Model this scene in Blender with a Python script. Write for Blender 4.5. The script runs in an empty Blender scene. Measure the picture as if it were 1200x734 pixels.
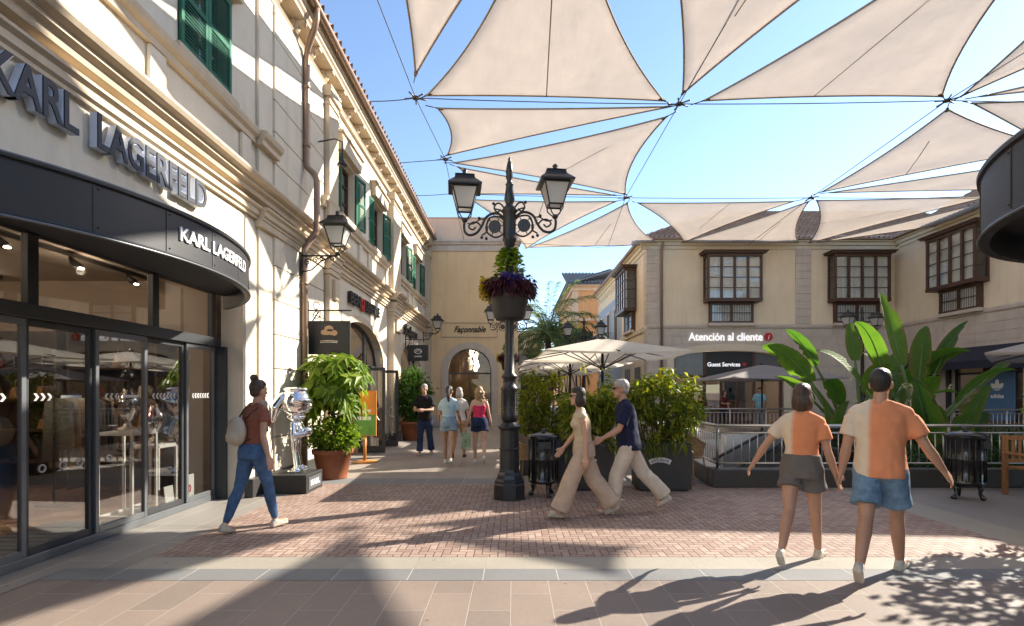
import bpy, bmesh, math, random
import numpy as np
from mathutils import Vector, Matrix, noise as mnoise
random.seed(7); np.random.seed(7)
R = math.radians
SC = bpy.context.scene
COL = SC.collection
C_H, F, VX, VY = 1.58, 600.0, 602.0, 460.0
def P(px, py, Y): return Vector(((px-VX)/F*Y, Y, C_H+(VY-py)/F*Y))
def G(px, py):
    Y = C_H*F/(py-VY); return Vector(((px-VX)/F*Y, Y, 0))
def PZ(px, py, Z):
    Y = (Z-C_H)*F/(VY-py); return Vector(((px-VX)/F*Y, Y, Z))
WS = bpy.data.scenes.new('workshop')          # scratch scene where letters and bodies are turned into meshes
def shaped(o):
    WS.collection.objects.link(o); vl = WS.view_layers[0]; vl.update(); dg = vl.depsgraph; dg.update()
    return bpy.data.meshes.new_from_object(o.evaluated_get(dg))
# ------------------------------------------------------------------ materials
def nt(m): return m.node_tree.nodes, m.node_tree.links
def newmat(name):
    m = bpy.data.materials.new(name); m.use_nodes = True
    n, l = nt(m); return m, n, l, n['Principled BSDF']
def mat(name, col, rough=.6, metal=0., var=.12, scale=3., bump=0., bscale=40., spec=.5, var2=0., scale2=.6, coat=0., streak=0.):
    m, n, l, b = newmat(name)
    b.inputs['Roughness'].default_value = rough; b.inputs['Metallic'].default_value = metal
    b.inputs['Specular IOR Level'].default_value = spec
    if coat: b.inputs['Coat Weight'].default_value = coat; b.inputs['Coat Roughness'].default_value = .12
    tc = n.new('ShaderNodeTexCoord'); no = n.new('ShaderNodeTexNoise')
    no.inputs['Scale'].default_value = scale; no.inputs['Detail'].default_value = 6; no.inputs['Roughness'].default_value = .65
    l.new(tc.outputs['Object'], no.inputs['Vector'])
    r = n.new('ShaderNodeValToRGB'); e = r.color_ramp.elements
    e[0].position, e[1].position = .3, .7
    e[0].color = [max(0, c*(1-var)) for c in col]+[1]; e[1].color = [min(1, c*(1+var)) for c in col]+[1]
    l.new(no.outputs['Fac'], r.inputs['Fac']); out = r.outputs['Color']
    if var2:
        n2 = n.new('ShaderNodeTexNoise'); n2.inputs['Scale'].default_value = scale2; n2.inputs['Detail'].default_value = 4
        l.new(tc.outputs['Object'], n2.inputs['Vector'])
        mr = n.new('ShaderNodeMapRange'); mr.inputs[1].default_value = .35; mr.inputs[2].default_value = .7
        mr.inputs[3].default_value = 1-var2; mr.inputs[4].default_value = 1.0
        l.new(n2.outputs['Fac'], mr.inputs[0])
        mx = n.new('ShaderNodeVectorMath'); mx.operation = 'SCALE'
        l.new(out, mx.inputs[0]); l.new(mr.outputs[0], mx.inputs['Scale']); out = mx.outputs[0]
    if streak:                       # rain marks running down the render
        mp = n.new('ShaderNodeMapping'); mp.inputs['Scale'].default_value = (2.2, 2.2, .16); l.new(tc.outputs['Object'], mp.inputs[0])
        n3 = n.new('ShaderNodeTexNoise'); n3.inputs['Scale'].default_value = 2.; n3.inputs['Detail'].default_value = 7; n3.inputs['Roughness'].default_value = .7; l.new(mp.outputs[0], n3.inputs['Vector'])
        m3 = n.new('ShaderNodeMapRange'); m3.inputs[1].default_value = .5; m3.inputs[2].default_value = .75; m3.inputs[3].default_value = 1.; m3.inputs[4].default_value = 1-streak; l.new(n3.outputs['Fac'], m3.inputs[0])
        x3 = n.new('ShaderNodeVectorMath'); x3.operation = 'SCALE'; l.new(out, x3.inputs[0]); l.new(m3.outputs[0], x3.inputs['Scale']); out = x3.outputs[0]
    l.new(out, b.inputs['Base Color'])
    if bump:
        nb = n.new('ShaderNodeTexNoise'); nb.inputs['Scale'].default_value = bscale; nb.inputs['Detail'].default_value = 5
        l.new(tc.outputs['Object'], nb.inputs['Vector'])
        bp = n.new('ShaderNodeBump'); bp.inputs['Strength'].default_value = bump; bp.inputs['Distance'].default_value = .02
        l.new(nb.outputs['Fac'], bp.inputs['Height']); l.new(bp.outputs[0], b.inputs['Normal'])
    return m
def leafmat(name, col, col2, trans=.35, rough=.4):
    m, n, l, b = newmat(name)
    tc = n.new('ShaderNodeTexCoord'); no = n.new('ShaderNodeTexNoise'); no.inputs['Scale'].default_value = 5
    l.new(tc.outputs['Object'], no.inputs['Vector'])
    at = n.new('ShaderNodeAttribute'); at.attribute_name = 'rnd'
    ad = n.new('ShaderNodeMath'); ad.operation = 'MULTIPLY_ADD'; ad.inputs[1].default_value = .6
    l.new(at.outputs['Fac'], ad.inputs[0])
    ml = n.new('ShaderNodeMath'); ml.operation = 'MULTIPLY'; ml.inputs[1].default_value = .4
    l.new(no.outputs['Fac'], ml.inputs[0]); l.new(ml.outputs[0], ad.inputs[2])
    r = n.new('ShaderNodeValToRGB'); e = r.color_ramp.elements
    e[0].position, e[1].position = .2, .85
    e[0].color = list(col)+[1]; e[1].color = list(col2)+[1]
    l.new(ad.outputs[0], r.inputs['Fac']); l.new(r.outputs[0], b.inputs['Base Color'])
    b.inputs['Roughness'].default_value = rough; b.inputs['Specular IOR Level'].default_value = .2
    t = n.new('ShaderNodeBsdfTranslucent'); mu = n.new('ShaderNodeVectorMath'); mu.operation = 'MULTIPLY'
    mu.inputs[1].default_value = (1.6, 1.7, .7); l.new(r.outputs[0], mu.inputs[0]); l.new(mu.outputs[0], t.inputs['Color'])
    mx = n.new('ShaderNodeMixShader'); mx.inputs[0].default_value = trans
    l.new(b.outputs[0], mx.inputs[1]); l.new(t.outputs[0], mx.inputs[2])
    l.new(mx.outputs[0], n['Material Output'].inputs['Surface']); return m
def clothmat(name, col, trans=.4, var=.06, pores=0.):
    m, n, l, b = newmat(name)
    tc = n.new('ShaderNodeTexCoord'); no = n.new('ShaderNodeTexNoise'); no.inputs['Scale'].default_value = 2.2; no.inputs['Detail'].default_value = 8
    l.new(tc.outputs['Object'], no.inputs['Vector'])
    r = n.new('ShaderNodeValToRGB'); e = r.color_ramp.elements; e[0].position, e[1].position = .3, .7
    e[0].color = [c*(1-var) for c in col]+[1]; e[1].color = [min(1, c*(1+var)) for c in col]+[1]
    l.new(no.outputs['Fac'], r.inputs['Fac']); l.new(r.outputs[0], b.inputs['Base Color']); b.inputs['Roughness'].default_value = .85
    t = n.new('ShaderNodeBsdfTranslucent'); l.new(r.outputs[0], t.inputs['Color'])
    nb = n.new('ShaderNodeTexNoise'); nb.inputs['Scale'].default_value = 3.5; nb.inputs['Detail'].default_value = 5
    mp = n.new('ShaderNodeMapping'); mp.inputs['Scale'].default_value = (1, .35, 1); l.new(tc.outputs['Object'], mp.inputs[0]); l.new(mp.outputs[0], nb.inputs['Vector'])
    bp = n.new('ShaderNodeBump'); bp.inputs['Strength'].default_value = .2; bp.inputs['Distance'].default_value = .06
    l.new(nb.outputs['Fac'], bp.inputs['Height']); l.new(bp.outputs[0], b.inputs['Normal']); l.new(bp.outputs[0], t.inputs['Normal'])
    mx = n.new('ShaderNodeMixShader'); mx.inputs[0].default_value = trans
    l.new(b.outputs[0], mx.inputs[1]); l.new(t.outputs[0], mx.inputs[2]); out = mx.outputs[0]
    if pores:                        # open weave lets part of the light straight through
        tp = n.new('ShaderNodeBsdfTransparent'); m2 = n.new('ShaderNodeMixShader'); m2.inputs[0].default_value = pores
        l.new(out, m2.inputs[1]); l.new(tp.outputs[0], m2.inputs[2]); out = m2.outputs[0]
    l.new(out, n['Material Output'].inputs['Surface']); return m
def glassmat(name, tint=(.8, .82, .8), refl=1.0, dirt=.0):
    m, n, l, b = newmat(name); n.remove(b)
    tr = n.new('ShaderNodeBsdfTransparent'); tr.inputs[0].default_value = list(tint)+[1]
    gl = n.new('ShaderNodeBsdfGlossy'); gl.inputs['Roughness'].default_value = .01; gl.inputs[0].default_value = (.95, .96, .97, 1)
    fr = n.new('ShaderNodeFresnel'); ge = n.new('ShaderNodeNewGeometry'); mr = n.new('ShaderNodeMapRange'); mr.inputs[3].default_value = 1.5; mr.inputs[4].default_value = 1/1.5
    l.new(ge.outputs['Backfacing'], mr.inputs[0]); l.new(mr.outputs[0], fr.inputs[0])
    ml = n.new('ShaderNodeMath'); ml.operation = 'MULTIPLY'; ml.inputs[1].default_value = 1.9*refl; ml.use_clamp = True
    l.new(fr.outputs[0], ml.inputs[0])
    mx = n.new('ShaderNodeMixShader'); l.new(ml.outputs[0], mx.inputs[0]); l.new(tr.outputs[0], mx.inputs[1]); l.new(gl.outputs[0], mx.inputs[2])
    l.new(mx.outputs[0], n['Material Output'].inputs['Surface']); return m
def emitmat(name, col, s):
    m, n, l, b = newmat(name); b.inputs['Base Color'].default_value = list(col)+[1]
    b.inputs['Emission Color'].default_value = list(col)+[1]; b.inputs['Emission Strength'].default_value = s; return m
# ------------------------------------------------------------------ objects
def tag(o, label=None, cat=None, group=None, kind=None):
    if label: o['label'] = label
    if cat: o['category'] = cat
    if group: o['group'] = group
    if kind: o['kind'] = kind
    return o
def thing(name, label, cat, loc=(0, 0, 0), group=None):
    o = bpy.data.objects.new(name, None); o.empty_display_size = .2; COL.objects.link(o); o.location = loc
    return tag(o, label, cat, group)
def kids(o): return list(o.children)
def copy_tree(o, parent=None):
    c = o.copy(); COL.objects.link(c)
    if parent: c.parent = parent
    for ch in list(o.children): copy_tree(ch, c)
    return c
def put(o, loc, rz=0., sc=1.):
    o.location = loc; o.rotation_euler = (0, 0, rz); o.scale = (sc, sc, sc); return o
def rootloc(p):
    v = Vector((0, 0, 0))
    while p is not None: v += p.location; p = p.parent
    return v
class MB:
    def __init__(s): s.v = []; s.f = []; s.mi = []; s.sm = []
    def add(s, vs, fs, smooth=False, mi=0):
        o = len(s.v); s.v += [tuple(v) for v in vs]
        for f in fs: s.f.append(tuple(i+o for i in f)); s.mi.append(mi); s.sm.append(smooth)
        return s
    def box(s, x0, x1, y0, y1, z0, z1, mi=0):
        if x0 > x1: x0, x1 = x1, x0
        if y0 > y1: y0, y1 = y1, y0
        if z0 > z1: z0, z1 = z1, z0
        return s.add([(x0,y0,z0),(x1,y0,z0),(x1,y1,z0),(x0,y1,z0),(x0,y0,z1),(x1,y0,z1),(x1,y1,z1),(x0,y1,z1)],
              [(0,3,2,1),(4,5,6,7),(0,1,5,4),(1,2,6,5),(2,3,7,6),(3,0,4,7)], mi=mi)
    def prism(s, poly, fn, d0, d1, mi=0, smooth=False):
        k = len(poly); a = [fn(u, w, d0) for u, w in poly]; b = [fn(u, w, d1) for u, w in poly]
        return s.add(a+b, [tuple(range(k))[::-1], tuple(range(k, 2*k))]+[(i, (i+1) % k, k+(i+1) % k, k+i) for i in range(k)], smooth, mi)
    def lathe(s, prof, c=(0, 0, 0), n=20, smooth=True, sx=1., sy=1., ang=0., mi=0):
        vs, fs = [], []
        for r, z in prof:
            for i in range(n):
                a = 2*math.pi*i/n+ang; vs.append((c[0]+r*sx*math.cos(a), c[1]+r*sy*math.sin(a), c[2]+z))
        for j in range(len(prof)-1):
            for i in range(n):
                k = (i+1) % n; fs.append((j*n+i, j*n+k, (j+1)*n+k, (j+1)*n+i))
        fs.append(tuple(range(n))[::-1]); fs.append(tuple((len(prof)-1)*n+i for i in range(n)))
        return s.add(vs, fs, smooth, mi)
    def tube(s, path, r, n=8, smooth=True, mi=0, flat=None):
        path = [Vector(p) for p in path]; m = len(path)
        rs = r if isinstance(r, (list, tuple)) else [r]*m
        t0 = (path[1]-path[0]).normalized(); up = Vector((0, 0, 1)) if abs(t0.z) < .9 else Vector((1, 0, 0))
        nx = t0.cross(up).normalized(); vs, fs = [], []
        for i, p in enumerate(path):
            t = (path[min(i+1, m-1)]-path[max(i-1, 0)])
            if t.length < 1e-9: t = t0
            t.normalize(); nx = (nx-t*nx.dot(t))
            if nx.length < 1e-6: nx = t.orthogonal()
            nx.normalize(); ny = t.cross(nx)
            for k in range(n):
                a = 2*math.pi*k/n; vs.append(p+nx*(rs[i]*math.cos(a))+ny*(rs[i]*math.sin(a)*(flat or 1.)))
        for i in range(m-1):
            for k in range(n):
                q = (k+1) % n; fs.append((i*n+k, i*n+q, (i+1)*n+q, (i+1)*n+k))
        fs.append(tuple(range(n))[::-1]); fs.append(tuple((m-1)*n+k for k in range(n)))
        return s.add(vs, fs, smooth, mi)
    def ell(s, c, r, n=14, m=9, rot=None, mi=0):
        vs, fs = [], []; c = Vector(c); r = r if isinstance(r, (tuple, list)) else (r, r, r)
        for j in range(1, m):
            ph = math.pi*j/m
            for i in range(n):
                a = 2*math.pi*i/n; v = Vector((r[0]*math.sin(ph)*math.cos(a), r[1]*math.sin(ph)*math.sin(a), r[2]*math.cos(ph)))
                vs.append(c+(rot @ v if rot else v))
        tp = Vector((0, 0, r[2])); vs.append(c+(rot @ tp if rot else tp)); vs.append(c-(rot @ tp if rot else tp))
        T, B = (m-1)*n, (m-1)*n+1
        for j in range(m-2):
            for i in range(n):
                k = (i+1) % n; fs.append((j*n+i, (j+1)*n+i, (j+1)*n+k, j*n+k))
        for i in range(n):
            k = (i+1) % n; fs.append((T, i, k)); fs.append((B, (m-2)*n+k, (m-2)*n+i))
        return s.add(vs, fs, True, mi)
    def cap(s, p0, r0, p1, r1, n=12):
        p0, p1 = Vector(p0), Vector(p1); s.tube([p0, p1], [r0, r1], n); s.ell(p0, r0, n, 7); s.ell(p1, r1, n, 7); return s
    def loft(s, rings, n=20, smooth=True):
        vs, fs = [], []
        for c, rx, ry in rings:
            for i in range(n):
                a = 2*math.pi*i/n; vs.append((c[0]+rx*math.cos(a), c[1]+ry*math.sin(a), c[2]))
        for j in range(len(rings)-1):
            for i in range(n):
                k = (i+1) % n; fs.append((j*n+i, j*n+k, (j+1)*n+k, (j+1)*n+i))
        fs.append(tuple(range(n))[::-1]); fs.append(tuple((len(rings)-1)*n+i for i in range(n)))
        return s.add(vs, fs, smooth)
    def build(s, name, m=None, parent=None, bevel=0., smooth=None, loc=None, local=False):
        """vertices are in world space (or in the parent's space when local)"""
        off = Vector((0, 0, 0))
        if not local:
            if parent is not None: off = rootloc(parent)
            elif loc is not None: off = Vector(loc)
            elif s.v:
                a = np.array(s.v); lo, hi = a.min(0), a.max(0); off = Vector(((lo[0]+hi[0])/2, (lo[1]+hi[1])/2, lo[2]))
        me = bpy.data.meshes.new(name); me.from_pydata([(v[0]-off[0], v[1]-off[1], v[2]-off[2]) for v in s.v], [], s.f)
        me.polygons.foreach_set('material_index', s.mi)
        me.polygons.foreach_set('use_smooth', [bool(x) for x in (s.sm if smooth is None else [smooth]*len(s.f))])
        for mm in (m if isinstance(m, (list, tuple)) else [m]):
            if mm: me.materials.append(mm)
        bm = bmesh.new(); bm.from_mesh(me); bmesh.ops.recalc_face_normals(bm, faces=bm.faces)
        if bevel:
            ed = [e for e in bm.edges if len(e.link_faces) == 2 and e.calc_face_angle(0) > .5]
            bmesh.ops.bevel(bm, geom=ed, offset=bevel, segments=1, affect='EDGES', profile=.5, clamp_overlap=True)
        bm.to_mesh(me); bm.free(); me.update()
        o = bpy.data.objects.new(name, me); COL.objects.link(o)
        if parent is not None: o.parent = parent
        elif not local: o.location = off
        return o
def fX(X): return lambda u, w, d: (X+d, u, w)          # wall facing +X: u = y, w = z
def fXn(X): return lambda u, w, d: (X-d, u, w)         # wall facing -X
def fY(Y): return lambda u, w, d: (u, Y-d, w)          # wall facing -Y (towards the viewer)
def arch_z(o, u):
    c, h = (o['u0']+o['u1'])/2, (o['u1']-o['u0'])/2; t = min(1, abs(u-c)/h)
    return o['zs']+(o['z1']-o['zs'])*math.sqrt(max(0, 1-t*t))
def wall(mb, fn, u0, u1, z0, z1, ops, d0, d1, N=18):
    us = sorted({u0, u1, *[o[k] for o in ops for k in ('u0', 'u1')]}); zs = sorted({z0, z1, *[o[k] for o in ops for k in ('z0', 'z1')]})
    us = [u for u in us if u0 <= u <= u1]; zs = [z for z in zs if z0 <= z <= z1]
    for i in range(len(us)-1):
        j = 0
        while j < len(zs)-1:
            um, zm = (us[i]+us[i+1])/2, (zs[j]+zs[j+1])/2
            if any(o['u0'] < um < o['u1'] and o['z0'] < zm < o['z1'] for o in ops): j += 1; continue
            k = j
            while k+1 < len(zs)-1 and not any(o['u0'] < um < o['u1'] and o['z0'] < (zs[k+1]+zs[k+2])/2 < o['z1'] for o in ops): k += 1
            mb.prism([(us[i], zs[j]), (us[i+1], zs[j]), (us[i+1], zs[k+1]), (us[i], zs[k+1])], fn, d0, d1); j = k+1
    for o in ops:
        if 'zs' in o:
            for i in range(N):
                a, b = o['u0']+(o['u1']-o['u0'])*i/N, o['u0']+(o['u1']-o['u0'])*(i+1)/N
                mb.prism([(a, arch_z(o, a)), (b, arch_z(o, b)), (b, o['z1']), (a, o['z1'])], fn, d0, d1)
    return mb
def arch_band(mb, fn, o, w, d0, d1, N=24, legs=True):
    pts = [(o['u0']+(o['u1']-o['u0'])*(1-math.cos(math.pi*i/N))/2, ) for i in range(N+1)]
    c, h = (o['u0']+o['u1'])/2, (o['u1']-o['u0'])/2
    def at(t, e): return (c-(h+e)*math.cos(t), o['zs']+(o['z1']-o['zs']+e)*math.sin(t))
    for i in range(N):
        t0, t1 = math.pi*i/N, math.pi*(i+1)/N
        mb.prism([at(t0, 0), at(t1, 0), at(t1, w), at(t0, w)], fn, d0, d1)
    if legs:
        mb.prism([(o['u0']-w, o['z0']), (o['u0'], o['z0']), (o['u0'], o['zs']), (o['u0']-w, o['zs'])], fn, d0, d1)
        mb.prism([(o['u1'], o['z0']), (o['u1']+w, o['z0']), (o['u1']+w, o['zs']), (o['u1'], o['zs'])], fn, d0, d1)
    return mb
def text_geo(s, bold=.012, shear=0., extr=.0, space=1.):
    cu = bpy.data.curves.new('lettering', 'FONT'); cu.body = s; cu.offset = bold; cu.shear = shear; cu.extrude = extr; cu.space_character = space; cu.resolution_u = 3
    o = bpy.data.objects.new('lettering', cu); me = shaped(o)
    v = np.array([tuple(x.co) for x in me.vertices]); f = [tuple(p.vertices) for p in me.polygons]
    bpy.data.objects.remove(o); bpy.data.curves.remove(cu); bpy.data.meshes.remove(me); return v, f
def lettering(mb, s, fn, u0, u1, w0, w1, depth, bold=.02, shear=0., cap=None, mi=0, space=1., d0=0.):
    """fn(u, w, d) places text; it spans u0..u1 and caps w0..w1 (baseline to cap top)"""
    v, f = text_geo(s, bold, shear, .5, space)
    ref = text_geo('H', bold)[0]; ch = ref[:, 1].max()-ref[:, 1].min(); base = ref[:, 1].min()
    x0, x1 = v[:, 0].min(), v[:, 0].max()
    out = []
    for a in v:
        u = u0+(a[0]-x0)/(x1-x0)*(u1-u0); w = w0+(a[1]-base)/ch*(w1-w0); out.append(fn(u, w, d0+(a[2]+.5)*depth))
    return mb.add(out, f, False, mi)
# ------------------------------------------------------------------ leaves
def leaves(pos, dirs, L, W, up=None, fold=.25, droop=.25, seed=0):
    rs = np.random.RandomState(seed); pos = np.asarray(pos, float); d = np.asarray(dirs, float); n = len(pos)
    d /= np.linalg.norm(d, axis=1, keepdims=True)+1e-9
    L = np.broadcast_to(np.asarray(L, float), (n,))*rs.uniform(.7, 1.2, n); W = np.broadcast_to(np.asarray(W, float), (n,))*rs.uniform(.75, 1.2, n)
    u = rs.normal(0, .5, (n, 3))+np.array([0, 0, 1.]) if up is None else np.asarray(up, float)
    s = np.cross(d, u); s /= np.linalg.norm(s, axis=1, keepdims=True)+1e-9; nn = np.cross(s, d)
    dz = np.zeros((n, 3)); dz[:, 2] = -1
    b = pos; m = pos+d*L[:, None]*.5-nn*(W*fold)[:, None]*.5; l = pos+d*(L*.45)[:, None]-s*(W*.5)[:, None]; r = pos+d*(L*.45)[:, None]+s*(W*.5)[:, None]
    t = pos+d*L[:, None]+dz*(L*droop)[:, None]
    v = np.stack([b, r, m, l, t], 1).reshape(-1, 3); i = np.arange(n)*5
    f = np.concatenate([np.stack([i, i+1, i+2], 1), np.stack([i, i+2, i+3], 1), np.stack([i+1, i+4, i+2], 1), np.stack([i+2, i+4, i+3], 1)], 0)
    rnd = np.repeat(rs.rand(n), 5); return v, f, rnd
def leafobj(name, data, m, parent=None, local=False):
    if isinstance(data, tuple): data = [data]
    V, Fs, Rn, o = [], [], [], 0
    for v, f, r in data: V.append(v); Fs.append(f+o); Rn.append(r); o += len(v)
    V = np.concatenate(V); Fs = np.concatenate(Fs); Rn = np.concatenate(Rn)
    off = np.zeros(3)
    if not local:
        off = np.array(rootloc(parent)) if parent is not None else np.array([V[:, 0].mean(), V[:, 1].mean(), V[:, 2].min()])
    me = bpy.data.meshes.new(name); me.from_pydata((V-off).tolist(), [], Fs.tolist()); me.materials.append(m)
    a = me.attributes.new('rnd', 'FLOAT', 'POINT'); a.data.foreach_set('value', Rn.astype(np.float32))
    me.polygons.foreach_set('use_smooth', [False]*len(me.polygons)); me.update()
    ob = bpy.data.objects.new(name, me); COL.objects.link(ob)
    if parent is not None: ob.parent = parent
    elif not local: ob.location = off
    return ob
def clumps(c, r, n, per, spread, rs, squash=1., inner=.3):
    """leaf bases in clumps through an ellipsoid, with outward directions"""
    P_, D_ = [], []
    for k in range(n):
        v = rs.normal(size=3); v /= np.linalg.norm(v); q = (inner+(1-inner)*rs.rand()**.5)
        cc = np.array(c)+v*np.array(r)*q
        pp = cc+rs.normal(0, spread, (per, 3)); dd = v*.8+rs.normal(0, .6, (per, 3)); dd[:, 2] -= .1
        P_.append(pp); D_.append(dd)
    return np.concatenate(P_), np.concatenate(D_)
# ================================================================== camera, light, sky
cam = bpy.data.cameras.new('camera'); camo = bpy.data.objects.new('camera', cam); COL.objects.link(camo)
cam.lens = 18; cam.sensor_width = 36; cam.shift_y = 93/1200; cam.shift_x = -2/1200; cam.clip_end = 2000; cam.clip_start = .05
camo.location = (0, 0, C_H); camo.rotation_euler = (R(90), 0, 0); SC.camera = camo
SUN_EL, SUN_AZ = R(31.5), R(62)          # azimuth clockwise from +Y
sv = Vector((math.sin(SUN_AZ)*math.cos(SUN_EL), math.cos(SUN_AZ)*math.cos(SUN_EL), math.sin(SUN_EL)))
sl = bpy.data.lights.new('sun', 'SUN'); sl.energy = 3.7; sl.angle = R(.5); sl.color = (1, .92, .79)
so = bpy.data.objects.new('sun', sl); COL.objects.link(so); so.rotation_euler = sv.to_track_quat('Z', 'Y').to_euler(); so.location = sv*60
w = bpy.data.worlds.new('World'); SC.world = w; w.use_nodes = True
wn, wl = w.node_tree.nodes, w.node_tree.links
sky = wn.new('ShaderNodeTexSky'); sky.sky_type = 'NISHITA'; sky.sun_disc = False; sky.sun_elevation = SUN_EL; sky.sun_rotation = SUN_AZ
sky.air_density = .85; sky.dust_density = .1; sky.ozone_density = 1.3
wl.new(sky.outputs[0], wn['Background'].inputs[0]); wn['Background'].inputs[1].default_value = .098
SC.view_settings.view_transform = 'Standard'; SC.view_settings.look = 'None'; SC.view_settings.exposure = 1.8; SC.view_settings.gamma = 1
SC.render.engine = 'CYCLES'; SC.cycles.use_denoising = True; SC.cycles.max_bounces = 8; SC.cycles.diffuse_bounces = 6; SC.cycles.glossy_bounces = 4
SC.cycles.transparent_max_bounces = 12; SC.cycles.sample_clamp_indirect = 6; SC.cycles.caustics_reflective = False; SC.cycles.caustics_refractive = False
# ================================================================== materials
def mathn(n, l, op, a, b=None, c=None):
    x = n.new('ShaderNodeMath'); x.operation = op
    for i, v in enumerate((a, b, c)):
        if v is None: continue
        if isinstance(v, (int, float)): x.inputs[i].default_value = v
        else: l.new(v, x.inputs[i])
    return x.outputs[0]
M = {}
M['cream'] = mat('cream render', (.74, .66, .53), .85, var=.05, scale=2.5, bump=.12, bscale=70, var2=.1, scale2=.5, streak=.17)
M['cream_trim'] = mat('cream moulding stone', (.62, .51, .37), .8, var=.07, scale=5, bump=.06, bscale=60, var2=.12, scale2=1.2, streak=.17)
M['tan'] = mat('tan pilaster stone', (.58, .46, .32), .8, var=.07, scale=5, bump=.08, bscale=60, streak=.17)
M['ochre'] = mat('ochre render', (.82, .61, .355), .85, var=.06, scale=1.5, bump=.1, bscale=60, var2=.1, scale2=.4, streak=.13)
M['taupe'] = mat('taupe stone', (.61, .525, .435), .8, var=.07, scale=4, bump=.06, bscale=60, var2=.12, scale2=1.5, streak=.17)
M['peach'] = mat('peach render', (.72, .53, .37), .85, var=.06, scale=1.5, bump=.08, bscale=60, streak=.17)
M['orange_render'] = mat('orange render', (.72, .38, .17), .85, var=.07, scale=1.5, streak=.17)
M['blue_render'] = mat('pale blue render', (.38, .46, .55), .85, var=.05, streak=.17)
M['guest_cream'] = mat('ivory render', (.83, .69, .49), .85, var=.05, scale=1.2, bump=.08, bscale=60, var2=.08, scale2=.5, streak=.13)
M['arch_cream'] = mat('cream arch stone', (.70, .61, .45), .8, var=.05, scale=4)
M['pipe'] = mat('bronze coated pipe', (.30, .20, .14), .42, metal=.35, var=.1)
M['shutter'] = mat('green painted wood', (.014, .125, .072), .62, var=.18, scale=6, spec=.25)
M['iron'] = mat('black cast iron', (.016, .016, .017), .36, var=.25, scale=9, bump=.08, bscale=80)
M['gloss_black'] = mat('glossy black paint', (.012, .012, .013), .22, var=.2, coat=.3)
M['dark_metal'] = mat('dark grey aluminium', (.052, .055, .06), .42, metal=.3, var=.08)
M['grey_metal'] = mat('grey aluminium', (.16, .17, .18), .4, metal=.5, var=.08)
M['canopy'] = mat('black canopy sheet', (.026, .027, .031), .5, var=.1, scale=2, var2=.12)
M['canopy_top'] = mat('dark grey roof sheet', (.075, .078, .085), .5, var=.1)
M['sign_black'] = mat('matt black sign board', (.022, .021, .02), .55, var=.08)
M['white'] = mat('white letter paint', (.82, .81, .79), .5, var=.02)
M['lit_white'] = emitmat('backlit white letters', (.9, .9, .92), .22)
M['letter_blue'] = mat('dark navy letter face', (.022, .026, .042), .6, var=.06)
M['letter_side'] = mat('brushed letter sides', (.66, .70, .78), .4, metal=0, var=.05)
M['steel'] = mat('brushed stainless steel', (.52, .50, .47), .33, metal=.9, var=.06)
M['chrome'] = mat('chrome', (.86, .85, .84), .05, metal=1, var=.01)
M['granite'] = mat('dark granite', (.045, .043, .042), .4, var=.3, scale=60)
M['planter'] = mat('anthracite planter', (.036, .034, .033), .55, var=.12)
M['terracotta'] = mat('terracotta', (.30, .095, .04), .65, var=.16, scale=5, bump=.1, var2=.2, scale2=3)
M['soil'] = mat('soil', (.05, .035, .025), .95, var=.3, scale=30)
M['wood_dark'] = mat('dark brown joinery', (.075, .036, .022), .45, var=.2, scale=12)
M['wood_bench'] = mat('oiled bench wood', (.34, .15, .05), .5, var=.2, scale=14)
M['curtain'] = clothmat('white net curtain', (.86, .84, .80), .12)
M['sail'] = clothmat('beige shade cloth', (.78, .69, .595), .53, var=.035, pores=.2)
M['sail_hem'] = mat('webbing hem', (.30, .23, .16), .8)
M['parasol'] = clothmat('ecru canvas', (.80, .73, .62), .45)
M['parasol_grey'] = clothmat('grey canvas', (.34, .31, .285), .25)
M['cable'] = mat('steel cable', (.10, .095, .09), .45, metal=.6)
M['frost'] = clothmat('frosted lamp glass', (.74, .72, .68), .45)
M['glass'] = glassmat('shop glass', (.80, .80, .79), 1.2)
M['glass_clear'] = glassmat('window glass', (.93, .94, .93), .8)
M['marking'] = mat('grey film marking', (.42, .42, .41), .6)
M['glass_soft'] = glassmat('low glare glass', (.85, .84, .82), .35)
M['glass_dark'] = glassmat('tinted glass', (.45, .46, .47), 1.2)
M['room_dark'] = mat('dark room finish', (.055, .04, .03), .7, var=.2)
M['room_floor'] = mat('shop floor boards', (.24, .145, .085), .35, var=.2, scale=6)
M['room_wall'] = mat('shop wall finish', (.34, .26, .20), .7, var=.1)
M['room_ceil'] = mat('shop ceiling', (.44, .37, .31), .8, var=.04)
M['lampglow'] = emitmat('lit downlight', (1, .86, .66), 18)
M['red'] = mat('red sign paint', (.55, .02, .02), .45, var=.05)
M['tile'] = mat('clay roof tile', (.50, .33, .25), .8, var=.3, scale=9, var2=.3, scale2=2.5)
M['tile_grey'] = mat('grey glazed roof tile', (.30, .31, .34), .5, var=.25, scale=9)
M['wicker'] = mat('wicker', (.30, .19, .10), .6, var=.25, scale=30, bump=.4, bscale=90)
M['navy'] = clothmat('navy awning cloth', (.016, .018, .036), .03)
M['leaf_bright'] = leafmat('bright green leaf', (.08, .15, .012), (.25, .33, .035), .42)
M['leaf_mid'] = leafmat('mid green leaf', (.03, .085, .012), (.10, .19, .03), .35)
M['leaf_dark'] = leafmat('dark green leaf', (.014, .045, .012), (.05, .10, .02), .25)
M['leaf_hedge'] = leafmat('green and yellow leaf', (.05, .10, .014), (.27, .27, .025), .4)
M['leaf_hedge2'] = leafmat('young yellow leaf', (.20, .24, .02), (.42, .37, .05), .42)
M['leaf_banana'] = leafmat('banana leaf', (.045, .12, .022), (.13, .225, .04), .42, .65)
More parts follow.
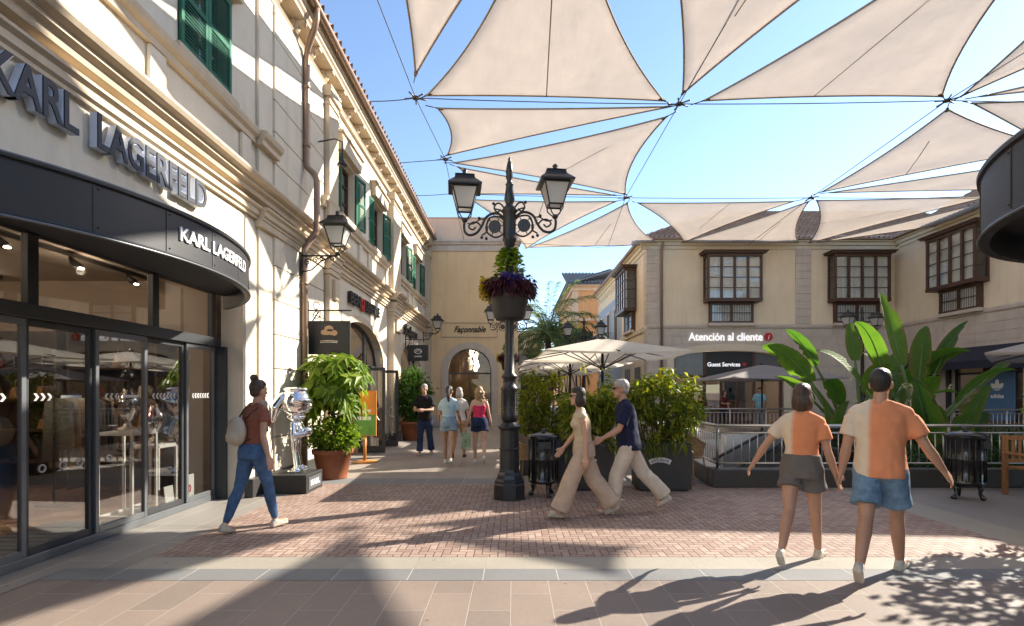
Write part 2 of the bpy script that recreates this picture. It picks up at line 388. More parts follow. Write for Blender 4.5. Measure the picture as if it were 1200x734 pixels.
def banana_finish(m):        # side veins across the blade, browned rims
    n, l = nt(m); b = n['Principled BSDF']
    at = n.new('ShaderNodeAttribute'); at.attribute_name = 'vein'; sn = mathn(n, l, 'SINE', mathn(n, l, 'MULTIPLY', at.outputs['Fac'], 190.))
    bp = n.new('ShaderNodeBump'); bp.inputs['Strength'].default_value = .55; bp.inputs['Distance'].default_value = .012; l.new(sn, bp.inputs['Height']); l.new(bp.outputs[0], b.inputs['Normal'])
    ed = n.new('ShaderNodeAttribute'); ed.attribute_name = 'rim'; no = n.new('ShaderNodeTexNoise'); no.inputs['Scale'].default_value = 7; no.inputs['Detail'].default_value = 5
    tc = n.new('ShaderNodeTexCoord'); l.new(tc.outputs['Object'], no.inputs['Vector']); mr = n.new('ShaderNodeMapRange'); mr.inputs[1].default_value = 1.12; mr.inputs[2].default_value = 1.5; l.new(mathn(n, l, 'ADD', ed.outputs['Fac'], no.outputs['Fac']), mr.inputs[0])
    src = b.inputs['Base Color'].links[0].from_socket; mx = n.new('ShaderNodeMix'); mx.data_type = 'RGBA'; mx.inputs[7].default_value = (.20, .13, .05, 1); l.new(mr.outputs[0], mx.inputs[0]); l.new(src, mx.inputs[6]); l.new(mx.outputs[2], b.inputs['Base Color'])
banana_finish(M['leaf_banana'])
M['leaf_palm'] = leafmat('palm leaf', (.08, .14, .085), (.18, .26, .13), .4)
M['leaf_purple'] = leafmat('purple foliage', (.045, .012, .022), (.13, .04, .05), .3)
M['flower_violet'] = leafmat('violet petals', (.06, .045, .30), (.14, .10, .5), .4)
M['flower_yellow'] = leafmat('yellow petals', (.42, .28, .01), (.6, .48, .05), .4)
M['flower_white'] = leafmat('white petals', (.6, .55, .45), (.75, .72, .62), .3)
M['bark'] = mat('bark', (.13, .09, .06), .9, var=.3, scale=14, bump=.5, bscale=30)
M['stalk'] = mat('green stalk', (.10, .15, .04), .6, var=.2)
# ---- paving shaders, laid out in world metres
def paving_finish(n, l, b, colsock, mort, scale_n, rough=.62, hgt=None):
    geo = n.new('ShaderNodeNewGeometry')
    n1 = n.new('ShaderNodeTexNoise'); n1.inputs['Scale'].default_value = scale_n; n1.inputs['Detail'].default_value = 8; n1.inputs['Roughness'].default_value = .7
    l.new(geo.outputs['Position'], n1.inputs['Vector'])
    n2 = n.new('ShaderNodeTexNoise'); n2.inputs['Scale'].default_value = .7; n2.inputs['Detail'].default_value = 5
    l.new(geo.outputs['Position'], n2.inputs['Vector'])
    f1 = mathn(n, l, 'MULTIPLY_ADD', n1.outputs['Fac'], .5, .75); f2 = mathn(n, l, 'MULTIPLY_ADD', n2.outputs['Fac'], .7, .65)
    vo = n.new('ShaderNodeTexVoronoi'); vo.inputs['Scale'].default_value = 2.6; l.new(geo.outputs['Position'], vo.inputs['Vector'])   # trodden gum and spots
    sp = n.new('ShaderNodeMapRange'); sp.inputs[1].default_value = .03; sp.inputs[2].default_value = .055; sp.inputs[3].default_value = .62; l.new(vo.outputs['Distance'], sp.inputs[0])
    f = mathn(n, l, 'MULTIPLY', mathn(n, l, 'MULTIPLY', f1, f2), sp.outputs[0])
    vm = n.new('ShaderNodeVectorMath'); vm.operation = 'SCALE'; l.new(colsock, vm.inputs[0]); l.new(f, vm.inputs['Scale'])
    l.new(vm.outputs[0], b.inputs['Base Color'])
    rr = mathn(n, l, 'MULTIPLY_ADD', n1.outputs['Fac'], .3, rough-.15); l.new(rr, b.inputs['Roughness'])
    hh = mathn(n, l, 'MULTIPLY_ADD', n1.outputs['Fac'], .25, mort) if not isinstance(mort, float) else n1.outputs['Fac']
    bp = n.new('ShaderNodeBump'); bp.inputs['Strength'].default_value = .5; bp.inputs['Distance'].default_value = .006
    l.new(hh, bp.inputs['Height']); l.new(bp.outputs[0], b.inputs['Normal'])
def slabmat(name, col, col2, mortar, bw, rh, rot=True, ms=.004, off=.5, shift=(0, 0)):
    m, n, l, b = newmat(name); geo = n.new('ShaderNodeNewGeometry'); mp = n.new('ShaderNodeMapping')
    mp.inputs['Location'].default_value = (shift[0], shift[1], 0)
    if rot: mp.inputs['Rotation'].default_value = (0, 0, R(90))
    l.new(geo.outputs['Position'], mp.inputs[0])
    br = n.new('ShaderNodeTexBrick'); br.offset = off; br.inputs['Scale'].default_value = 1; br.inputs['Brick Width'].default_value = bw; br.inputs['Row Height'].default_value = rh
    br.inputs['Mortar Size'].default_value = ms; br.inputs['Mortar Smooth'].default_value = .3; br.inputs['Bias'].default_value = 0
    br.inputs['Color1'].default_value = list(col)+[1]; br.inputs['Color2'].default_value = list(col2)+[1]; br.inputs['Mortar'].default_value = list(mortar)+[1]
    l.new(mp.outputs[0], br.inputs['Vector'])
    h = mathn(n, l, 'SUBTRACT', 1., br.outputs['Fac'])
    paving_finish(n, l, b, br.outputs['Color'], h, 26); return m
def herringmat(name, u, cols, mortar):
    m, n, l, b = newmat(name); geo = n.new('ShaderNodeNewGeometry'); sp = n.new('ShaderNodeSeparateXYZ'); l.new(geo.outputs['Position'], sp.inputs[0])
    x = mathn(n, l, 'DIVIDE', sp.outputs[0], u); y = mathn(n, l, 'DIVIDE', sp.outputs[1], u)
    i = mathn(n, l, 'FLOOR', x); j = mathn(n, l, 'FLOOR', y); fx = mathn(n, l, 'SUBTRACT', x, i); fy = mathn(n, l, 'SUBTRACT', y, j)
    k = mathn(n, l, 'FLOORED_MODULO', mathn(n, l, 'SUBTRACT', i, j), 4.)
    def is_(v): return mathn(n, l, 'COMPARE', k, float(v), .1)
    k0, k1, k2, k3 = is_(0), is_(1), is_(2), is_(3)
    dl = mathn(n, l, 'ADD', fx, k1); dr = mathn(n, l, 'ADD', mathn(n, l, 'SUBTRACT', 1., fx), k0)
    db = mathn(n, l, 'ADD', fy, k2); dt = mathn(n, l, 'ADD', mathn(n, l, 'SUBTRACT', 1., fy), k3)
    d = mathn(n, l, 'MINIMUM', mathn(n, l, 'MINIMUM', dl, dr), mathn(n, l, 'MINIMUM', db, dt))
    mr = n.new('ShaderNodeMapRange'); mr.inputs[1].default_value = .03; mr.inputs[2].default_value = .11; l.new(d, mr.inputs[0])
    ii = mathn(n, l, 'SUBTRACT', i, k1); jj = mathn(n, l, 'ADD', j, k3)
    cv = n.new('ShaderNodeCombineXYZ'); l.new(ii, cv.inputs[0]); l.new(jj, cv.inputs[1])
    wn_ = n.new('ShaderNodeTexWhiteNoise'); wn_.noise_dimensions = '2D'; l.new(cv.outputs[0], wn_.inputs['Vector'])
    r = n.new('ShaderNodeValToRGB'); el = r.color_ramp.elements
    while len(el) < len(cols): el.new(.5)
    for q, c in enumerate(cols): el[q].position = q/(len(cols)-1); el[q].color = list(c)+[1]
    l.new(wn_.outputs['Value'], r.inputs['Fac'])
    mx = n.new('ShaderNodeMix'); mx.data_type = 'RGBA'; mx.inputs[6].default_value = list(mortar)+[1]
    l.new(mr.outputs[0], mx.inputs[0]); l.new(r.outputs[0], mx.inputs[7])
    paving_finish(n, l, b, mx.outputs[2], mr.outputs[0], 40, .7); return m
M['slab_pink'] = slabmat('rose granite slabs', (.245, .19, .155), (.20, .158, .132), (.33, .29, .245), .62, .31, shift=(0, .02))
M['slab_light'] = slabmat('beige granite slabs', (.315, .285, .235), (.29, .26, .215), (.30, .26, .21), .64, 5, rot=False, off=0, shift=(.26, 0))
M['slab_blue'] = slabmat('blue grey slabs', (.185, .185, .183), (.165, .165, .163), (.45, .42, .38), .64, 5, rot=False, off=0, shift=(.26, 0))
M['slab_lane'] = slabmat('grey slabs', (.25, .23, .205), (.22, .20, .178), (.48, .43, .36), 1.2, .46, shift=(0, .04))
M['slab_street'] = slabmat('taupe street slabs', (.30, .255, .215), (.265, .225, .192), (.36, .31, .26), .62, .31)
M['slab_side'] = slabmat('grey plaza slabs', (.25, .225, .205), (.225, .20, .18), (.30, .27, .24), .6, .4)
M['brick'] = herringmat('clay paver herringbone', .078, [(.255, .165, .13), (.315, .215, .17), (.365, .265, .215), (.285, .185, .148)], (.10, .075, .06))
M['slab_far'] = mat('far ground', (.27, .23, .20), .8, var=.1, scale=.6)
# ================================================================== ground
def sheet(name, x0, x1, y0, y1, z, m):
    o = MB().add([(x0, y0, z), (x1, y0, z), (x1, y1, z), (x0, y1, z)], [(0, 1, 2, 3)]).build(name, m); return tag(o, kind='structure')
# the ground sheet leaves the stair well open: four pieces of one mesh
WX0, WX1, WY0, WY1 = 3.62, 7.0, 8.75, 17.3
g = MB(); S = 900
for (a, b_, c, d) in ((-S, WX0, -S, S), (WX1, S, -S, S), (WX0, WX1, -S, WY0), (WX0, WX1, WY1, S)):
    g.add([(a, c, -.012), (b_, c, -.012), (b_, d, -.012), (a, d, -.012)], [(0, 1, 2, 3)])
tag(g.build('ground', M['slab_far'], loc=(0, 0, -.012)), kind='structure')
sheet('foreground_paving', -4.02, 9, -3, 4.31, -.004, M['slab_pink'])
sheet('blue_paving_band', -4.02, 9, 4.31, 4.59, -.002, M['slab_blue'])
sheet('beige_paving_band', -3.5, 9, 4.59, 4.92, -.002, M['slab_light'])
sheet('lane_paving', -4.5, -4.02, -3, 24, 0, M['slab_lane'])
sheet('lane_paving', -4.02, -3.5, 4.59, 24, .0, M['slab_lane'])
sheet('brick_paving', -3.5, 5.2, 4.92, 8.85, 0, M['brick'])
sheet('blue_paving_band', -3.5, 3.4, 8.85, 9.4, .0, M['slab_blue'])
sheet('side_paving', 5.2, 5.75, 4.92, 8.85, .001, M['slab_light'])
sheet('side_paving', 5.75, 20, 4.92, 8.75, 0, M['slab_side'])
sheet('street_paving', -3.5, 3.62, 9.4, 60, -.002, M['slab_street'])
sheet('plaza_paving', 3.62, 19, 17.3, 25, -.002, M['slab_street'])
# ================================================================== left shop building
XW = -4.03
def ext_y(mb, poly, X, y0, y1, mi=0):          # profile (d outward, z) run along Y
    return mb.prism(poly, lambda u, w, d: (X+u, d, w), y0, y1, mi)
def ext_x(mb, poly, Y, x0, x1, mi=0):          # profile (d towards the viewer, z) run along X
    return mb.prism(poly, lambda u, w, d: (d, Y-u, w), x0, x1, mi)
def tile_roof(name, o, along, up, la, lu, m, parent, pitch=.24, course=.38, seed=1, keep=None):
    """barrel tiles: o = eave corner; along, up = unit vectors; real humps and steps"""
    o, a, u = Vector(o), Vector(along).normalized(), Vector(up).normalized(); nrm = a.cross(u).normalized()
    if nrm.z < 0: nrm = -nrm
    rs = random.Random(seed); mb = MB(); nc = max(1, int(la/pitch)); nr = max(1, int(lu/course)); k = 6
    vs, fs = [], []
    W = nc*k+1
    for r in range(nr):
        for e in (0, 1):
            for i in range(W):
                t = i/k; ph = t-math.floor(t); h = .075*math.sin(math.pi*min(1, ph/.6)) if ph < .6 else -.028*math.sin(math.pi*(ph-.6)/.4)
                jit = mnoise.noise(Vector((math.floor(t)*3.1, r*1.7, seed)))*.012
                q = o+a*(t*pitch)+u*((r+e)*course*1.0+(-.05 if e == 0 else 0)+jit)+nrm*(h+(.035 if e == 0 else 0.)+jit)
                vs.append(q)
    for r in range(nr):
        b0, b1 = 2*r*W, (2*r+1)*W
        for i in range(W-1): fs.append((b0+i, b0+i+1, b1+i+1, b1+i))
        if r+1 < nr:
            c = 2*(r+1)*W
            for i in range(W-1): fs.append((b1+i, b1+i+1, c+i+1, c+i))
    if keep: fs = [f for f in fs if keep(sum((vs[i] for i in f), Vector())/4)]
    mb.add(vs, fs, True)
    if keep: return mb.build(name, m, parent)
    p = [o-nrm*.04, o+a*la-nrm*.04, o+a*la+u*lu-nrm*.04, o+u*lu-nrm*.04]
    mb.add(p+[q-nrm*.06 for q in p], [(0, 1, 2, 3), (7, 6, 5, 4), (0, 4, 5, 1), (1, 5, 6, 2), (2, 6, 7, 3), (3, 7, 4, 0)])
    return mb.build(name, m, parent)
LB = thing('shop_building', 'long two storey cream building with green shutters, dark glass shopfronts and a corbelled tile eave', 'building', (XW, 11, 0))
KO = dict(u0=2.3, u1=7.645, z0=0, z1=3.12)
AR = [dict(u0=11.36, u1=15.64, z0=0, zs=2.36, z1=3.4), dict(u0=17.9, u1=21.9, z0=0, zs=2.36, z1=3.4)]
WINS = [6.69, 12.41, 15.17, 18.64, 21.35]; WZ0, WZ1 = 5.74, 7.1
wo = [dict(u0=c-.55, u1=c+.55, z0=WZ0, z1=WZ1) for c in WINS]
wall(MB(), fX(XW), -3, 23.7, 0, 8.3, [KO]+AR+wo, -.34, 0).build('wall', M['cream'], LB)
# plinth course
for a, b in ((7.66, 11.3), (15.7, 17.85), (21.95, 23.7)): MB().prism([(a, 0), (b, 0), (b, .28), (a, .28)], fX(XW), 0.004, .13).build('plinth', M['granite'], LB, bevel=.008)
# rusticated pier beside the corner shop: separate courses with open joints
mb = MB(); rs = random.Random(3)
for (z0, z1) in ((.28, 4.25), (4.85, 8.0)):
    n = round((z1-z0)/.56); h = (z1-z0)/n
    for i in range(n): mb.prism([(8.46, z0+i*h), (10.62, z0+i*h), (10.62, z0+(i+1)*h-.014), (8.46, z0+(i+1)*h-.014)], fX(XW), .003, .09)
mb.build('rusticated_pier', M['cream'], LB, bevel=.006)
mb = MB()
for z0, z1 in ((.28, 4.25), (4.85, 8.0)):
    mb.prism([(8.0, z0), (8.45, z0), (8.45, z1), (8.0, z1)], fX(XW), .003, .055)
mb.build('pilaster', M['cream'], LB, bevel=.006)
for (a, b) in ((10.66, 11.2), (16.36, 17.4), (23.2, 23.68)):
    mb = MB()
    for z0, z1 in ((.28, 4.25), (4.85, 7.75)): mb.prism([(a, z0), (b, z0), (b, z1), (a, z1)], fX(XW), .003, .2)
    for z0, z1, e in ((4.05, 4.15, .03), (7.75, 7.98, .05), (7.58, 7.64, .025)): mb.prism([(a-e, z0), (b+e, z0), (b+e, z1), (a-e, z1)], fX(XW), .003, .2+e)
    for z in (3.55,): mb.prism([(a+.16, z), (b-.16, z), (b-.16, z+.42), (a+.16, z+.42)], fX(XW), .2, .27)
    mb.build('pilaster', M['cream_trim'], LB, bevel=.006)
mb = MB()     # raised frame closing the corner shop bay
mb.prism([(7.66, .28), (7.98, .28), (7.98, 4.2), (7.66, 4.2)], fX(XW), .002, .02)
mb.build('bay_frame', M['cream'], LB)
# mouldings
low = [(0.002, 4.27), (.05, 4.27), (.05, 4.31), (.085, 4.33), (.085, 4.40), (.13, 4.43), (.13, 4.46), (.002, 4.47)]
cor = [(0.002, 4.56), (.06, 4.56), (.08, 4.62), (.14, 4.65), (.14, 4.69), (.22, 4.72), (.25, 4.76), (.25, 4.79), (.002, 4.84)]
mb = MB()
for y0, y1, e in ((-3, 7.97, 0), (7.97, 10.64, .08), (10.64, 11.22, .2), (11.22, 16.34, 0), (16.34, 17.42, .2), (17.42, 23.18, 0), (23.18, 23.69, .2)):
    ext_y(mb, [(d+(e if d > .01 else 0), z) for d, z in low], XW, y0+.001, y1-.001)
    if e: ext_y(mb, [(.003, 4.16), (e+.04, 4.16), (e+.04, 4.26), (.003, 4.26)], XW, y0-.03, y1+.03)
mb.build('architrave', M['cream_trim'], LB)
mb = MB()
for y0, y1, e in ((-3, 10.64, .06), (10.64, 11.22, .2), (11.22, 16.34, .02), (16.34, 17.42, .2), (17.42, 23.18, .02), (23.18, 23.69, .2)):
    ext_y(mb, [(d+(e if d > .01 else 0), z) for d, z in cor], XW, y0+.001, y1-.001)
mb.build('cornice', M['cream_trim'], LB)
mb = MB()     # window sill course with the aprons below
sill = [(.002, 5.42), (.06, 5.42), (.06, 5.5), (.11, 5.54), (.13, 5.6), (.13, 5.63), (.002, 5.66)]
for y0, y1 in ((-3, 7.9), (11.24, 16.32), (17.44, 23.16)): ext_y(mb, sill, XW, y0, y1)
for y0, y1 in ((7.92, 8.52), (10.5, 11.23)): ext_y(mb, [(d+(.09 if d > .01 else 0), z) for d, z in sill], XW, y0, y1)
mb.build('sill_course', M['cream_trim'], LB)
for c in WINS:
    for q in (-.95, .95): MB().prism([(c+q-.13, 4.86), (c+q+.13, 4.86), (c+q+.13, 5.41), (c+q-.13, 5.41)], fX(XW), .003, .05).build('apron', M['cream'], LB, bevel=.005)
# windows with green shutters
def shutter(c, op):
    """louvred leaf .54 wide; hinge along z at u = 0, leaf along +u"""
    mb = MB(); W, H = .54, WZ1-WZ0-.04; t = .035
    for a, b in ((0, .055), (W-.055, W)): mb.box(-t/2, t/2, a, b, 0, H)
    for a, b in ((0, .07), (H*.5-.03, H*.5+.03), (H-.07, H)): mb.box(-t/2+.002, t/2-.002, .056, W-.056, a, b)
    n = 26
    for i in range(n):
        z = .08+(H-.16)*i/n
        mb.add([(-.016, .057, z+.05), (-.016, W-.057, z+.05), (.016, W-.057, z), (.016, .057, z), (-.016, .057, z+.058), (-.016, W-.057, z+.058), (.016, W-.057, z+.008), (.016, .057, z+.008)],
               [(3, 2, 1, 0), (4, 5, 6, 7), (0, 1, 5, 4), (2, 3, 7, 6), (1, 2, 6, 5), (3, 0, 4, 7)])
    return mb
for i, c in enumerate(WINS):
    fr = MB()
    for (a, b, z0, z1) in ((c-.55, c-.49, WZ0, WZ1), (c+.49, c+.55, WZ0, WZ1), (c-.49, c+.49, WZ0, WZ0+.07), (c-.49, c+.49, WZ1-.07, WZ1), (c-.035, c+.035, WZ0+.07, WZ1-.07)):
        fr.prism([(a, z0), (b, z0), (b, z1), (a, z1)], fX(XW), -.24, -.16)
    for z in (WZ0+.48, WZ0+.92): fr.prism([(c-.49, z), (c+.49, z), (c+.49, z+.03), (c-.49, z+.03)], fX(XW), -.23, -.17)
    f = fr.build('window', M['wood_dark'], LB)
    MB().prism([(c-.5, WZ0+.02), (c+.5, WZ0+.02), (c+.5, WZ1-.02), (c-.5, WZ1-.02)], fX(XW), -.205, -.2).build('pane', M['glass_dark'], f)
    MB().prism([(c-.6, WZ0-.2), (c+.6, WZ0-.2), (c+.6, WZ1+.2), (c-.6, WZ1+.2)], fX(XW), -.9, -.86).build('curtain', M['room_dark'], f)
    l = MB()
    l.prism([(c-.68, WZ1+.06), (c+.68, WZ1+.06), (c+.78, WZ1+.40), (c-.78, WZ1+.40)], fX(XW), .002, .14)
    l.prism([(c-.82, WZ1+.40), (c+.82, WZ1+.40), (c+.82, WZ1+.45), (c-.82, WZ1+.45)], fX(XW), .002, .19)
    l.build('lintel', M['cream_trim'], f, bevel=.006)
    MB().prism([(c-.66, WZ0-.08), (c+.66, WZ0-.08), (c+.66, WZ0-.005), (c-.66, WZ0-.005)], fX(XW), -.2, .1).build('sill', M['cream_trim'], f, bevel=.006)
    for s in (-1, 1):
        o = shutter(c, 1).build('shutter', M['shutter'], None, local=True); o.parent = f
        off = rootloc(f)
        if i == 0:      # the nearest pair is closed
            o.location = Vector((XW+.03, c-.545 if s < 0 else c+.005, WZ0+.02))-off
        else:
            a = R(7 if s < 0 else 9)
            if s < 0: o.rotation_euler = (0, 0, math.pi+a)     # leaf runs back along -Y, angled off the wall
            else: o.rotation_euler = (0, 0, -a)
            o.location = Vector((XW+.035, c-.555 if s < 0 else c+.555, WZ0+.02))-off
            if s < 0: o.rotation_euler = (0, 0, math.pi-a)
# eaves
mb = MB()
ext_y(mb, [(.002, 8.0), (.07, 8.0), (.07, 8.05), (.1, 8.09), (.002, 8.1)], XW, -3, 23.69)
ext_y(mb, [(.002, 8.32), (.26, 8.32), (.26, 8.38), (.3, 8.42), (.3, 8.48), (.34, 8.52), (.34, 8.60), (-.3, 8.60), (-.3, 8.302), (.002, 8.302)], XW, -3, 23.69)
mb.build('eave_cornice', M['cream_trim'], LB)
cb = None
for i in range(27):
    y = 4.2+i*.73
    if y > 23.4: break
    if cb is None:
        q = MB(); prof = [(.003, 8.12), (.06, 8.12), (.11, 8.17), (.13, 8.23), (.2, 8.245), (.25, 8.27), (.25, 8.315), (.003, 8.315)]
        ext_y(q, prof, XW, y-.07, y+.07); ext_y(q, [(.003, 8.14), (.04, 8.14), (.09, 8.2), (.09, 8.31), (.003, 8.31)], XW, y-.1, y+.1)
        cb = q.build('corbel', M['cream_trim'], LB, bevel=.006); y00 = y
    else:
        c = cb.copy(); COL.objects.link(c); c.parent = LB; c.location = (0, y-y00, 0)
tile_roof('roof', (-3.62, -3, 8.72), (0, 1, 0), (-.91, 0, .41), 26.5, 6, M['tile'], LB)
ext_y(MB(), [(-.2, 8.602), (.34, 8.602), (.40, 8.66), (-.2, 8.9)], XW, -3, 23.6).build('fascia', M['cream_trim'], LB)
mb = MB(); mb.tube([(-3.60, -3, 8.63), (-3.60, 23.6, 8.63)], .07, 10)
mb.build('gutter', M['pipe'], LB)
mb = MB()     # downpipe stepping out round the mouldings
Y0 = 9.6
mb.tube([(-3.60, Y0-.25, 8.6), (-3.60, Y0-.25, 8.42), (-3.66, Y0-.2, 8.25), (-3.84, Y0-.05, 8.0), (-3.88, Y0, 7.85), (-3.88, Y0, 7.6), (-3.88, Y0, 5.95), (-3.87, Y0, 5.8), (-3.73, Y0, 5.66), (-3.69, Y0, 5.55), (-3.69, Y0, 4.75), (-3.70, Y0, 4.6), (-3.82, Y0-.05, 4.38), (-3.88, Y0-.1, 4.22), (-3.88, Y0-.1, 4.05), (-3.88, Y0-.1, .05)], .058, 12)
for z in (7.3, 6.2, 3.6, 2.0, .6):
    yy = Y0 if z > 5 else Y0-.1
    mb.lathe([(.07, -.03), (.07, .03)], (-3.88, yy, z), 12); mb.box(-3.95, -3.88, yy-.02, yy+.02, z-.02, z+.02)
mb.build('downpipe', M['pipe'], LB)
# arched shop openings: stone ring, glass, dark frames, dim shop behind
for q, (o, nm) in enumerate(zip(AR, ('a', 'b'))):
    arch_band(MB(), fX(XW), o, .16, .003, .05).build('arch_surround', M['cream_trim'], LB)
    fr = MB(); c = (o['u0']+o['u1'])/2
    arch_band(fr, fX(XW), dict(u0=o['u0']+.1, u1=o['u1']-.1, z0=0, zs=o['zs'], z1=o['z1']-.1), .1, -.24, -.17)
    for u in (c-.95, c+.95): fr.prism([(u-.035, 0), (u+.035, 0), (u+.035, arch_z(o, u)-.08), (u-.035, arch_z(o, u)-.08)], fX(XW), -.24, -.165)
    fr.prism([(o['u0']+.1, 2.26), (o['u1']-.1, 2.26), (o['u1']-.1, 2.36), (o['u0']+.1, 2.36)], fX(XW), -.238, -.16)
    f = fr.build('shop_window', M['dark_metal'], LB)
    pts = [(o['u0']+.1, .03), (c-.8 if q == 0 else c, .03)]
    pan = MB()
    oo = dict(o); 
    N = 20; poly = [(o['u1']-.1, o['zs'])]+[(c+(o['u1']-c-.1)*math.cos(math.pi*i/N), o['zs']+(o['z1']-o['zs']-.1)*math.sin(math.pi*i/N)) for i in range(1, N)]+[(o['u0']+.1, o['zs'])]
    pan.prism([(u, w+.001) for u, w in poly], fX(XW), -.205, -.2)
    doors = (13.2, 14.8) if q == 0 else (19.2, 20.6)
    pan.prism([(o['u0']+.1, .03), (doors[0], .03), (doors[0], 2.3), (o['u0']+.1, 2.3)], fX(XW), -.205, -.2)
    pan.prism([(doors[1], .03), (o['u1']-.1, .03), (o['u1']-.1, 2.3), (doors[1], 2.3)], fX(XW), -.205, -.2)
    pan.build('pane', M['glass'], f)
    rm = MB(); X0 = XW-.36
    y0, y1 = o['u0']-.6, o['u1']+.6
    rm.add([(X0-4, y0, .005), (X0+.35, y0, .005), (X0+.35, y1, .005), (X0-4, y1, .005)], [(0, 1, 2, 3)], mi=1)
    rm.add([(X0-4, y0, 3.7), (X0, y0, 3.7), (X0, y1, 3.7), (X0-4, y1, 3.7)], [(0, 1, 2, 3)], mi=2)
    rm.add([(X0-4, y0, 0), (X0-4, y1, 0), (X0-4, y1, 3.7), (X0-4, y0, 3.7)], [(0, 1, 2, 3)])
    for y in (y0, y1): rm.add([(X0-4, y, 0), (X0, y, 0), (X0, y, 3.7), (X0-4, y, 3.7)], [(0, 1, 2, 3)])
    rm.build('shop_room', [M['room_wall'], M['room_floor'], M['room_ceil']], LB)
    b = MB()
    for k in range(5): b.box(X0-3.95, X0-3.6, y0+.3+k*.9, y0+1.0+k*.9, .3, 2.4)
    b.build('shelving', M['room_dark'], LB)
    b = MB()
    for k in range(6): b.lathe([(.05, 0), (.05, -.02)], (X0-.6-(k % 3)*1.1, y0+1+(k//3)*2.2, 3.69), 10)
    b.build('downlight', M['lampglow'], LB)
# opened glass door leaves of the second shop
def door_leaf(Y, x0, x1, name):
    d = MB(); W = .075
    for a, b, z0, z1 in ((x0, x0+W, .02, 2.22), (x1-W, x1, .02, 2.22), (x0+W, x1-W, 2.14, 2.22), (x0+W, x1-W, .02, .2)): d.prism([(a, z0), (b, z0), (b, z1), (a, z1)], fY(Y), -.025, .025)
    o = d.build(name, M['dark_metal'], LB, bevel=.004)
    MB().prism([(x0+.05, .15), (x1-.05, .15), (x1-.05, 2.18), (x0+.05, 2.18)], fY(Y), -.006, .006).build('pane', M['glass'], o)
    s = MB()
    for q in (-.06, .06): s.tube([((x1-.14), Y+q*.5, 1.2), (x1-.22, Y+q, 1.14), (x1-.25, Y+q, 1.02), (x1-.22, Y+q, .9), (x1-.14, Y+q*.5, .84)], .014, 8)
    s.build('handle', M['steel'], o)
door_leaf(13.2, XW+.02, -3.31, 'door'); door_leaf(14.8, XW+.02, -3.34, 'door')
# ------------------------------------------------------------------ wall lettering
def sign(name, label, s, fn, u0, u1, w0, w1, depth, mats, bold=.02, shear=0, d0=.03, parts=None, group=None):
    mb = MB(); lettering(mb, s, fn, u0, u1, w0, w1, depth, bold, shear, d0=d0)
    o = mb.build(name, mats); return tag(o, label, 'sign', group)
def big_sign():
    root = thing('shop_sign', 'large navy KARL LAGERFELD lettering on the cream wall above the curved canopy', 'sign', (XW+.1, 5.1, 3.9))
    for wd, a, b in (('KARL', 3.83, 4.63), ('LAGERFELD', 4.84, 6.56)):
        mb = MB(); lettering(mb, wd, fX(XW), a, b, 3.90, 4.23, .07, .034, d0=.02); mb.build('letter_body', M['letter_side'], root)
        mb = MB(); lettering(mb, wd, fX(XW), a, b, 3.90, 4.23, .012, .018, d0=.091); mb.build('letter_face', M['letter_blue'], root)
big_sign()
rt = thing('shop_sign', 'row of tall dark letters with one red figure above the second arched shop window', 'sign', (XW+.05, 13.7, 3.8))
for t, a, b, m_ in (('BEN', 12.4, 13.2, 'sign_black'), ('Q', 13.24, 13.55, 'red'), ("UERENTE", 13.6, 15.05, 'sign_black')):
    mb = MB(); lettering(mb, t, fX(XW), a, b, 3.76, 4.04, .08, .03, d0=.02); mb.build('letters', M[m_], rt)
sign('shop_sign', 'black script lettering on the white wall above the farthest arch of the shuttered building', 'Scalpers', fX(XW), 18.55, 21.0, 3.72, 4.1, .06, M['sign_black'], .03, .3)
